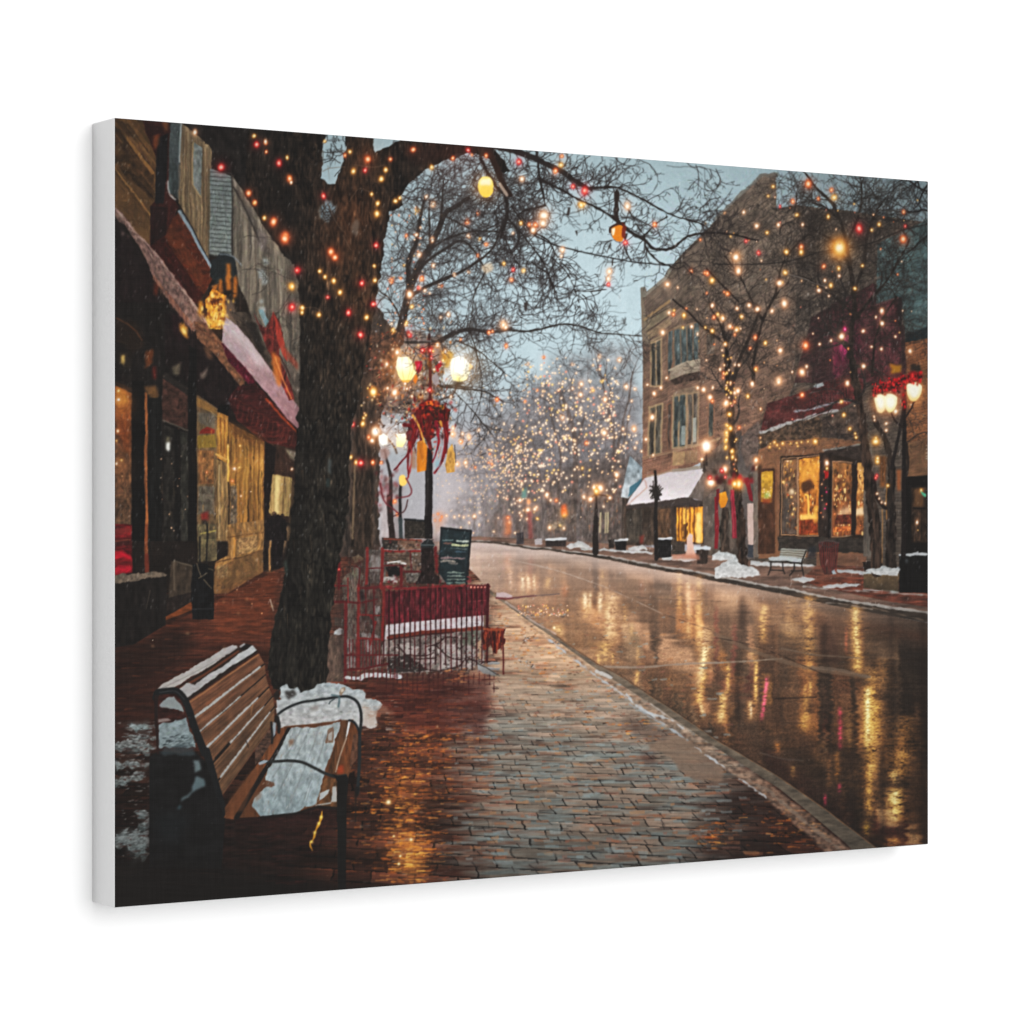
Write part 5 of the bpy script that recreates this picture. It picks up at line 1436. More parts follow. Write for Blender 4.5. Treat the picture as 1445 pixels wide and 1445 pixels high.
def paint_left_base():
    r = random.Random(44)
    # stone base, base board, planter, litter bin
    fill('I 640,230 775,260 775,440 620,475', (66, 54, 43), 1, tex=(4, 10), amp=.35)
    stroke('I 660,228 660,420', 2.2, 2, (110, 96, 80), .7)
    stroke('I 660,230 770,262', 2, 2, (120, 108, 90), .6)
    fill('I 600,590 775,490 775,545 600,612', (118, 62, 30), 1, tex=(9, 3), amp=.3)
    fill('I 610,470 775,430 775,490 610,580', (44, 34, 30), 1, tex=(4, 6), amp=.4)
    fill('I 250,345 612,312 604,640 400,765 250,790', (33, 28, 26), 1, tex=(6, 16), amp=.45)
    stroke('I 505,420 480,540', 1.6, 1, (96, 84, 70), .5)
    fill('I 250,320 420,318 500,300 600,305 618,322 480,345 340,372 250,375', (112, 98, 84), 1, rough=1.8, rsc=5, tex=(3, 3), amp=.35)
    fill('I 770,255 835,245 905,268 915,440 908,605 772,605', (20, 21, 23), 1, tex=(4, 8), amp=.5, rough=.8)
    for s in ('I 800,250 830,330', 'I 815,340 870,310', 'I 850,350 900,410', 'I 880,280 910,290'):
        stroke(s, 1.4, 1.2, (140, 120, 90), .7)
    stroke('I 775,540 905,535', 1.4, 1.4, (52, 52, 54), .8)


def paint_left_walk():
    r = random.Random(15)
    fill('I 250,775 400,765 605,640 605,612 775,545 775,605 908,605 912,447 1000,440 1228,300 1345,315 1320,430 1260,860 1290,1060 1290,1445 250,1445', (84, 40, 26), .55, tex=(22, 3), amp=.5)
    fill('I 250,775 420,760 640,650 800,700 700,900 250,1100', (30, 19, 16), .62, soft=7)
    fill('I 250,1000 700,900 900,760 1240,700 1240,900 800,1000 600,1100 560,1445 250,1445', (40, 20, 17), .42, soft=9, rough=8)
    fill('I 920,460 1228,310 1330,320 1300,480 1250,700 980,760 900,640', (118, 58, 30), .4, soft=5, tex=(14, 3), amp=.5)
    for k in range(260):
        x, y = r.uniform(165, 385), r.uniform(822, 1180)
        s = (y - 742) / 300
        stroke([(x, y), (x + r.uniform(6, 26) * (s + .3), y - r.uniform(-.6, 1.6))], r.uniform(.8, 2.2), .8, r.choice([(120, 58, 32), (44, 22, 17), (60, 28, 20), (136, 72, 42), (38, 20, 16), (104, 46, 26)]), .45)
    for k in range(9):
        x, y = r.uniform(170, 385), r.uniform(830, 1000)
        bulb(x, y, r.uniform(.4, .9), 'w', .06)
    for x, y, w in ((740, 695, 9), (520, 770, 8), (560, 640, 5), (1280, 520, 9), (1120, 480, 5), (970, 490, 4), (1060, 570, 5)):
        a, b = pts('I %d,%d' % (x, y))[0]
        fill([(a - w * .4, b - 1), (a + w * .2, b - 1.6), (a + w * .5, b + 1), (a, b + 2)], (168, 134, 96), .65, rough=1, soft=1)
    stroke('I 1270,480 1290,550', 2, 1.4, (190, 184, 170), .6)
    # thin half-melted snow by the bench
    snowc = (140, 148, 148)
    for s, q in (('I 340,1290 480,1265 550,1285 545,1310 400,1305', 2.5), ('I 320,1350 430,1335 520,1350 600,1345 600,1370 400,1372', 1.6), ('M 280,130 400,110 490,120 550,160 500,205 400,190 290,170', 3.5), ('M 270,240 330,250 495,240 490,280 380,285 280,310', 3.5), ('M 270,370 360,340 480,300 470,350 330,400 275,410', 2.5), ('M 270,720 330,700 495,690 500,860 440,880 330,800 270,770', 4.5), ('M 400,570 500,560 500,600 430,610', 2), ('M 350,10 470,0 500,40 420,60', 2), ('M 430,640 500,600 500,680 450,690', 3)):
        fill(s, (104, 112, 112), .45, rough=q * 2.2, rsc=7, soft=2)
        fill(s, snowc, .72, rough=q * 1.3, rsc=6, tex=(4, 2.2), amp=.6, c2=(108, 122, 122))
    for k in range(260):
        x, y = r.uniform(163, 214), r.uniform(1018, 1215)
        L = r.uniform(3, 14)
        fill([(x, y), (x + L, y - r.uniform(0, 2)), (x + L * .8, y + r.uniform(.6, 2))], r.choice([(128, 136, 136), (150, 156, 154), (52, 28, 24), (70, 34, 28)]), .55, rough=.8)
    fill('M 250,880 500,860 520,1040 480,1445 250,1445', (34, 30, 26), .75, soft=5)


def paint_bench():
    r = random.Random(19)
    # shade and slush seen through the frame
    fill('I 560,1060 600,1060 700,1080 790,1445 545,1445 550,1100', (66, 32, 26), 1, tex=(9, 4), amp=.5)
    fill('Q 110,880 180,800 270,790 330,860 380,950 300,930 200,900 130,900', (138, 146, 146), .95, rough=1.5)
    fill('Q 100,1030 200,1010 230,1030 150,1060 100,1065', (150, 140, 136), .8, rough=1)
    fill('Q 100,1090 240,1040 400,1010 450,1180 500,1330 100,1330', (130, 142, 144), 1, rough=2, tex=(5, 4), amp=.25)
    for k in range(50):
        a, b = pts('Q %f,%f' % (r.uniform(140, 490), r.uniform(1200, 1330)))[0]
        stroke([(a, b), (a + r.uniform(3, 8), b - r.uniform(0, 2.5))], r.uniform(.8, 1.8), .7, r.choice([(44, 54, 58), (58, 66, 70), (100, 112, 114)]), .75)
    # dark block under the seat and the gloom at the print's lower left
    fill('M 500,215 560,180 700,195 790,185 870,260 930,440 1000,575 1450,560 1450,900 1300,1000 900,930 500,900', (44, 25, 21), .75, soft=4, tex=(18, 4), amp=.7)
    fill('M 500,215 560,180 700,195 790,185 870,260 930,440 985,570 975,720 960,930 500,930', (26, 26, 27), 1, tex=(16, 10), amp=.3)
    fill('M 560,170 680,140 780,160 790,200 600,215', (64, 76, 80), .75, rough=3, soft=1)
    fill('M 480,900 700,890 1000,930 1450,1010 1800,1080 1800,1600 200,1600 200,1150 420,960', (30, 26, 24), .85, soft=10)
    fill('M 520,600 640,560 760,600 700,760 560,760', (32, 40, 44), .6, soft=6)
    fill('M 780,240 815,235 830,300 790,320', (112, 126, 128), .9, rough=1, soft=1)
    fill('M 795,345 850,350 852,400 800,430 745,480 700,510 710,480 770,440', (100, 118, 122), .9, rough=1.4, soft=1)
    fill('M 690,520 710,530 695,555 675,550', (70, 100, 108), .7, soft=1)
    for k in range(70):
        a, b = pts('N %f,%f' % (r.uniform(-300, 350), r.uniform(690, 1120)))[0]
        stroke([(a, b), (a + r.uniform(8, 34), b - r.uniform(0, 3))], r.uniform(1, 2.4), .8, r.choice([(58, 26, 22), (70, 30, 26), (24, 20, 19), (46, 24, 21), (84, 34, 28)]), .5)
    fill('N -200,640 330,640 330,900 100,860 -200,800', (58, 28, 24), .4, soft=7, tex=(14, 3), amp=.7)
    # seen through under the back: bricks
    fill('R 0,560 160,500 190,620 60,800 0,860', (86, 62, 50), 1, tex=(5, 4), amp=.5)
    for k in range(24):
        a, b = pts('R %f,%f' % (r.uniform(0, 150), r.uniform(560, 820)))[0]
        stroke([(a, b), (a + r.uniform(5, 14), b + r.uniform(-1, 1))], 1.5, 1, r.choice([(42, 30, 26), (100, 72, 56), (58, 40, 32)]), .6)
    # back rest of the bench: slats with lines of snow between them
    Lp = np.array(pts('Q 430,830 490,1025 540,1180 605,1365') + [(296.5, 1082), (303.5, 1109), (311, 1127)])
    Rp = np.array(pts('Q 1180,320 1245,440 1255,555 1290,690 1330,790 1350,900 1360,1010'))
    Rp[6] = pts('Q 1345,1060')[0]
    fill([tuple(p) for p in Lp] + [tuple(p) for p in Rp[::-1]], (110, 72, 50), 1, c2=(104, 68, 48), tex=(26, 3), amp=.15)
    for i in range(6):
        a0, a1, b0, b1 = Lp[i], Lp[i + 1], Rp[i], Rp[i + 1]
        q = [a0, b0, b0 + (b1 - b0) * .92, a0 + (a1 - a0) * .92]
        base = (110 - i * 2, 73, 52)
        ang = math.atan2(b0[1] - a0[1], b0[0] - a0[0])

        def wood(X, Y, ang=ang, base=base, i=i):
            u = X * math.cos(ang) + Y * math.sin(ang)
            v = -X * math.sin(ang) + Y * math.cos(ang)
            n = fbm(u, v, 34, 2.2, 40 + i, 3) - .5
            n2 = fbm(u, v, 12, 12, 50 + i, 2) - .5
            return col(base) * (1 + .5 * n + .3 * n2)[..., None]
        fill([tuple(p) for p in q], (0, 0, 0), 1, fn=wood)
        # lit upper edge
        stroke([tuple(a0 + (a1 - a0) * .06), tuple(b0 + (b1 - b0) * .06)], 1, 1, (146, 108, 80), .5)
        # gap below: dark slot, then snow lying in it
        g0, g1 = a0 + (a1 - a0) * .96, b0 + (b1 - b0) * .96
        if i < 5:
            stroke([tuple(g0), tuple(g1)], 3.2, 2.4, (34, 27, 24), .95)
            t0, t1 = [(.0, .93), (.0, .62), (.0, .82), (.30, .86), (.10, .92)][i]
            for k in range(20):
                ta, tb = t0 + (t1 - t0) * k / 20, t0 + (t1 - t0) * (k + 1.05) / 20
                if i in (1, 2, 3) and r.random() < .1:
                    continue
                wv = (4.6, 2.6, 4.0, 3.2, 4.0)[i] * (1 - .45 * ta) * r.uniform(.75, 1.15)
                stroke([tuple(g0 + (g1 - g0) * ta - (0, .8)), tuple(g0 + (g1 - g0) * tb - (0, .8))], wv, wv, (164, 162, 158), .95, rough=.5)
    stroke('Q 860,1290 720,1445', 4, 4, (34, 27, 24), .9)
    stroke('Q 1110,870 1095,980', 1.6, 1.2, (150, 110, 76), .7)
    stroke('Q 1045,1260 1070,1330', 1.6, 1, (40, 30, 26), .9)
    stroke([pts('Q 435,850')[0], pts('Q 1170,335')[0]], 1.6, 1.4, (160, 112, 72), .7)
    # top rolls: two slats carrying snow
    fill('Q 320,690 970,250 1060,220 1180,300 420,830', (52, 36, 28), 1)
    stroke('Q 345,690 600,545 960,300', 3.4, 3, (104, 58, 36), .95)
    stroke('Q 330,675 620,490 950,270', 1.6, 1.6, (44, 28, 22), .9)
    fill('Q 95,700 150,650 420,500 690,340 790,270 900,228 950,245 955,262 840,335 640,470 420,590 280,685 180,715', (158, 154, 152), 1, c2=(170, 164, 158), rough=.9, rsc=5, tex=(8, 3), amp=.08)
    stroke('Q 150,690 420,560 700,410 940,262', 1.4, 1.4, (128, 124, 122), .6)
    fill('Q 330,700 400,640 450,635 490,660 560,600 640,540 760,480 820,440 900,370 980,310 1110,235 1165,280 1100,330 900,450 690,590 480,745 415,800 385,770', (166, 168, 168), 1, c2=(158, 154, 152), rough=.9, rsc=5, tex=(7, 3), amp=.1)
    stroke('Q 415,805 560,705 900,465 1160,300', 2.2, 2, (42, 34, 30), .95)
    fill('Q 975,255 1030,215 1110,225 1060,275 1010,300', (34, 28, 26), .95)
    fill('Q 970,245 1020,212 1040,222 985,262', (156, 156, 156), .95)
    fill('Q 780,255 820,235 810,275', (126, 96, 70), .7, soft=1)
    # iron end frame
    stroke('Q 70,800 95,740 180,725 290,720 370,790 430,920 480,1080 540,1240 600,1390', 8, 11, (29, 32, 34), 1, curve=True)
    stroke([(291, 1060), (300, 1090), (309, 1120), (318, 1146)], 11, 7, (29, 31, 33), 1, curve=True)
    stroke('Q 80,790 80,1000 95,1300', 6, 3.5, (44, 30, 28), 1, curve=True)
    stroke('I 548,1240 552,1400 555,1460', 2.2, 2.6, (56, 28, 24), .9)
    stroke('Q 120,740 280,725 380,810', 1.4, 1.2, (84, 84, 86), .6, curve=True)
    # snow bank round the tree, behind the seat
    fill('R 205,210 260,200 250,80 330,30 350,80 430,80 470,130 600,90 640,50 740,10 900,40 1000,90 1110,110 1130,180 1220,200 1300,240 1240,340 1245,470 1180,500 1090,470 1060,500 880,400 700,460 480,490 330,470 250,500', (148, 156, 158), 1, c2=(164, 162, 160), rough=2, rsc=6, tex=(5, 4), amp=.22)
    fill('R 300,110 400,100 420,150 330,190', (50, 46, 44), .85, rough=2, soft=1)
    fill('R 190,130 250,110 250,210 200,210', (36, 33, 31), .8, rough=2)
    fill('R 1090,230 1240,330 1240,480 1100,480', (172, 154, 140), .6, soft=2)
    fill('R 1200,330 1300,250 1400,300 1420,340 1250,360', (130, 100, 86), .6, rough=2.5, soft=1)
    for k in range(36):
        a, b = pts('R %f,%f' % (r.uniform(1080, 1420), r.uniform(180, 520)))[0]
        stroke([(a, b), (a + r.uniform(3, 12), b + r.uniform(-1, 1))], r.uniform(.8, 2), .8, r.choice([(170, 160, 152), (150, 118, 98), (128, 88, 66)]), .45)
    fill('R 555,270 620,250 660,270 640,310 570,315', (124, 118, 112), .6, soft=1)
    fill('R 860,320 885,315 885,335', (70, 72, 74), .8)
    for k in range(40):
        a, b = pts('R %f,%f' % (r.uniform(260, 1000), r.uniform(120, 460)))[0]
        stroke([(a, b), (a + r.uniform(1, 5), b + r.uniform(-1, 2))], r.uniform(.6, 1.6), .6, r.choice([(128, 130, 130), (140, 132, 124), (184, 186, 186)]), .5)
    # seat: brown slats, thick snow
    fill('R 300,470 1000,400 1060,560 1010,800 960,950 880,1300 430,1350 60,1390 -300,1410 -310,1300 60,800', (98, 60, 36), 1, tex=(4, 14), amp=.2)
    fill('R 255,490 320,470 355,490 150,810 -60,1180 -220,1420 -320,1400 -120,1080 60,800', (112, 68, 40), 1, tex=(4, 20), amp=.25)
    stroke('R 345,500 200,770 100,920 -60,1180 -190,1400', 6, 7, (32, 27, 26), .95)
    fill('M 1000,500 1150,300 1190,330 1100,560 1030,575', (112, 68, 40), .6, soft=1)
    fill('R 355,490 480,480 620,478 760,450 870,420 850,520 815,600 790,720 720,900 690,1010 655,1150 620,1270 510,1290 490,1310 400,1350 60,1394 30,1350 -30,1290 0,1190 110,1090 100,990 150,880 230,760 300,600', (150, 156, 156), 1, c2=(136, 150, 153), rough=1.3, rsc=6, tex=(5, 8), amp=.24)
    fill('R 750,480 805,470 800,570 790,640 715,640 735,560', (112, 84, 66), .85, rough=1.6)
    fill('R 750,540 790,520 780,610 745,610', (160, 160, 156), .8, rough=1)
    fill('R 335,610 400,590 390,650 340,680', (120, 84, 62), .7, rough=1.5, soft=1)
    fill('R 90,1010 200,1045 205,1070 100,1100 60,1090', (100, 60, 38), .85, rough=1.5)
    fill('R -20,1180 60,1120 70,1180 0,1240', (124, 100, 84), .6, rough=2, soft=1)
    for k in range(60):
        a, b = pts('R %f,%f' % (r.uniform(100, 700), r.uniform(520, 1330)))[0]
        stroke([(a, b), (a + r.uniform(-3, 1), b + r.uniform(1, 6))], r.uniform(.6, 1.6), .6, r.choice([(122, 124, 124), (134, 118, 104), (104, 100, 98), (168, 172, 172), (176, 180, 180)]), .45)
    for k in range(150):
        a, b = pts('R %f,%f' % (r.uniform(80, 840), r.uniform(470, 1340)))[0]
        stroke([(a, b), (a - r.uniform(.5, 3), b + r.uniform(1, 7))], r.uniform(.6, 2), .6, r.choice([(192, 194, 192), (180, 184, 184), (118, 122, 122), (132, 116, 100)]), .4) if (a - 360) * 7.225 > 360 - (b - 1028) * 4.6 and (a - 360) * 7.225 < 860 - (b - 1018) * 2.1 else None
    for q in ('R 480,482 330,760 130,1060', 'R 560,480 420,780 180,1250', 'R 660,470 560,760 330,1320', 'R 720,560 640,820 470,1290'):
        stroke(q, 1.6, 1.4, (112, 116, 116), .5, rough=.7)
    for q in ('R 640,490 600,650 570,800', 'R 700,650 650,800', 'R 580,1050 520,1240', 'R 440,480 400,640'):
        stroke(q, 1, .8, (112, 112, 112), .55)
    fill('R 880,410 960,405 930,600 860,800 800,950 740,930 800,720 850,560', (96, 62, 38), 1, tex=(3, 16), amp=.35)
    fill('R 960,410 1010,440 1050,560 1000,780 940,950 830,950 850,860 900,700', (108, 64, 36), 1, tex=(3, 16), amp=.3)
    fill('R 840,880 900,860 900,950 835,950', (164, 62, 26), .8, soft=1)
    fill('R 950,420 975,415 945,550 920,600', (196, 200, 202), .9)
    stroke('R 930,590 870,760 820,930', 1.6, 1.6, (186, 176, 164), .7)
    fill('R 1000,560 1045,540 1040,800 960,900 980,720', (92, 62, 46), .9, tex=(3, 6), amp=.4)
    fill('R 700,1000 820,1000 880,1130 840,1300 620,1280 660,1140', (104, 70, 42), 1, tex=(4, 9), amp=.4)
    fill('R 660,1150 760,1110 740,1160 650,1230', (166, 170, 170), .95, rough=1)
    fill('R 790,1090 830,1080 830,1240 770,1240', (162, 162, 158), .95, rough=.8)
    stroke('R 620,1275 770,1250', 2, 2, (160, 164, 164), .8)
    stroke('R 60,1400 420,1360 640,1290 840,1310', 4, 5, (32, 26, 24), .95)
    fill('R -200,1420 60,1400 420,1365 620,1300 840,1320 840,1480 -200,1480', (52, 26, 23), .7, tex=(12, 3), amp=.5)
    # arm rests and legs in thin bent iron
    stroke('R 235,345 330,280 470,225 600,205 740,185 880,165 960,170 1040,220 1075,310 1080,420 1065,560 1062,800 1045,1150', 3.4, 4.6, (38, 43, 45), 1, curve=True)
    stroke('R 960,410 1010,430 1050,500 1060,560', 3.5, 3, (30, 36, 42), 1, curve=True)
    stroke('R 780,150 840,160 860,180 850,270', 2.6, 3, (84, 102, 106), .9, curve=True)
    stroke('R 755,240 770,215 810,190', 2, 2, (60, 70, 72), .9, curve=True)
    fill('R 850,130 880,70 915,65 920,100 870,160', (128, 110, 92), .9, rough=1)
    fill('R 870,95 900,80 905,110 880,125', (190, 180, 164), .8)
    stroke('R 60,830 150,830 250,825 350,820 480,835 600,890 720,950 830,980 920,970', 4, 4.6, (44, 46, 45), 1, curve=True)
    fill('R 30,840 90,815 140,820 100,850 40,860', (150, 158, 164), .9, rough=.8)
    fill('R 780,950 840,975 930,965 950,1000 945,1100 930,1300 925,1445 830,1445 838,1310 880,1150 850,1060 820,1000', (27, 27, 27), 1)
    stroke('N 372,480 372,800 372,1180', 14, 11, (26, 25, 24), 1)
    stroke('R 1040,1100 1035,1170', 6, 5, (30, 26, 25), .9)
    stroke('R 1025,1160 1022,1440', 3.4, 1.6, (38, 26, 22), .7)
    fill('R 165,520 190,430 215,440 210,540 175,600', (140, 150, 156), .9, rough=1)
    stroke('R 165,430 175,560 170,640', 3, 3, (32, 30, 30), .95)
    stroke('R 225,380 245,470 240,530', 6, 4, (32, 30, 30), .95)
    # strip of gold light beneath the seat
    stroke('N 245,655 235,710 205,780 190,830 170,860 185,905', 3.2, 2.8, (196, 138, 44), .95, curve=True, rough=1)
    for x, y in ((240, 690), (225, 730), (200, 790), (180, 850)):
        spots([(*pts('N %d,%d' % (x, y))[0], 2.4, (250, 200, 90), .8)])
def paint_mid_left():
    r = random.Random(61)
    # mist and the far pavement between trunk and lamp
    fill('F 560,300 950,300 950,1445 560,1445', (140, 147, 152), .6, soft=6)
    fill('F 600,950 960,950 960,1445 600,1445', (156, 153, 156), .75, soft=4)
    fill('F 690,1080 760,1080 760,1445 690,1445', (120, 108, 106), .5, soft=2)
    fill('F 620,1150 690,1150 690,1445 620,1445', (182, 166, 164), .6, soft=2, tex=(3, 14), amp=.25)
    # second row of dim trees
    segs = []
    for x, y, a, L, w in ((560, 640, -1.7, 40, 3), (600, 640, -1.4, 36, 2.4), (540, 600, -2, 40, 3), (585, 620, -1.2, 40, 2.6), (630, 640, -1.5, 34, 2), (570, 520, -1.0, 40, 2.4), (555, 540, -1.6, 40, 2.4)):
        grow(segs, x, y, a, L, w, 5, r, .6, .3, .02, keep=.78)
    draw_tree(segs, (70, 58, 52), .75)
    # the second tree on the near side
    stroke([(512, 800), (513, 700), (520, 620), (536, 560), (552, 510), (563, 470)], 30, 14, (60, 46, 37), 1, curve=True, tex=(4, 14), amp=.5, rough=1.5)
    stroke([(505, 790), (505, 660), (512, 560), (520, 480)], 20, 11, (52, 40, 32), 1, curve=True, tex=(4, 14), amp=.5, rough=1)
    fill([(470, 810), (480, 600), (500, 470), (530, 430), (556, 470), (545, 520), (534, 600), (536, 800)], (58, 45, 36), .9, tex=(3, 12), amp=.8, rough=2.5)
    L2 = ['B 735,1460 760,1300 790,1180 830,1050 900,900 980,760 1030,640 1100,590 1180,540', 'B 830,1050 930,930 1050,850 1130,810 1220,880 1290,1000', 'B 780,1180 880,1120 1020,1060 1130,1010 1250,930 1330,860 1400,700',
          'B 800,1100 800,950 840,830 870,680 900,540', 'B 930,900 930,700 930,560', 'B 940,860 1040,800 1200,750 1420,760', 'B 1000,700 1010,560 1020,430', 'B 760,1350 700,1220 640,1150', 'B 1290,1000 1220,1150 1200,1260 1180,1400', 'B 1040,660 1200,740 1290,850']
    W2 = [(13, 5), (5, 2.4), (6, 2.2), (9, 3), (4, 2), (3, 2), (3.4, 1.6), (3, 1.5), (1.6, 1), (2, 1.2)]
    for s, (a, b) in zip(L2, W2):
        stroke(s, a, b, (52, 42, 36), .95, curve=True, tex=(3, 8), amp=.4, rough=.5)
    Lh = ['F 900,260 1010,180 1110,130 1200,110 1330,130 1450,110', 'C 0,1280 200,1302 400,1255 520,1265 680,1310 930,1330', 'F 1000,480 1150,490 1280,510 1400,580', 'F 1100,180 1230,240 1340,330 1445,420', 'F 1190,120 1230,260 1260,420 1250,560 1200,700', 'F 1080,500 1180,600 1260,700 1340,790', 'F 900,470 1020,470 1200,480']
    for s, (a, b) in zip(Lh, [(7, 4), (3.2, 1.2), (3, 1.4), (1.8, 1), (1.8, 1), (1.6, 1), (3, 2)]):
        stroke(s, a, b, (50, 42, 38), .92, curve=True, rough=.4)
    segs = []
    for s, n in zip(L2, (30, 22, 26, 22, 14, 20, 14, 12, 8, 12)):
        twigs(s, n, 24, 1.3, 3, r, segs=segs, da=1.3)
    for s, n in zip(Lh, (26, 26, 20, 14, 12, 12, 10)):
        twigs(s, n, 20, 1.0, 3, r, segs=segs, da=1.3)
    draw_tree(segs, (50, 43, 41), .85)
    segs = []
    for k in range(130):
        x, y = r.uniform(530, 720), r.uniform(230, 480)
        if (x - 533) * .9 + (y - 330) < -40 and x < 600:
            continue
        grow(segs, x, y, r.uniform(-3.1, .6), 15, .8, 3, r, .65, .4)
    draw_tree(segs, (66, 62, 64), .7)
    segs = []
    for k in range(60):
        x, y = r.uniform(520, 640), r.uniform(440, 600)
        grow(segs, x, y, r.uniform(-3.1, 3.1), 14, .9, 3, r, .65, .4)
    draw_tree(segs, (64, 52, 46), .6)
    fill('F 540,420 700,300 900,330 950,450 900,560 760,620 620,700 560,640', (96, 78, 70), .35, soft=5, rough=8)
    # wet glitter of ice and bulbs around the lamp
    for k in range(150):
        x, y = r.gauss(575, 22), r.gauss(590, 20)
        if x > 640 or y > 640:
            continue
        q = r.uniform(.5, 1.3)
        spots([(x, y, q, r.choice([(240, 228, 214), (190, 190, 196), (210, 180, 150), (230, 150, 90), (240, 235, 230)]), r.uniform(.4, .9))])
    for k in range(90):
        x, y = r.gauss(553, 20), r.gauss(520, 40)
        bulb(x, y, r.uniform(.4, 1.0), r.choice('oywro'), .45)
    spots([(545, 520, 24, (130, 56, 20), .4), (585, 500, 22, (130, 50, 20), .35), (560, 480, 30, (90, 44, 20), .3), (545, 610, 20, (150, 80, 50), .4)])
    lights('B', 'c 805,1150,2 870,730,1 845,775,1 910,535,1.1 955,580,2 865,900,1.3 945,805,1.2 955,970,1.2 865,1110,1.5 885,1055,1 1180,780,1.3 1290,835,1.2 1180,1010,1.2 1090,1030,1.3 1045,1280,1.3 1000,1300,1.1 780,1345,1.5 690,1340,1 1400,1345,2.2 930,1150,1 990,1100,.9 900,1130,.9 o 1170,690,1.3 1240,640,1.6 780,780,1 1290,835,1 1240,905,1.1 1330,1390,1.2 1130,1440,1 880,1050,1.2 685,1065,1.2 1010,1100,1 745,1050,1 r 800,1410,1.8 860,1110,1.3 y 770,970,1 820,1230,1.2 700,1385,1.2 855,615,1.2 1250,800,.9 1405,960,1', 1.7)
    fill('B 1270,960 1330,950 1340,1000 1290,1020 1265,990', (196, 176, 150), .85, soft=1)
    for k in range(80):
        a, b = r.uniform(545, 600), r.uniform(290, 460)
        bulb(a, b, r.uniform(.4, .9), r.choice('copycc'), .25)
    lights('F', 'c 590,762,2.6 565,820,1.8 725,260,2 655,335,1.4 710,510,2 620,360,1.2 620,310,1.2 1075,780,1.2 1110,970,1.3 1160,960,1.2 1180,790,1.1 1130,825,1.2 y 575,510,2.4 505,715,1.2 525,660,1 1030,255,1.8 985,210,1.8 785,70,1.3 430,925,1 460,960,1 510,680,.9 r 490,965,1.7 438,720,1.5 800,145,1.8 890,245,1.5 940,248,1.5 o 565,960,1.4 1360,565,1.3 1310,130,1.3 545,800,1.2 620,960,1 690,1215,1.3 710,1210,1 725,1290,1', 1.8)
    lights('W', 'c 620,1265,1.6 700,1250,1.5 575,960,2 650,1025,1.5 740,990,1.4 575,890,1.2 710,1290,1.1 735,990,1 840,920,.9 o 655,1030,1.2 795,1300,1.1 930,1250,1.1 1020,610,1.9 1075,1190,1.3 960,1260,.9 945,1160,.9 1305,620,1.2', 1.3)
    # farther twin lamps down the pavement
    stroke('F 640,880 680,1040 690,1440', 3, 6, (44, 34, 32), .9)
    stroke('F 672,1180 690,1440', 7, 8, (46, 34, 32), .95)
    stroke('F 742,1105 745,1445', 4, 4.4, (36, 34, 36), 1)
    fill('F 608,790 640,775 665,795 660,840 630,852 610,830', (255, 246, 220), 1)
    fill('F 718,780 775,775 785,810 760,865 722,862', (255, 246, 215), 1, c2=(255, 222, 140))
    spots([(*pts('F 635,812')[0], 10, (230, 130, 50), .4), (*pts('F 745,820')[0], 14, (230, 130, 50), .45), (*pts('F 590,762')[0], 4, (255, 240, 215), .9)])
    fill('F 610,870 660,860 680,900 650,950 610,930', (150, 120, 112), .8, soft=1)
    fill('F 735,1050 765,1038 785,1075 770,1105 738,1100', (232, 190, 100), 1, curve=True)
    for k in range(60):
        x, y = pts('F %f,%f' % (r.gauss(650, 40), r.gauss(1130, 70)))[0]
        fill([(x, y), (x + 3, y - 2), (x + 4, y + 2), (x + 1, y + 4)], r.choice([(110, 28, 34), (74, 26, 26), (140, 50, 50), (60, 44, 40), (160, 120, 110)]), .6, soft=1)
    stroke('F 780,1060 815,1130 800,1170 720,1190', 2.4, 2, (110, 40, 46), .8, curve=True)
    stroke('F 620,1090 640,1200 690,1250 740,1290', 2.4, 2, (110, 40, 46), .8, curve=True)
    stroke('F 790,1200 770,1270 700,1300', 1.8, 1.6, (70, 40, 40), .8, curve=True)
    stroke('F 452,980 440,1445', 2.4, 3, (126, 106, 82), .75)
    # board and boxes behind the railing
    fill('F 770,1320 905,1330 905,1445 770,1445', (52, 46, 40), 1, tex=(3, 3), amp=.5)
    stroke('F 772,1322 905,1335', 3, 3, (32, 34, 36), 1)
    stroke('F 745,1320 745,1445', 6, 6, (60, 72, 74), .8)


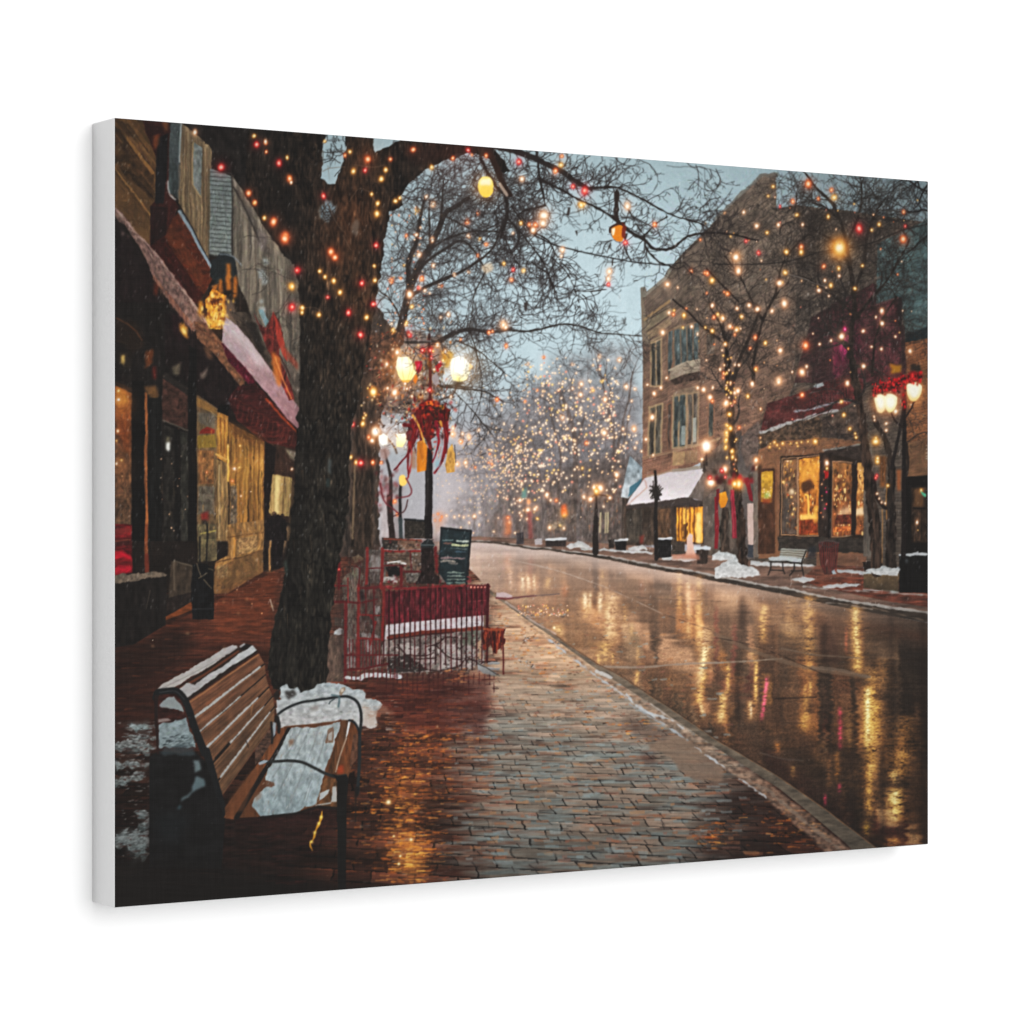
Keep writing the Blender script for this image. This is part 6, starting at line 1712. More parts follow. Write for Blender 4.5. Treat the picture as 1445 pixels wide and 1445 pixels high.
def paint_railing():
    r = random.Random(71)
    fill('T 40,560 300,280 450,160 900,160 960,520 1290,560 1290,1180 950,1260 300,1270 60,1290 0,1000', (84, 62, 54), .55, soft=4, tex=(6, 6), amp=.5)
    fill('T 440,160 600,165 600,250 440,250', (52, 44, 40), 1, tex=(3, 3), amp=.5)
    fill('T 560,180 740,180 740,250 560,250', (112, 84, 68), 1, tex=(6, 3), amp=.25)
    stroke('T 455,170 740,180', 2.4, 2.4, (122, 60, 44), .9)
    fill('T 300,250 460,260 470,520 300,520', (94, 88, 82), .9, tex=(3, 4), amp=.6)
    fill('T 340,300 430,310 430,420 330,430', (176, 176, 172), .8, rough=2, soft=1)
    fill('T 460,260 740,260 740,420 470,430', (92, 74, 62), 1, tex=(4, 4), amp=.45)
    stroke('T 450,265 740,265', 3, 3, (130, 34, 32), .95)
    stroke('T 470,300 650,300', 1.6, 1.6, (60, 40, 34), .8)
    stroke('T 480,360 560,348 620,365', 3.4, 3, (190, 186, 182), .95, rough=1)
    fill('T 470,385 600,380 600,450 490,470', (26, 24, 24), 1, rough=1.5)
    fill('T 450,470 560,455 560,505 450,510', (168, 164, 160), .85, rough=1.5)
    fill('T 620,440 730,430 740,510 630,515', (96, 90, 84), .9, tex=(3, 3), amp=.5)
    fill('T 890,430 945,425 945,510 890,510', (120, 106, 100), .8, tex=(3, 3), amp=.4)
    fill('T 125,490 180,440 200,390 260,390 290,480 250,560 240,1000 150,1010', (128, 122, 106), .8, tex=(4, 6), amp=.45, rough=1.5)
    fill('T 190,410 240,390 250,450 200,480', (128, 138, 112), .8, soft=1)
    fill('T 210,300 260,285 300,320 220,350', (130, 112, 84), .8, rough=2.5)
    fill('T 140,560 240,560 240,830 150,830', (142, 134, 114), .8, tex=(3, 8), amp=.4)
    fill('T 20,930 140,900 140,1290 0,1290', (92, 76, 66), .9, tex=(3, 9), amp=.4)
    fill('T 60,900 100,875 150,880 140,915 60,920', (168, 172, 172), .95, rough=1.2)
    fill('T 70,780 140,790 200,800 230,880 150,870 60,850', (74, 64, 56), .9, rough=2)
    fill('T 150,560 420,570 430,1200 160,1180', (112, 100, 92), .55, tex=(4, 8), amp=.7)
    for s in ('T 225,915 310,905 420,925 420,950 240,940', 'T 160,960 200,950 200,1080 165,1080', 'T 310,970 360,960 350,1050 310,1060', 'T 160,1090 230,1080 230,1180 165,1180', 'T 390,1080 430,1080 430,1180 390,1170', 'T 370,690 420,700 410,760 370,760', 'T 440,1000 470,960 480,1080 440,1120'):
        fill(s, (176, 176, 174), .85, rough=1.2, rsc=4)
    # slush and foliage under the box
    fill('T 470,950 1240,880 1240,1150 1000,1200 480,1230', (118, 108, 104), .9, tex=(5, 6), amp=.5)
    for s in ('T 560,990 720,1000 720,1070 600,1080', 'T 780,1010 860,1000 860,1130 780,1140', 'T 880,1010 1050,980 1060,1150 900,1200', 'T 1090,1010 1160,1000 1150,1190 1090,1170'):
        fill(s, (152, 142, 138), .85, rough=2.5, tex=(4, 5), amp=.2)
    fill('T 480,1100 640,1090 800,1190 700,1215 480,1220', (48, 38, 36), .9, rough=2)
    fill('T 1080,900 1200,880 1200,1000 1050,1010', (88, 92, 78), .7, rough=2, soft=1)
    fill('T 1170,990 1225,960 1225,1110 1170,1120', (158, 128, 106), .9, rough=1)
    for s in ('T 560,1000 640,1090 760,1180 900,1210', 'T 1100,950 950,940 870,995 800,1010', 'T 860,1000 920,1060 1000,1110 1160,1120', 'T 900,1200 1040,1170 1100,1100 1180,1130 1340,1130', 'T 640,1080 780,1085 840,1060', 'T 700,1110 860,1105'):
        stroke(s, 2.2, 1.8, (54, 32, 30), .9, curve=True)
    for k in range(420):
        a, b = pts('T %f,%f' % (r.uniform(110, 445), r.uniform(290, 1190)))[0]
        stroke([(a, b), (a + r.uniform(-1, 1), b + r.uniform(2, 10))], r.uniform(.8, 2.6), .8, r.choice([(44, 34, 31), (30, 26, 25), (130, 130, 126), (92, 36, 34), (104, 96, 84), (72, 78, 70), (170, 172, 170), (70, 52, 44), (54, 40, 36), (96, 30, 32)]), .6)
    for k in range(420):
        a, b = pts('T %f,%f' % (r.uniform(470, 1230), r.uniform(910, 1225)))[0]
        stroke([(a, b), (a + r.uniform(-3, 4), b + r.uniform(-3, 3))], r.uniform(.8, 2.6), .8, r.choice([(54, 40, 37), (38, 30, 29), (168, 160, 156), (140, 130, 126), (96, 52, 46), (110, 112, 104), (72, 60, 54)]), .7)
    for k in range(200):
        a, b = pts('T %f,%f' % (r.uniform(450, 900), r.uniform(170, 520)))[0]
        dab(a, b, r.uniform(.6, 2), r.uniform(.6, 2), r.choice([(48, 36, 33), (120, 104, 92), (96, 34, 34), (66, 56, 50), (150, 146, 142), (34, 28, 28)]), .65)
    # red flower box hung on the railing
    fill('T 450,580 660,570 1110,530 1285,535 1265,765 1000,790 740,815 470,840', (86, 24, 32), 1, c2=(100, 28, 38), tex=(4, 10), amp=.5)
    fill('T 470,845 740,815 1000,790 1235,768 1235,870 740,895 500,920 480,960 455,958', (176, 168, 170), 1, tex=(7, 6), amp=.14)
    stroke('T 490,945 740,905 1000,885 1220,868', 5, 5, (112, 46, 34), .95, rough=.8)
    stroke('T 490,960 740,925 1000,900', 2, 2, (62, 26, 24), .9)
    for k in range(130):
        a, b = pts('T %f,%f' % (r.uniform(460, 1270), r.uniform(560, 790)))[0]
        stroke([(a, b), (a + r.uniform(-1, 1), b + r.uniform(3, 9))], r.uniform(.8, 1.8), .8, r.choice([(126, 36, 50), (62, 16, 22), (136, 52, 62), (80, 22, 30)]), .5)
    stroke('T 1120,660 1250,650', 1.4, 1.4, (166, 90, 90), .5)
    # bars
    bars = []
    for k in range(21):
        x = 455 + k * 40.5
        top = 575 - (x - 455) * .05
        bot = r.uniform(1150, 1230) - max(0, x - 900) * .12
        bars.append((x, top, x + r.uniform(-6, 4), bot))
    for x, t, x2, b in bars:
        stroke(pts('T %f,%f %f,%f' % (x, t, x2, b)), 2.2, 1.8, r.choice([(62, 18, 21), (50, 15, 18), (78, 22, 25)]), .95, rough=.3)
    for x, t, x2, b in bars:
        if r.random() < .7:
            stroke(pts('T %f,%f %f,%f' % (x + 10, t - 5, x + 10, 800 - (x - 455) * .06)), 1.2, 1, (140, 46, 52), .45)
    for k in range(6):
        x = 1140 + k * 27
        bulb(*pts('T %d,548' % x)[0], 1.1, 'p', .1)
        stroke(pts('T %d,545 %d,528 %d,545' % (x - 12, x, x + 12)), 1.4, 1.4, (96, 40, 42), .9, curve=True)
    stroke('T 1270,530 1262,860', 4, 4, (74, 20, 26), 1)
    stroke('T 250,555 440,548 660,560 900,545 1120,535', 3.4, 3, (120, 34, 38), .95, rough=1.2)
    for k in range(40):
        a, b = pts('T %f,%f' % (r.uniform(430, 1120), r.uniform(490, 560)))[0]
        fill([(a, b), (a + r.uniform(2, 6), b - r.uniform(0, 3)), (a + r.uniform(2, 5), b + r.uniform(1, 4))], r.choice([(128, 30, 36), (96, 24, 30), (150, 60, 60), (70, 40, 38)]), .75, rough=.6)
    fill('T 60,300 445,260 445,1190 100,1200', (52, 32, 30), .38, soft=3, rough=4)
    for k in range(60):
        x = r.uniform(470, 1260)
        y = 590 + r.uniform(0, 160)
        stroke(pts('T %f,%f %f,%f' % (x, y, x + r.uniform(-2, 2), y + r.uniform(20, 70))), 1.3, 1, r.choice([(140, 62, 66), (44, 16, 19), (150, 84, 84)]), .4)
    # left gate and uprights
    for s, w in (('T 155,670 150,1290', 4.4), ('T 255,530 250,1170', 4.2), ('T 48,662 250,670', 3.6), ('T 70,535 160,535', 2.6), ('T 100,340 100,560', 4), ('T 170,480 172,670', 2.4), ('T 320,240 318,520', 4.4), ('T 440,250 435,560', 4.8), ('T 455,560 440,960', 4), ('T 250,765 420,770', 2.4), ('T 250,950 420,955', 2.6), ('T 155,1080 560,1080', 2), ('T 140,1200 300,1185 480,1150', 3), ('T 310,560 312,770', 2), ('T 375,560 375,780', 2),
                 ('T 270,670 400,640', 2), ('T 340,770 390,830', 2), ('T 390,820 345,1000', 2.4), ('T 370,770 375,950', 2.2), ('T 590,400 590,540', 4.4), ('T 660,260 665,420', 2), ('T 620,430 745,425', 3), ('T 870,430 940,425', 2.6), ('T 940,420 940,520', 2.6), ('T 860,240 865,420', 4), ('T 450,380 620,380', 2.2), ('T 330,400 450,400', 2), ('T 230,380 262,400 258,540', 2)):
        stroke(s, w, w * .9, r.choice([(104, 30, 32), (92, 26, 28), (120, 36, 34)]), .95, rough=.4)
    for x in range(185, 440, 26):
        stroke(pts('T %d,%d %d,%d' % (x, 960, x, 1190 - (x - 185) * .12)), 1.8, 1.6, (104, 28, 30), .85)
    bulb(*pts('T 100,410')[0], 1.2, 'r', .2)
    fill('T 260,580 290,570 300,640 265,650', (40, 26, 28), .9, soft=1)
    stroke('T 165,1258 260,1262 300,1240 430,1235 580,1250', 6, 5, (172, 172, 174), .98, rough=1.6)
    for x in range(200, 560, 34):
        stroke(pts('T %d,1190 %d,1275' % (x, x)), 1.8, 1.6, (96, 30, 30), .9)
    # mirrored bars
    for k in range(22):
        x = 480 + k * 40 + r.uniform(-8, 8)
        stroke(pts('T %f,1225 %f,%f' % (x, x + r.uniform(-6, 6), r.uniform(1290, 1420))), 1.6, 1, (66, 22, 24), .7, rough=.6)
    stroke('T 640,1372 770,1370', 1.4, 1.2, (60, 22, 22), .6)
    # shaggy red planter at the right end
    fill('T 1235,880 1300,870 1395,880 1400,1000 1330,1080 1290,1000 1240,1040 1225,950', (88, 28, 22), 1, rough=2.5, tex=(2, 8), amp=.6)
    for k in range(80):
        a, b = pts('T %f,%f' % (r.uniform(1235, 1395), r.uniform(870, 1010)))[0]
        stroke([(a, b), (a + r.uniform(-1.5, 1.5), b + r.uniform(4, 14))], 1.6, .7, r.choice([(120, 36, 24), (70, 18, 16), (150, 62, 36), (44, 16, 16), (170, 80, 46)]), .8)
    stroke('T 1240,878 1390,882', 3, 2.6, (150, 74, 44), .8, rough=1.2)
    stroke('T 1385,900 1392,1230', 2.4, 2, (92, 28, 26), 1)
    stroke('T 1260,1040 1255,1130', 2.4, 2, (80, 24, 24), 1)
    for s in ('T 1270,1135 1360,1140 1360,1155 1270,1155', 'T 1270,1175 1370,1180 1360,1195 1280,1195', 'T 1190,1150 1240,1165 1340,1220 1330,1240 1230,1220 1190,1190'):
        fill(s, (152, 152, 152), .9, rough=1.2, c2=(110, 110, 110))
    stroke('T 1190,1150 1260,1180 1345,1235', 1.6, 1.4, (56, 50, 48), .8)
    for k in range(34):
        a, b = pts('T %f,%f' % (r.uniform(920, 1080), r.uniform(1180, 1300)))[0]
        stroke([(a, b), (a + r.uniform(3, 10), b)], r.uniform(1, 2.4), .8, r.choice([(170, 104, 60), (120, 70, 50), (196, 140, 90), (60, 40, 36)]), .6)
    # slush and red sill at the kerb end
    fill('K 0,345 40,340 100,362 100,378 0,372', (176, 156, 156), .95, rough=.8)
    stroke('K 0,378 60,382 110,376 250,366', 2.6, 1.6, (104, 40, 44), .9)
    stroke('K 110,378 400,352', 1.4, 1.2, (110, 92, 86), .7)
    # lettered chalk board leaning behind the box
    fill('T 905,85 1135,105 1105,520 950,525 885,440', (34, 48, 52), 1, tex=(6, 6), amp=.3)
    q = pts('T 905,85 1135,105 1105,525')
    stroke(q, 3, 3, (26, 32, 36), 1)
    stroke(pts('T 903,88 886,440'), 2.4, 2.4, (28, 36, 40), 1)
    def chalk(y, x0, x1, h, c, n=7):
        xa = x0
        while xa < x1:
            wd = r.uniform(10, 26)
            stroke(pts('T %f,%f %f,%f' % (xa, y + r.uniform(-3, 3), min(xa + wd, x1), y + r.uniform(-2, 4))), h * r.uniform(.6, 1.1), h * .7, c, .8, rough=.7)
            xa += wd + r.uniform(2, 9)
    chalk(180, 915, 995, 2.2, (120, 136, 134))
    chalk(184, 1025, 1112, 3.2, (190, 194, 180))
    chalk(205, 925, 980, 3.4, (112, 84, 76))
    chalk(218, 995, 1108, 3.6, (176, 178, 140))
    chalk(245, 980, 1100, 2.4, (104, 116, 112))
    chalk(268, 900, 1090, 1.4, (74, 96, 110))
    chalk(320, 905, 1088, 3.2, (134, 112, 112))
    chalk(345, 900, 1010, 2.8, (150, 138, 128))
    chalk(360, 960, 1030, 2, (110, 104, 98))
    for y in (430, 458, 486, 512):
        chalk(y, 952, 1090, 2.2, (126, 136, 126))
    stroke('T 1110,465 1135,480 1130,510 1108,500', 2, 2, (130, 50, 56), .8, curve=True)


def paint_lamp():
    r = random.Random(81)
    fill('F 900,860 945,880 948,1445 900,1445', (30, 26, 26), 1, tex=(3, 16), amp=.4)
    stroke('F 915,900 912,1445', 1.2, 1.2, (78, 70, 68), .6)
    fill('T 775,-10 822,-10 828,170 770,170', (28, 24, 24), 1)
    fill('T 745,205 790,170 830,180 850,215 840,240 740,235', (34, 38, 40), 1)
    stroke('T 745,215 850,218', 1.8, 1.8, (88, 96, 96), .8)
    fill('T 745,235 848,240 845,440 890,470 885,525 700,525 740,440', (38, 27, 26), 1, tex=(3, 6), amp=.6)
    fill('F 520,160 760,120 1010,170 1050,260 1000,420 960,560 880,620 700,640 590,600 560,420', (92, 60, 44), .55, rough=8, rsc=12, tex=(4, 5), amp=.9, soft=1)
    for k in range(620):
        u, v = r.gauss(0, 1), r.gauss(0, 1)
        x, y = 583 + u * 30, 538 + v * 40
        if x > 648 or y > 640:
            continue
        c = r.choice([(52, 36, 28), (70, 46, 34), (104, 60, 34), (150, 84, 40), (190, 110, 52), (120, 110, 108), (150, 152, 158), (210, 176, 130), (40, 30, 26), (134, 40, 30), (222, 196, 166), (84, 70, 64)])
        if r.random() < .5:
            dab(x, y, r.uniform(.6, 1.7), r.uniform(.6, 2.4), c, .75)
        else:
            an = r.uniform(0, 3.14)
            stroke([(x, y), (x + math.cos(an) * r.uniform(3, 9), y + math.sin(an) * r.uniform(3, 9))], r.uniform(.7, 1.5), .6, c, .7)
    stroke('F 930,150 938,600', 4, 4, (70, 32, 26), .9)
    # cross arm and scrolls
    stroke('S 300,30 800,20', 4, 4, (40, 34, 32), .8)
    stroke('F 820,180 940,188', 2, 2, (124, 112, 110), .8)
    stroke('F 935,300 935,600', 4, 4, (86, 30, 26), .85)
    stroke('F 780,450 800,520 880,560 930,600', 3, 3, (62, 44, 36), .7, curve=True)
    stroke('F 1110,450 1080,520 1000,560 940,600', 3, 3, (62, 44, 36), .7, curve=True)
    spots([(*pts('F 780,360')[0], 25, (235, 140, 50), .55), (*pts('F 1130,360')[0], 28, (235, 150, 60), .5)])
    fill('S 180,360 190,280 215,235 340,225 395,290 410,380 450,440 400,540 340,575 250,545 200,460', (255, 246, 205), 1, c2=(250, 224, 130), curve=False)
    fill('S 240,540 390,545 350,575 270,570', (220, 150, 60), .9)
    for s in ('S 262,240 262,380 285,540', 'S 340,235 370,380 345,545', 'S 395,300 410,390 380,545'):
        stroke(s, 1.2, 1, (216, 180, 100), .7, curve=True)
    spots([(*pts('S 280,340')[0], 8, (255, 250, 230), .7)])
    fill('S 915,290 940,240 1040,210 1110,240 1215,350 1180,440 1140,530 1060,565 960,550 930,450', (255, 252, 236), 1, c2=(253, 232, 160))
    fill('S 1180,310 1225,350 1170,440 1175,370', (240, 180, 110), .8)
    fill('S 1000,480 1050,470 1060,560 1010,560', (235, 210, 90), .6, soft=1)
    for s in ('S 985,240 960,400 970,545', 'S 1110,250 1110,400 1080,550'):
        stroke(s, 1.1, 1, (236, 200, 130), .7, curve=True)
    spots([(*pts('S 1040,370')[0], 12, (255, 252, 240), .8)])
    fill('S 940,560 1090,560 1070,620 960,620', (84, 66, 48), .8, soft=1)
    fill('S 420,560 440,470 470,470 480,530 450,600', (214, 118, 36), .95)
    fill('S 430,300 480,270 530,280 535,400 490,460 450,400', (178, 24, 44), .95, rough=1)
    fill('S 470,320 500,310 510,350 480,360', (240, 90, 130), .8, soft=1)
    fill('S 710,340 790,270 800,330 760,390 770,430 730,420', (176, 28, 34), .95, rough=1)
    fill('S 750,290 785,275 790,300 760,310', (230, 190, 190), .8)
    fill('S 810,200 920,120 960,160 900,380 840,380', (190, 132, 36), .7, rough=2, soft=1)
    fill('S 680,500 740,440 780,560 740,640 680,590', (150, 138, 138), .85, rough=1.5)
    fill('S 830,520 860,490 880,560 840,580', (206, 206, 210), .85, soft=1)
    fill('S 590,250 650,230 670,380 600,380', (120, 70, 26), .7, soft=1)
    lights('S', 'c 195,175,2 55,330,1.7 165,705,2.2 755,65,1.8 855,150,1.8 300,590,1.6 330,660,1.4 590,710,1 395,770,1.2 380,640,1 65,650,1 825,750,1.1 925,760,1.2 955,1195,1.5 950,1280,1.6 1090,1265,1 1055,1370,1.2 700,400,.8 r 545,140,1.6 655,145,1.8 660,240,1.5 640,680,1.3 y 820,265,1.4 830,160,1 515,780,1.6 690,150,1', 1.5)
    # wreath and hanging ribbons
    fill('S 500,880 600,840 700,860 760,920 830,880 900,960 900,1080 820,1120 740,1150 620,1160 520,1100 460,1060', (98, 24, 18), 1, rough=3, tex=(4, 4), amp=.8)
    fill('S 760,1000 900,960 910,1090 800,1110 740,1080', (44, 30, 20), .9, rough=3)
    for k in range(150):
        x, y = r.gauss(650, 110), r.gauss(985, 85)
        a, b = pts('S %f,%f' % (x, y))[0]
        fill([(a - 2, b), (a + r.uniform(0, 2), b - 2.5), (a + 3, b + r.uniform(0, 2)), (a + r.uniform(-1, 1), b + 4)], r.choice([(170, 28, 20), (126, 14, 16), (84, 12, 14), (60, 16, 14), (196, 44, 22), (214, 90, 36)]), .75, soft=1)
    fill('S 580,850 650,840 690,880 620,920 585,900', (226, 112, 40), .9, rough=1.5)
    fill('S 690,930 730,960 720,1040 690,1060 700,1000', (214, 84, 46), .85, rough=1)
    fill('S 760,880 820,870 830,930 780,970', (196, 118, 26), .9, rough=1.5)
    fill('F 850,640 880,600 940,590 1040,620 1052,700 1000,740 960,770 930,830 890,800 860,730', (84, 18, 16), .85, rough=4, rsc=5, tex=(3, 4), amp=.9)
    fill('F 780,720 830,690 850,740 830,830 790,860', (78, 16, 20), .8, rough=3, rsc=5, tex=(3, 5), amp=.9)
    for k in range(170):
        a, b = pts('F %f,%f' % (r.gauss(925, 72), r.gauss(690, 62)))[0]
        dab(a, b, r.uniform(.7, 2), r.uniform(.8, 2.4), r.choice([(168, 28, 22), (112, 16, 18), (60, 14, 14), (40, 28, 20), (52, 44, 28), (200, 60, 30), (34, 20, 16)]), .75)
    def ribbon(s, w0, w1, c, al=.95):
        stroke(s, w0, w1, c, al, curve=True, tex=(3, 10), amp=.35, rough=.5)
    ribbon('F 770,720 830,740 800,860 790,960 795,1050', 6, 2.4, (116, 20, 24))
    ribbon('F 820,690 850,760 820,850 780,920 700,1010', 6, 1.6, (104, 16, 22))
    ribbon('F 860,640 880,760 870,840', 8, 4, (112, 20, 22))
    ribbon('F 930,680 920,780 935,870', 9, 5, (104, 22, 20))
    ribbon('F 1000,660 1035,760 1030,860 1010,950 960,1030', 6.5, 2.4, (118, 18, 26))
    ribbon('F 970,700 990,820 970,900 945,960', 4.5, 2, (126, 20, 36))
    ribbon('F 1040,700 1045,800 1035,900', 4, 2.4, (120, 18, 24))
    ribbon('F 800,830 815,940 790,1060', 3.4, 2.4, (150, 34, 34), .8)
    fill('F 850,830 890,815 915,860 905,1015 850,1022 845,940', (186, 112, 34), 1, c2=(192, 116, 24), tex=(3, 14), amp=.2)
    fill('F 815,900 840,860 845,1000 815,1000 805,960', (150, 118, 96), .9, soft=1)
    fill('F 1050,880 1075,840 1095,920 1090,1020 1040,1030 1030,980', (182, 138, 72), 1, tex=(3, 8), amp=.35)
    stroke('F 1090,850 1098,960', 1.2, 1.2, (60, 50, 44), .8)
    stroke('F 825,660 850,700 875,760 895,830', 3.4, 2.6, (206, 150, 70), .9, curve=True)
    stroke('F 1000,700 1010,730', 4, 2.4, (190, 140, 60), .9)
    fill('F 960,960 990,940 1000,990 965,1000', (128, 156, 164), .8, soft=1)
    for k in range(60):
        a, b = pts('F %f,%f' % (r.uniform(790, 1050), r.uniform(660, 900)))[0]
        stroke([(a, b), (a + r.uniform(-2, 2), b + r.uniform(3, 9))], r.uniform(.8, 1.8), .6, r.choice([(60, 12, 14), (160, 36, 30), (84, 16, 18), (196, 70, 40)]), .6)


def bark(X, Y):
    u = X + (Y - 600) * .03 + (fbm(X, Y, 30, 60, 55, 2) - .5) * 10
    n = fbm(u, Y, 5.0, 17, 50, 4) - .5
    crack = np.clip(1 - np.abs(fbm(u, Y, 10, 34, 53, 3) - .5) * 16, 0, 1) * np.clip(fbm(X, Y, 26, 40, 45, 2) * 2.4 - .6, 0, 1)
    n2 = fbm(u, Y, 34, 90, 51, 3) - .5
    n3 = noise(u, Y, 1.7, 7, 54) - .5
    t = np.clip((Y - 330) / 420, 0, 1)[..., None]
    base = col((40, 31, 25)) * (1 - t) + col((35, 32, 27)) * t
    warm = np.exp(-((X - 495) / 45) ** 2 - ((Y - 350) / 170) ** 2)[..., None]
    base = base + warm * col((16, 7, 1))
    c = base * (1 + 1.3 * n + .5 * n2 + .8 * n3)[..., None]
    c = c + (np.clip(n * 2.2 - .42, 0, 1) * np.clip(n3 * 2 + .3, 0, 1))[..., None] * col((92, 76, 60))
    c = c * (1 - .72 * crack[..., None])
    return np.clip(c, .035, 1)


def paint_big_tree():
    r = random.Random(91)
    # roof of branches at the top left
    fill('A 640,100 1460,100 1460,1090 1400,1050 1330,950 1240,820 1150,660 1030,480 870,290 760,180', (32, 27, 25), 1, tex=(7, 12), amp=.7, rough=3)
    for s in ('A 1195,180 1230,165 1300,180 1290,230 1240,215', 'A 1290,205 1350,190 1420,230 1395,300 1330,320 1300,280', 'A 1300,130 1460,110 1460,190 1330,170', 'A 1340,300 1400,310 1370,350'):
        fill(s, (118, 144, 156), .85, rough=2.5, soft=1)
    segs = []
    for k in range(26):
        a, b = pts('A %f,%f' % (r.uniform(1150, 1445), r.uniform(150, 360)))[0]
        grow(segs, a, b, r.uniform(-3.1, 3.1), 16, 1.2, 3, r, .6, .4)
    draw_tree(segs, (30, 27, 26), .95)
    # overhanging crown: many fine branches against the sky
    limbs = ['C -280,180 -120,110 60,130 130,150 300,220 420,280 520,350 600,390', 'C 600,385 690,380 780,385 960,470 1100,550 1230,590 1330,620', 'C 270,320 400,390 520,455 640,510 740,565', 'C 740,565 830,650 950,720 1010,770 1120,770 1220,695 1330,670 1460,672', 'C 260,150 270,260 290,380 310,500', 'C 310,500 200,520 140,550', 'C 770,400 775,500 780,600 830,650',
             'C 940,690 960,770 1030,850 1090,872', 'C 1090,870 1150,900 1200,880', 'C 0,270 60,420 70,560 30,700', 'C -100,200 -20,350 60,430', 'C 840,520 900,630 945,680 1010,620 1090,570', 'C 830,680 820,760 855,850', 'C 740,720 700,820', 'C 250,690 160,560', 'C 100,500 200,640 330,720 400,840 520,960', 'C 60,560 180,700 300,860 360,1030', 'C 0,560 80,760 160,900', 'C 360,830 460,940 520,1090 540,1200', 'C 230,860 330,940 400,1110', 'C 540,1060 590,1110 625,1165 665,1163', 'C 510,1045 600,1045 700,1030']
    ws = [(12, 5), (3.6, 1.6), (3, 3.4), (5.5, 3), (4, 2.4), (3, 2), (3.4, 4), (3, 2), (2, 1.2), (6, 3), (5, 3), (2, 1.4), (2, 1.6), (1.2, .9), (2, 1), (2.4, 1.2), (2.2, 1), (2, 1), (1.4, .9), (1.4, .9), (1.5, .9), (1.2, .8)]
    for s, (a, b) in zip(limbs, ws):
        stroke(s, a, b, (44, 34, 31), .97, curve=True, rough=.7, tex=(5, 5), amp=.4)
    stroke('C 1090,240 1160,250 1250,250 1310,300', 1.2, .9, (80, 78, 78), .7, curve=True)
    segs = []
    for s, n in zip(limbs, (46, 26, 12, 16, 14, 8, 4, 6, 4, 24, 24, 6, 3, 2, 8, 18, 18, 14, 8, 8, 3, 2)):
        twigs(s, n, 20, 1.25, 3, r, segs=segs, da=1.3, curl=.4)
    for k in range(40):
        a, b = pts('C %f,%f' % (abs(r.gauss(0, 190)) - 60, r.uniform(200, 1200)))[0]
        grow(segs, a, b, r.uniform(.1, 2.6), 24, 1.2, 3, r, .55, .35)
    for x, y, a in ((760, 190, 1.5), (840, 190, 1.7), (900, 195, .8), (600, 180, 2.2), (560, 180, 1.4), (1215, 215, 1.6), (1270, 235, 1.0), (1400, 260, 1.2), (1430, 330, 2.4), (1430, 440, 2.6)):
        X_, Y_ = pts('C %d,%d' % (x, y))[0]
        grow(segs, X_, Y_, a, 20, 1.2, 3, r, .55, .35)
    draw_tree(segs, (42, 34, 33), .95)
    segs = []
    for k in range(84):
        x, y = r.uniform(560, 740), r.uniform(215, 500)
        grow(segs, x, y, r.uniform(-1, 2.8), 22, 1.15, 3, r, .6, .4)
    draw_tree(segs, (46, 38, 37), .88)
    segs = []
    for k in range(34):
        x, y = r.uniform(640, 850), r.uniform(395, 560)
        grow(segs, x, y, r.uniform(-.6, 1.6), 18, .8, 3, r, .55, .35)
    draw_tree(segs, (66, 64, 66), .75)
    # string wire with hanging bulbs
    stroke('C 250,690 380,752 560,792 700,827 860,855 1090,876', 1.9, 1.6, (40, 34, 34), .95, curve=True)
    stroke('C 742,835 740,880', 1.8, 1.8, (46, 36, 32), .9)
    # thick limbs and trunk
    def barkfill(s, rough=2.5, curve=True):
        fill(s, (0, 0, 0), 1, fn=bark, rough=rough, rsc=9, curve=curve)
    barkfill('B 540,620 560,420 572,290 600,240 655,212 720,185 800,150 900,110 1300,110 1330,215 1400,300 1440,360 1400,380 1310,300 1200,250 1110,262 1000,315 880,380 800,455 740,540 660,620 600,640', 2.2, False)
    fill('B 740,230 900,165 1290,180 1330,240 1200,235 1080,250 940,320 820,330', (58, 28, 20), .35, soft=3)
    stroke('B 1290,200 1350,330 1400,440 1445,520', 9, 6, (48, 30, 24), .95, curve=True, rough=1)
    stroke('B 1380,450 1425,520', 4, 4, (168, 150, 136), .8)
    trunk = [(352, 160), (410, 160), (461, 150), (460, 190), (455, 225), (453, 252), (462, 262), (474, 258), (482, 235), (488, 205), (489, 150), (532, 150), (529, 206), (532, 250), (545, 285), (556, 262), (570, 290), (551, 300), (545, 330), (540, 362), (534, 400), (528, 440), (521, 480), (516, 500), (511, 540), (504, 575), (497, 600), (494, 640), (494, 684), (490, 730), (480, 780), (474, 815), (469, 850), (464, 905), (461, 965), (448, 975), (420, 978), (384, 974), (380, 958), (379, 925), (388, 870), (397, 828), (404, 790), (409, 757), (414, 700), (417, 650), (420, 590), (424, 520), (424, 460), (421, 400), (416, 375), (400, 350), (375, 322), (345, 275)]
    fill(trunk, (0, 0, 0), 1, fn=bark, rough=2.2, rsc=10)
    fill('B 230,575 285,560 335,585 330,640 300,680 262,680 225,630', (112, 134, 144), .9, rough=4, rsc=5, soft=1)
    segs = []
    for x, y, a in ((452, 292, .8), (474, 292, 2.2), (468, 312, -1.8), (455, 290, .1), (465, 178, 1.6), (475, 172, 1.8), (486, 215, 2.9), (456, 215, .3), (450, 300, .3), (478, 305, 2.6), (462, 288, 1.4), (458, 310, -.6), (462, 190, 1.2), (470, 200, 1.5), (485, 190, 2.2), (480, 230, 2.8), (458, 230, .2), (472, 250, -1.4)):
        grow(segs, x, y, a, 12, 1.3, 3, r, .6, .5)
    draw_tree(segs, (34, 28, 26), .95)
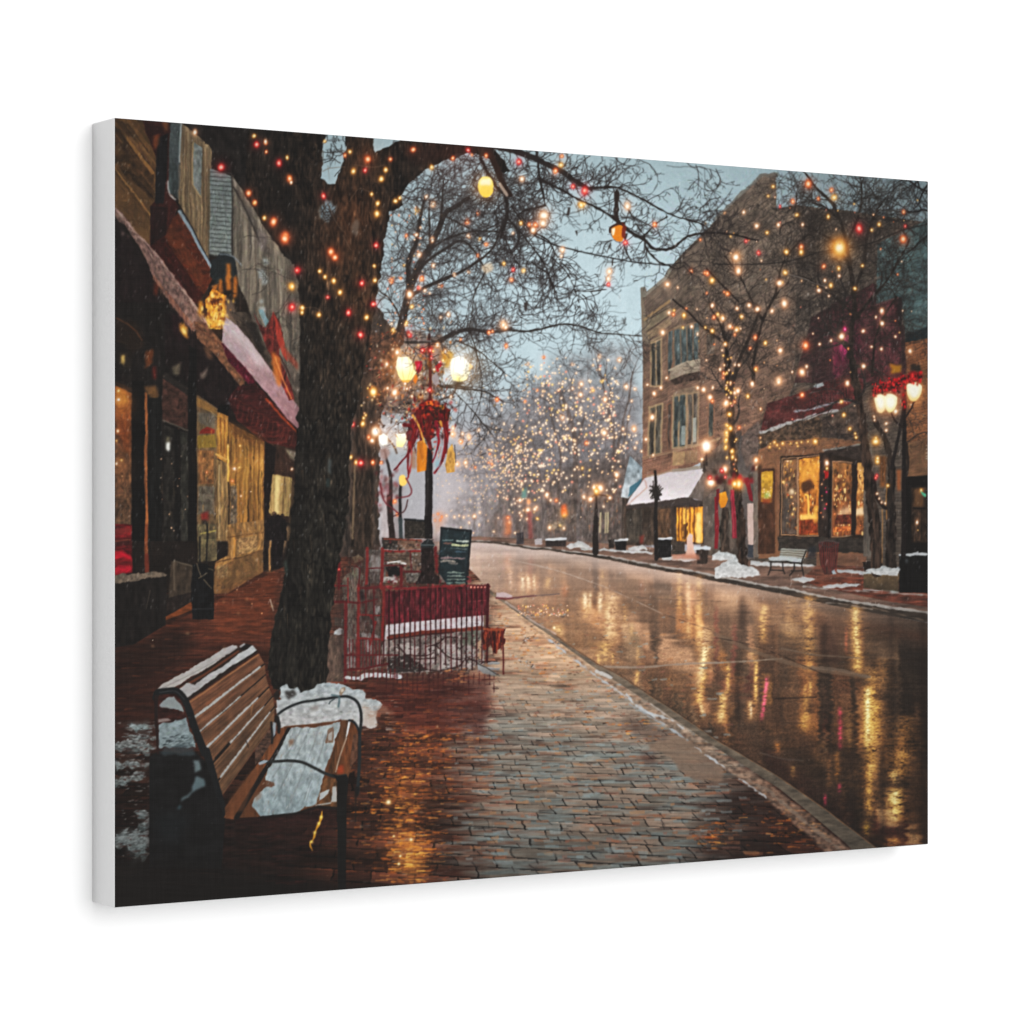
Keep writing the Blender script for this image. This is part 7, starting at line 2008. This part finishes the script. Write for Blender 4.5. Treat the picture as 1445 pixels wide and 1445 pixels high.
    # dark left flank, lit ridge lines, pale snow blown against the bark
    fill([(352, 165), (405, 165), (420, 380), (435, 420), (438, 640), (425, 780), (402, 960), (380, 960), (388, 870), (409, 757), (424, 500), (400, 350)], (20, 18, 17), .4, soft=6)
    for k in range(330):
        t = r.random()
        y = 190 + t * 770
        xl = np.interp(y, [190, 330, 400, 520, 757, 960], [405, 395, 421, 424, 409, 380])
        xr = np.interp(y, [190, 330, 400, 520, 684, 780, 960], [528, 545, 534, 512, 494, 480, 461])
        x = r.uniform(xl + 4, xr - 3)
        stroke([(x, y), (x + r.uniform(-1.5, 1.5), y + r.uniform(5, 26))], r.uniform(.7, 1.8), .6, r.choice([(74, 60, 46), (20, 18, 16), (18, 15, 14), (96, 80, 62), (62, 46, 34), (16, 14, 13)]), r.uniform(.3, .7))
    for k in range(70):
        x, y = r.uniform(425, 500), r.uniform(450, 760)
        stroke([(x, y), (x + r.uniform(-1, 1), y + r.uniform(3, 8))], r.uniform(.7, 1.6), .6, (120, 118, 112), r.uniform(.25, .6))
    fill('F 285,930 310,950 305,1040 285,1020', (98, 108, 108), .6, soft=1)
    fill('F 270,1060 290,1060 285,1120 268,1110', (60, 80, 78), .7, soft=1)
    fill('B 430,720 460,670 480,690 470,780 430,770', (92, 88, 82), .7, soft=1)
    fill('J 0,240 20,220 35,290 15,340', (60, 74, 66), .6, soft=1)
    spots([(500, 300, 40, (90, 34, 8), .28), (470, 360, 40, (70, 30, 8), .25), (515, 420, 26, (90, 40, 10), .25), (520, 220, 26, (110, 46, 10), .28), (650, 215, 50, (90, 20, 8), .25)])
    # faint wires over the bark
    for s in ('B 240,490 340,700 390,760', 'B 540,500 570,540 600,580', 'B 420,560 480,480 550,500', 'B 100,1240 200,1240 250,1270', 'B 450,330 560,345 640,330', 'B 380,780 430,870', 'B 250,370 300,350 390,340'):
        stroke(s, 1.2, 1, (104, 82, 66), .6, curve=True)
    lights('B', 'y 420,245,2 445,370,2 625,415,1.8 650,360,1.4 560,515,1.5 600,575,1.5 598,640,1.9 230,1005,1.6 265,1040,1.6 320,1065,1.6 360,1140,1.7 118,1240,1.8 118,1270,1.3 225,1285,1.6 578,1065,2.2 530,1300,1.9 580,970,1.8 50,1100,2 715,560,1.5 740,540,1.2 35,410,1.6 945,345,1.6 265,180,1 r 255,525,2.6 520,365,2.3 590,840,2.3 413,1268,2.2 495,1080,1.8 280,1170,1.7 570,1215,1.8 490,1410,2.3 90,1000,1.8 50,1238,1.9 1180,235,2.4 o 535,295,2.8 825,230,2.1 15,780,2.8 1080,285,1.9 300,880,2.8 325,915,2.2 680,295,1.4 1290,270,1.4 1200,265,1.3 390,265,1.2', 1.45)
    lights('A', 'r 1180,290,1.7 1325,410,2.2 960,435,2.2 1410,1325,1.9 1440,1090,1.6 o 1130,598,2.4 1290,782,2.2 1365,890,3 1245,335,1.4 1390,505,2.2 1240,280,1.2 1170,660,1.3 y 1230,760,1.2 1165,665,1 1410,1190,2.2 1380,370,1.2 1165,235,1.3 c 790,210,1.6 1400,530,1 1240,270,1', 1.7)
    lights('C', 'c 165,325,2.4 300,560,3.2 295,610,2 235,655,2 720,920,3 715,965,1.8 45,1260,2 420,780,1.6 415,820,1 110,675,1.1 835,500,2 60,1275,1.4 y 540,495,2.6 160,610,1.6 50,870,1 175,910,1.3 415,240,1.6 560,490,1.2 r 565,400,2.6 490,375,1.8 145,215,1.8 715,1000,1.2 825,735,1.6 110,905,1.2 o 420,185,1.6 380,275,1.6 1010,620,1.9 1300,715,1.2 100,970,1.2 210,620,1.3 250,620,1.5 65,1390,1.2 c 1090,998,1.4', 1.6)
    # paper globe and amber pod
    spots([(*pts('B 1285,470')[0], 17, (240, 130, 30), .45)])
    fill('B 1238,470 1255,415 1285,402 1320,415 1338,460 1328,515 1290,538 1255,520', (250, 216, 110), 1, c2=(246, 196, 78), curve=True)
    fill('B 1255,420 1320,415 1325,455 1250,460', (255, 248, 214), .75, soft=1)
    fill('C 735,650 770,620 810,640 808,720 770,725 742,700', (214, 124, 26), 1, curve=True)
    fill('C 735,650 755,640 750,690 740,690', (246, 226, 196), .9)
    stroke('C 725,670 730,640 775,615 810,610', 3, 4, (64, 34, 24), .95, curve=True)
    fill('C 800,600 825,640 820,720 800,700', (120, 34, 18), .9, rough=1)
    stroke('C 770,420 765,540 780,600', 7, 5, (50, 36, 32), .95, curve=True, rough=1)
    for s in ('C 180,1115 205,1115 200,1160 185,1175', 'C 450,510 470,505 465,560 445,560', 'C 505,650 520,650 515,690'):
        fill(s, (60, 50, 48), .9, rough=1)
    fill('C 790,150 800,150 830,160 820,190', (90, 84, 84), .5)


def paint_air():
    r = random.Random(101)
    # falling snow: short soft dashes, faint over the sky, plainer over the dark
    for k in range(3000):
        x, y = r.uniform(162, 1312), r.uniform(165, 860)
        L = r.uniform(1.5, 5)
        stroke([(x, y), (x + L * r.uniform(-.45, -.1), y + L)], r.uniform(.6, 1.3), .6, (206, 206, 204), r.uniform(.08, .42), soft=.7)
    for k in range(60):
        x, y = r.uniform(380, 1290), r.uniform(240, 800)
        L = r.uniform(4, 8)
        stroke([(x, y), (x + L * r.uniform(-.4, .1), y + L)], r.uniform(1, 1.8), .8, (206, 206, 204), r.uniform(.15, .4), soft=.9)
    for k in range(400):
        x, y = r.uniform(162, 1312), r.uniform(800, 1240)
        spots([(x, y, r.uniform(.5, .9), (150, 150, 148), r.uniform(.08, .3))])


def finish():
    g = IMG
    # the brush never ran quite true: a slight wander of every edge
    Y, X = np.mgrid[0:PH, 0:PW].astype(np.float32)
    amp = np.clip((930 - OY - Y) / 120, .35, 1)
    dx = ((noise(X, Y, 5, 5, 56) - .5) * .8 + (noise(X, Y, 24, 24, 57) - .5) * 1.8) * amp
    dy = ((noise(X, Y, 5, 5, 46) - .5) * .8 + (noise(X, Y, 24, 24, 47) - .5) * 1.8) * amp
    sx, sy = np.clip(X + dx, 0, PW - 1.01), np.clip(Y + dy, 0, PH - 1.01)
    xi, yi = sx.astype(int), sy.astype(int)
    xi1, yi1 = np.minimum(xi + 1, PW - 1), np.minimum(yi + 1, PH - 1)
    fx, fy = (sx - xi)[..., None], (sy - yi)[..., None]
    g[:] = (g[yi, xi] * (1 - fx) + g[yi, xi1] * fx) * (1 - fy) + (g[yi1, xi] * (1 - fx) + g[yi1, xi1] * fx) * fy
    # lens softness, print grain, muted print black
    s = blur(g, 1)
    g[:] = np.clip(g * .85 + s * .15, 0, 1)
    bloom = blur(np.clip(g - .62, 0, 1), 6) * np.array((1, .72, .5), np.float32)
    g[:] = 1 - (1 - g) * (1 - np.clip(bloom * .45, 0, 1))
    g[:] = np.clip(g + .35 * (g - blur(g, 2)), 0, 1)
    Y, X = np.mgrid[0:PH, 0:PW].astype(np.float32)
    n = (noise(X, Y, 1.3, 1.3, 60) - .5) * .6 + (noise(X, Y, 3.1, 3.1, 61) - .5) * .5 + (fbm(X, Y, 14, 14, 62, 3) - .5) * .5
    g *= (1 + .075 * n)[..., None]
    lum = g.mean(-1, keepdims=True)
    g[:] = lum + (g - lum) * (.66 + .26 * np.clip(lum / .45, 0, 1))
    g[:] = np.clip(g - .035 * np.sin(2 * np.pi * np.clip(g, 0, 1)), 0, 1)
    Y, X = np.mgrid[0:PH, 0:PW].astype(np.float32)
    ex, ey = np.abs(X + OX - 740) / 600, np.abs(Y + OY - 690) / 560
    g *= (1.06 - .20 * np.clip(ex ** 3 + .8 * ey ** 3, 0, 1.2))[..., None]
    np.clip(g, 0, 1, out=g)
    g[:] = np.sqrt(np.clip(g, 0, 1) ** 2 + np.array((.104, .100, .097), np.float32) ** 2)
    # canvas weave taken up by the ink
    wv = np.sin(X * 2 * np.pi / 2.62) * .5 + np.sin(Y * 2 * np.pi / 2.62) * .5
    slub = noise(X, Y, 30, 2.0, 63) + noise(X, Y, 2.0, 30, 58) - 1
    g += ((.015 * wv + .012 * slub) * (1 - .5 * lum[..., 0]))[..., None]
    np.clip(g, 0, 1, out=g)


def scumble_right():
    scumble(905, 240, 1320, 700, 15000, .6, 1.5, 6, .8, .55, 3)
    scumble(1060, 560, 1320, 850, 5000, .6, 1.5, 5, .8, .5, 4)
    scumble(650, 690, 1060, 800, 4200, .65, 1.4, 5, .8, .5, 5)


def scumble_left():
    scumble(150, 150, 430, 470, 6500, .55, 1.55, 9, .9, .6, 6)
    scumble(150, 440, 430, 900, 9000, .5, 1.7, 8, .9, .6, 7)


def scumble_ground():
    scumble(150, 860, 640, 1295, 5000, .55, 1.5, 5, .9, .5, 8, flow=0.0)
    scumble(640, 840, 1010, 1295, 2600, .7, 1.3, 6, .8, .4, 11, flow=0.0)
    scumble(470, 740, 720, 1000, 3000, .55, 1.6, 5, .9, .5, 9)


def scumble_bench():
    scumble(210, 900, 520, 1160, 4200, .8, 1.15, 7, .9, .45, 10)


STEPS = ['paint_sky_and_far', 'paint_mid_lights', 'paint_right_block', 'paint_right_shop', 'paint_far_walk', 'scumble_right', 'paint_right_trees', 'paint_road', 'paint_mid_left', 'paint_left_shops', 'scumble_left', 'paint_pavement', 'paint_left_walk', 'paint_left_base', 'paint_railing', 'scumble_ground', 'paint_lamp', 'paint_big_tree', 'paint_bench', 'scumble_bench', 'paint_air', 'finish']


# ------------------------------------------------------------------ the scene
import bpy
import bmesh
from mathutils import Vector

for _step in STEPS:
    globals()[_step]()

SC = bpy.context.scene
C = SC.collection
H = 0.4572                      # an 18 x 24 inch gallery-wrapped canvas
W = 0.6096
T = 0.0318
F = 4103.0                      # focal length in photo pixels (photo is 1445 across)

# where the two upright front edges sit as seen by the camera (camera frame, metres)
PL = np.array([(161.5 - 722.5) * H / 1116.5, F * H / 1116.5])
PR = np.array([(1310.5 - 722.5) * H / 936.5, F * H / 936.5])
EX = (PR - PL) / np.linalg.norm(PR - PL)
EY = np.array([-EX[1], EX[0]])
MID = (PL + PR) / 2
CAM = np.array([-(MID @ EX), -(MID @ EY)])
W = float(np.linalg.norm(PR - PL))


def new_mat(name):
    m = bpy.data.materials.new(name)
    m.use_nodes = True
    return m, m.node_tree, m.node_tree.nodes['Principled BSDF']


def weave_bump(nt, bsdf, strength, threads=620.0):
    """plain-weave relief of the cloth: two crossed sets of threads"""
    tc = nt.nodes.new('ShaderNodeTexCoord')
    hs = []
    for d in ('X', 'Z'):
        w = nt.nodes.new('ShaderNodeTexWave')
        w.wave_type = 'BANDS'
        w.bands_direction = d
        w.inputs['Scale'].default_value = threads / 6.2832 * 2
        w.inputs['Distortion'].default_value = .6
        w.inputs['Detail Scale'].default_value = .5
        nt.links.new(tc.outputs['Object'], w.inputs['Vector'])
        hs.append(w.outputs['Fac'])
    mx = nt.nodes.new('ShaderNodeMath')
    mx.operation = 'MAXIMUM'
    nt.links.new(hs[0], mx.inputs[0])
    nt.links.new(hs[1], mx.inputs[1])
    b = nt.nodes.new('ShaderNodeBump')
    b.inputs['Strength'].default_value = strength
    b.inputs['Distance'].default_value = .0003
    nt.links.new(mx.outputs[0], b.inputs['Height'])
    nt.links.new(b.outputs['Normal'], bsdf.inputs['Normal'])


# ---- materials
M_WALL, nt, b = new_mat('white_wall_paint')
nz = nt.nodes.new('ShaderNodeTexNoise')
nz.inputs['Scale'].default_value = 3.0
rp = nt.nodes.new('ShaderNodeValToRGB')
rp.color_ramp.elements[0].color = (.86, .86, .86, 1)
rp.color_ramp.elements[1].color = (.88, .88, .88, 1)
nt.links.new(nz.outputs['Fac'], rp.inputs['Fac'])
nt.links.new(rp.outputs['Color'], b.inputs['Base Color'])
b.inputs['Roughness'].default_value = .95
b.inputs['Specular IOR Level'].default_value = .05

M_WRAP, nt, b = new_mat('bare_white_canvas')
b.inputs['Base Color'].default_value = (.68, .68, .68, 1)
b.inputs['Roughness'].default_value = .9
b.inputs['Specular IOR Level'].default_value = .1
weave_bump(nt, b, .06)

M_INK, nt, b = new_mat('ink_on_canvas')
at = nt.nodes.new('ShaderNodeAttribute')
at.attribute_name = 'ink'
nt.links.new(at.outputs['Color'], b.inputs['Base Color'])
b.inputs['Roughness'].default_value = .85
b.inputs['Specular IOR Level'].default_value = .06
weave_bump(nt, b, .10)


def obj_from_bm(name, bm, mat, parent=None):
    me = bpy.data.meshes.new(name)
    bm.to_mesh(me)
    bm.free()
    me.materials.append(mat)
    o = bpy.data.objects.new(name, me)
    C.objects.link(o)
    o.parent = parent
    return o


# ---- wall the canvas hangs on
bm = bmesh.new()
q = [bm.verts.new(v) for v in ((-6, T - .0003, -4), (6, T - .0003, -4), (6, T - .0003, 4), (-6, T - .0003, 4))]
bm.faces.new(q)
wall = obj_from_bm('wall', bm, M_WALL)
wall['kind'] = 'structure'
wall['label'] = 'plain white wall behind the canvas'

# ---- the canvas: wrapped body, printed front
canvas = bpy.data.objects.new('canvas_print', None)
C.objects.link(canvas)
canvas.empty_display_size = .1
canvas['label'] = 'wrapped canvas print of a snowy lamplit main street with a wooden bench'
canvas['category'] = 'canvas print'

bm = bmesh.new()
bmesh.ops.create_cube(bm, size=1)
bmesh.ops.scale(bm, vec=(W, T - .0006, H), verts=bm.verts)
bmesh.ops.translate(bm, vec=(0, (T + .0006) / 2, 0), verts=bm.verts)
bmesh.ops.bevel(bm, geom=[e for e in bm.edges if min(v.co.y for v in e.verts) < T / 2], offset=.0011, segments=4, profile=.5, affect='EDGES')
for f in bm.faces:
    f.smooth = True
body = obj_from_bm('canvas_wrap', bm, M_WRAP, canvas)
body['label'] = 'bare white sides of the wrapped canvas'

# printed front: a dense cloth sheet, its outer ring turned back over the edge
NX, NZ = 1320, 990
m_ = .0007
gx = np.concatenate([[-W / 2 + .0005], np.linspace(-W / 2 + m_, W / 2 - m_, NX - 2), [W / 2 - .0002]])
gz = np.concatenate([[-H / 2 + .0004], np.linspace(-H / 2 + m_, H / 2 - m_, NZ - 2), [H / 2 - .0002]])
GX, GZ = np.meshgrid(gx, gz)
GY = np.zeros_like(GX)
GY[0, :] = GY[-1, :] = .0011
GY[:, 0] = GY[:, -1] = .0011
# tiny slack of the stretched cloth
GY -= .0002 * np.cos(np.pi * GX / W) * np.cos(np.pi * GZ / H)
co = np.stack([GX, GY, GZ], -1).reshape(-1, 3).astype(np.float32)
idx = np.arange(NX * NZ).reshape(NZ, NX)
fc = np.stack([idx[:-1, :-1], idx[:-1, 1:], idx[1:, 1:], idx[1:, :-1]], -1).reshape(-1, 4).astype(np.int32)
me = bpy.data.meshes.new('printed_picture')
me.vertices.add(len(co))
me.vertices.foreach_set('co', co.ravel())
me.loops.add(fc.size)
me.loops.foreach_set('vertex_index', fc.ravel())
me.polygons.add(len(fc))
me.polygons.foreach_set('loop_start', np.arange(0, fc.size, 4, dtype=np.int32))
me.polygons.foreach_set('use_smooth', np.ones(len(fc), bool))
me.update(calc_edges=True)
# sketch-sheet position of each point of the sheet (the sketches were drawn in perspective)
cxx = MID[0] + GX * EX[0]
czz = MID[1] + GX * EX[1]
U = 722.5 + F * cxx / czz - OX - .5
V = 723.8 - F * GZ / czz - OY - .5
U = np.clip(U, 12.5, PW - 17.5)
V = np.clip(V, 11.0, PH - 3)
ui, vi = U.astype(int), V.astype(int)
fu, fv = (U - ui)[..., None], (V - vi)[..., None]
pic = (IMG[vi, ui] * (1 - fu) + IMG[vi, ui + 1] * fu) * (1 - fv) + (IMG[vi + 1, ui] * (1 - fu) + IMG[vi + 1, ui + 1] * fu) * fv
lin = np.where(pic <= .04045, pic / 12.92, ((pic + .055) / 1.055) ** 2.4) * INK
rgba = np.ones((NX * NZ, 4), np.float32)
rgba[:, :3] = np.clip(lin.reshape(-1, 3), 0, .95)
ca = me.color_attributes.new('ink', 'FLOAT_COLOR', 'POINT')
ca.data.foreach_set('color', rgba.ravel())
me.materials.append(M_INK)
pic_o = bpy.data.objects.new('printed_picture', me)
C.objects.link(pic_o)
pic_o.parent = canvas
pic_o['label'] = 'printed street scene on the canvas front'

# ---- studio light
world = bpy.data.worlds.new('World')
SC.world = world
world.use_nodes = True
world.node_tree.nodes['Background'].inputs['Color'].default_value = (1, 1, 1, 1)
world.node_tree.nodes['Background'].inputs['Strength'].default_value = AMB


def area(name, loc, target, size, power, size_y=None):
    l = bpy.data.lights.new(name, 'AREA')
    l.shape = 'RECTANGLE'
    l.size = size
    l.size_y = size_y or size
    l.energy = power
    o = bpy.data.objects.new(name, l)
    C.objects.link(o)
    o.location = loc
    o.rotation_euler = (Vector(target) - Vector(loc)).to_track_quat('-Z', 'Y').to_euler()
    return o


area('key_softbox', (.9, -3.4, 1.1), (0, 0, 0), 3.0, KEY)
area('fill_softbox', (-.2, -4.2, .6), (0, 0, 0), 3.0, FILL)

# ---- camera
cam = bpy.data.cameras.new('camera')
cam.sensor_width = 36
cam.lens = F / 1445 * 36
cam.shift_y = 1.3 / 1445
cam.clip_start = .05
cam.clip_end = 60
co_ = bpy.data.objects.new('camera', cam)
C.objects.link(co_)
co_.location = (CAM[0], CAM[1], 0)
co_.rotation_euler = (math.pi / 2, 0, -math.atan2(EX[1], EY[1]))
SC.camera = co_

SC.render.engine = 'CYCLES'
SC.render.resolution_x = SC.render.resolution_y = 1024
SC.cycles.use_denoising = True
SC.cycles.denoiser = 'OPENIMAGEDENOISE'
SC.cycles.denoising_input_passes = 'RGB_ALBEDO_NORMAL'
SC.cycles.denoising_prefilter = 'ACCURATE'
SC.view_settings.view_transform = 'Standard'
SC.view_settings.look = 'None'
SC.view_settings.exposure = 0
SC.view_settings.gamma = 1
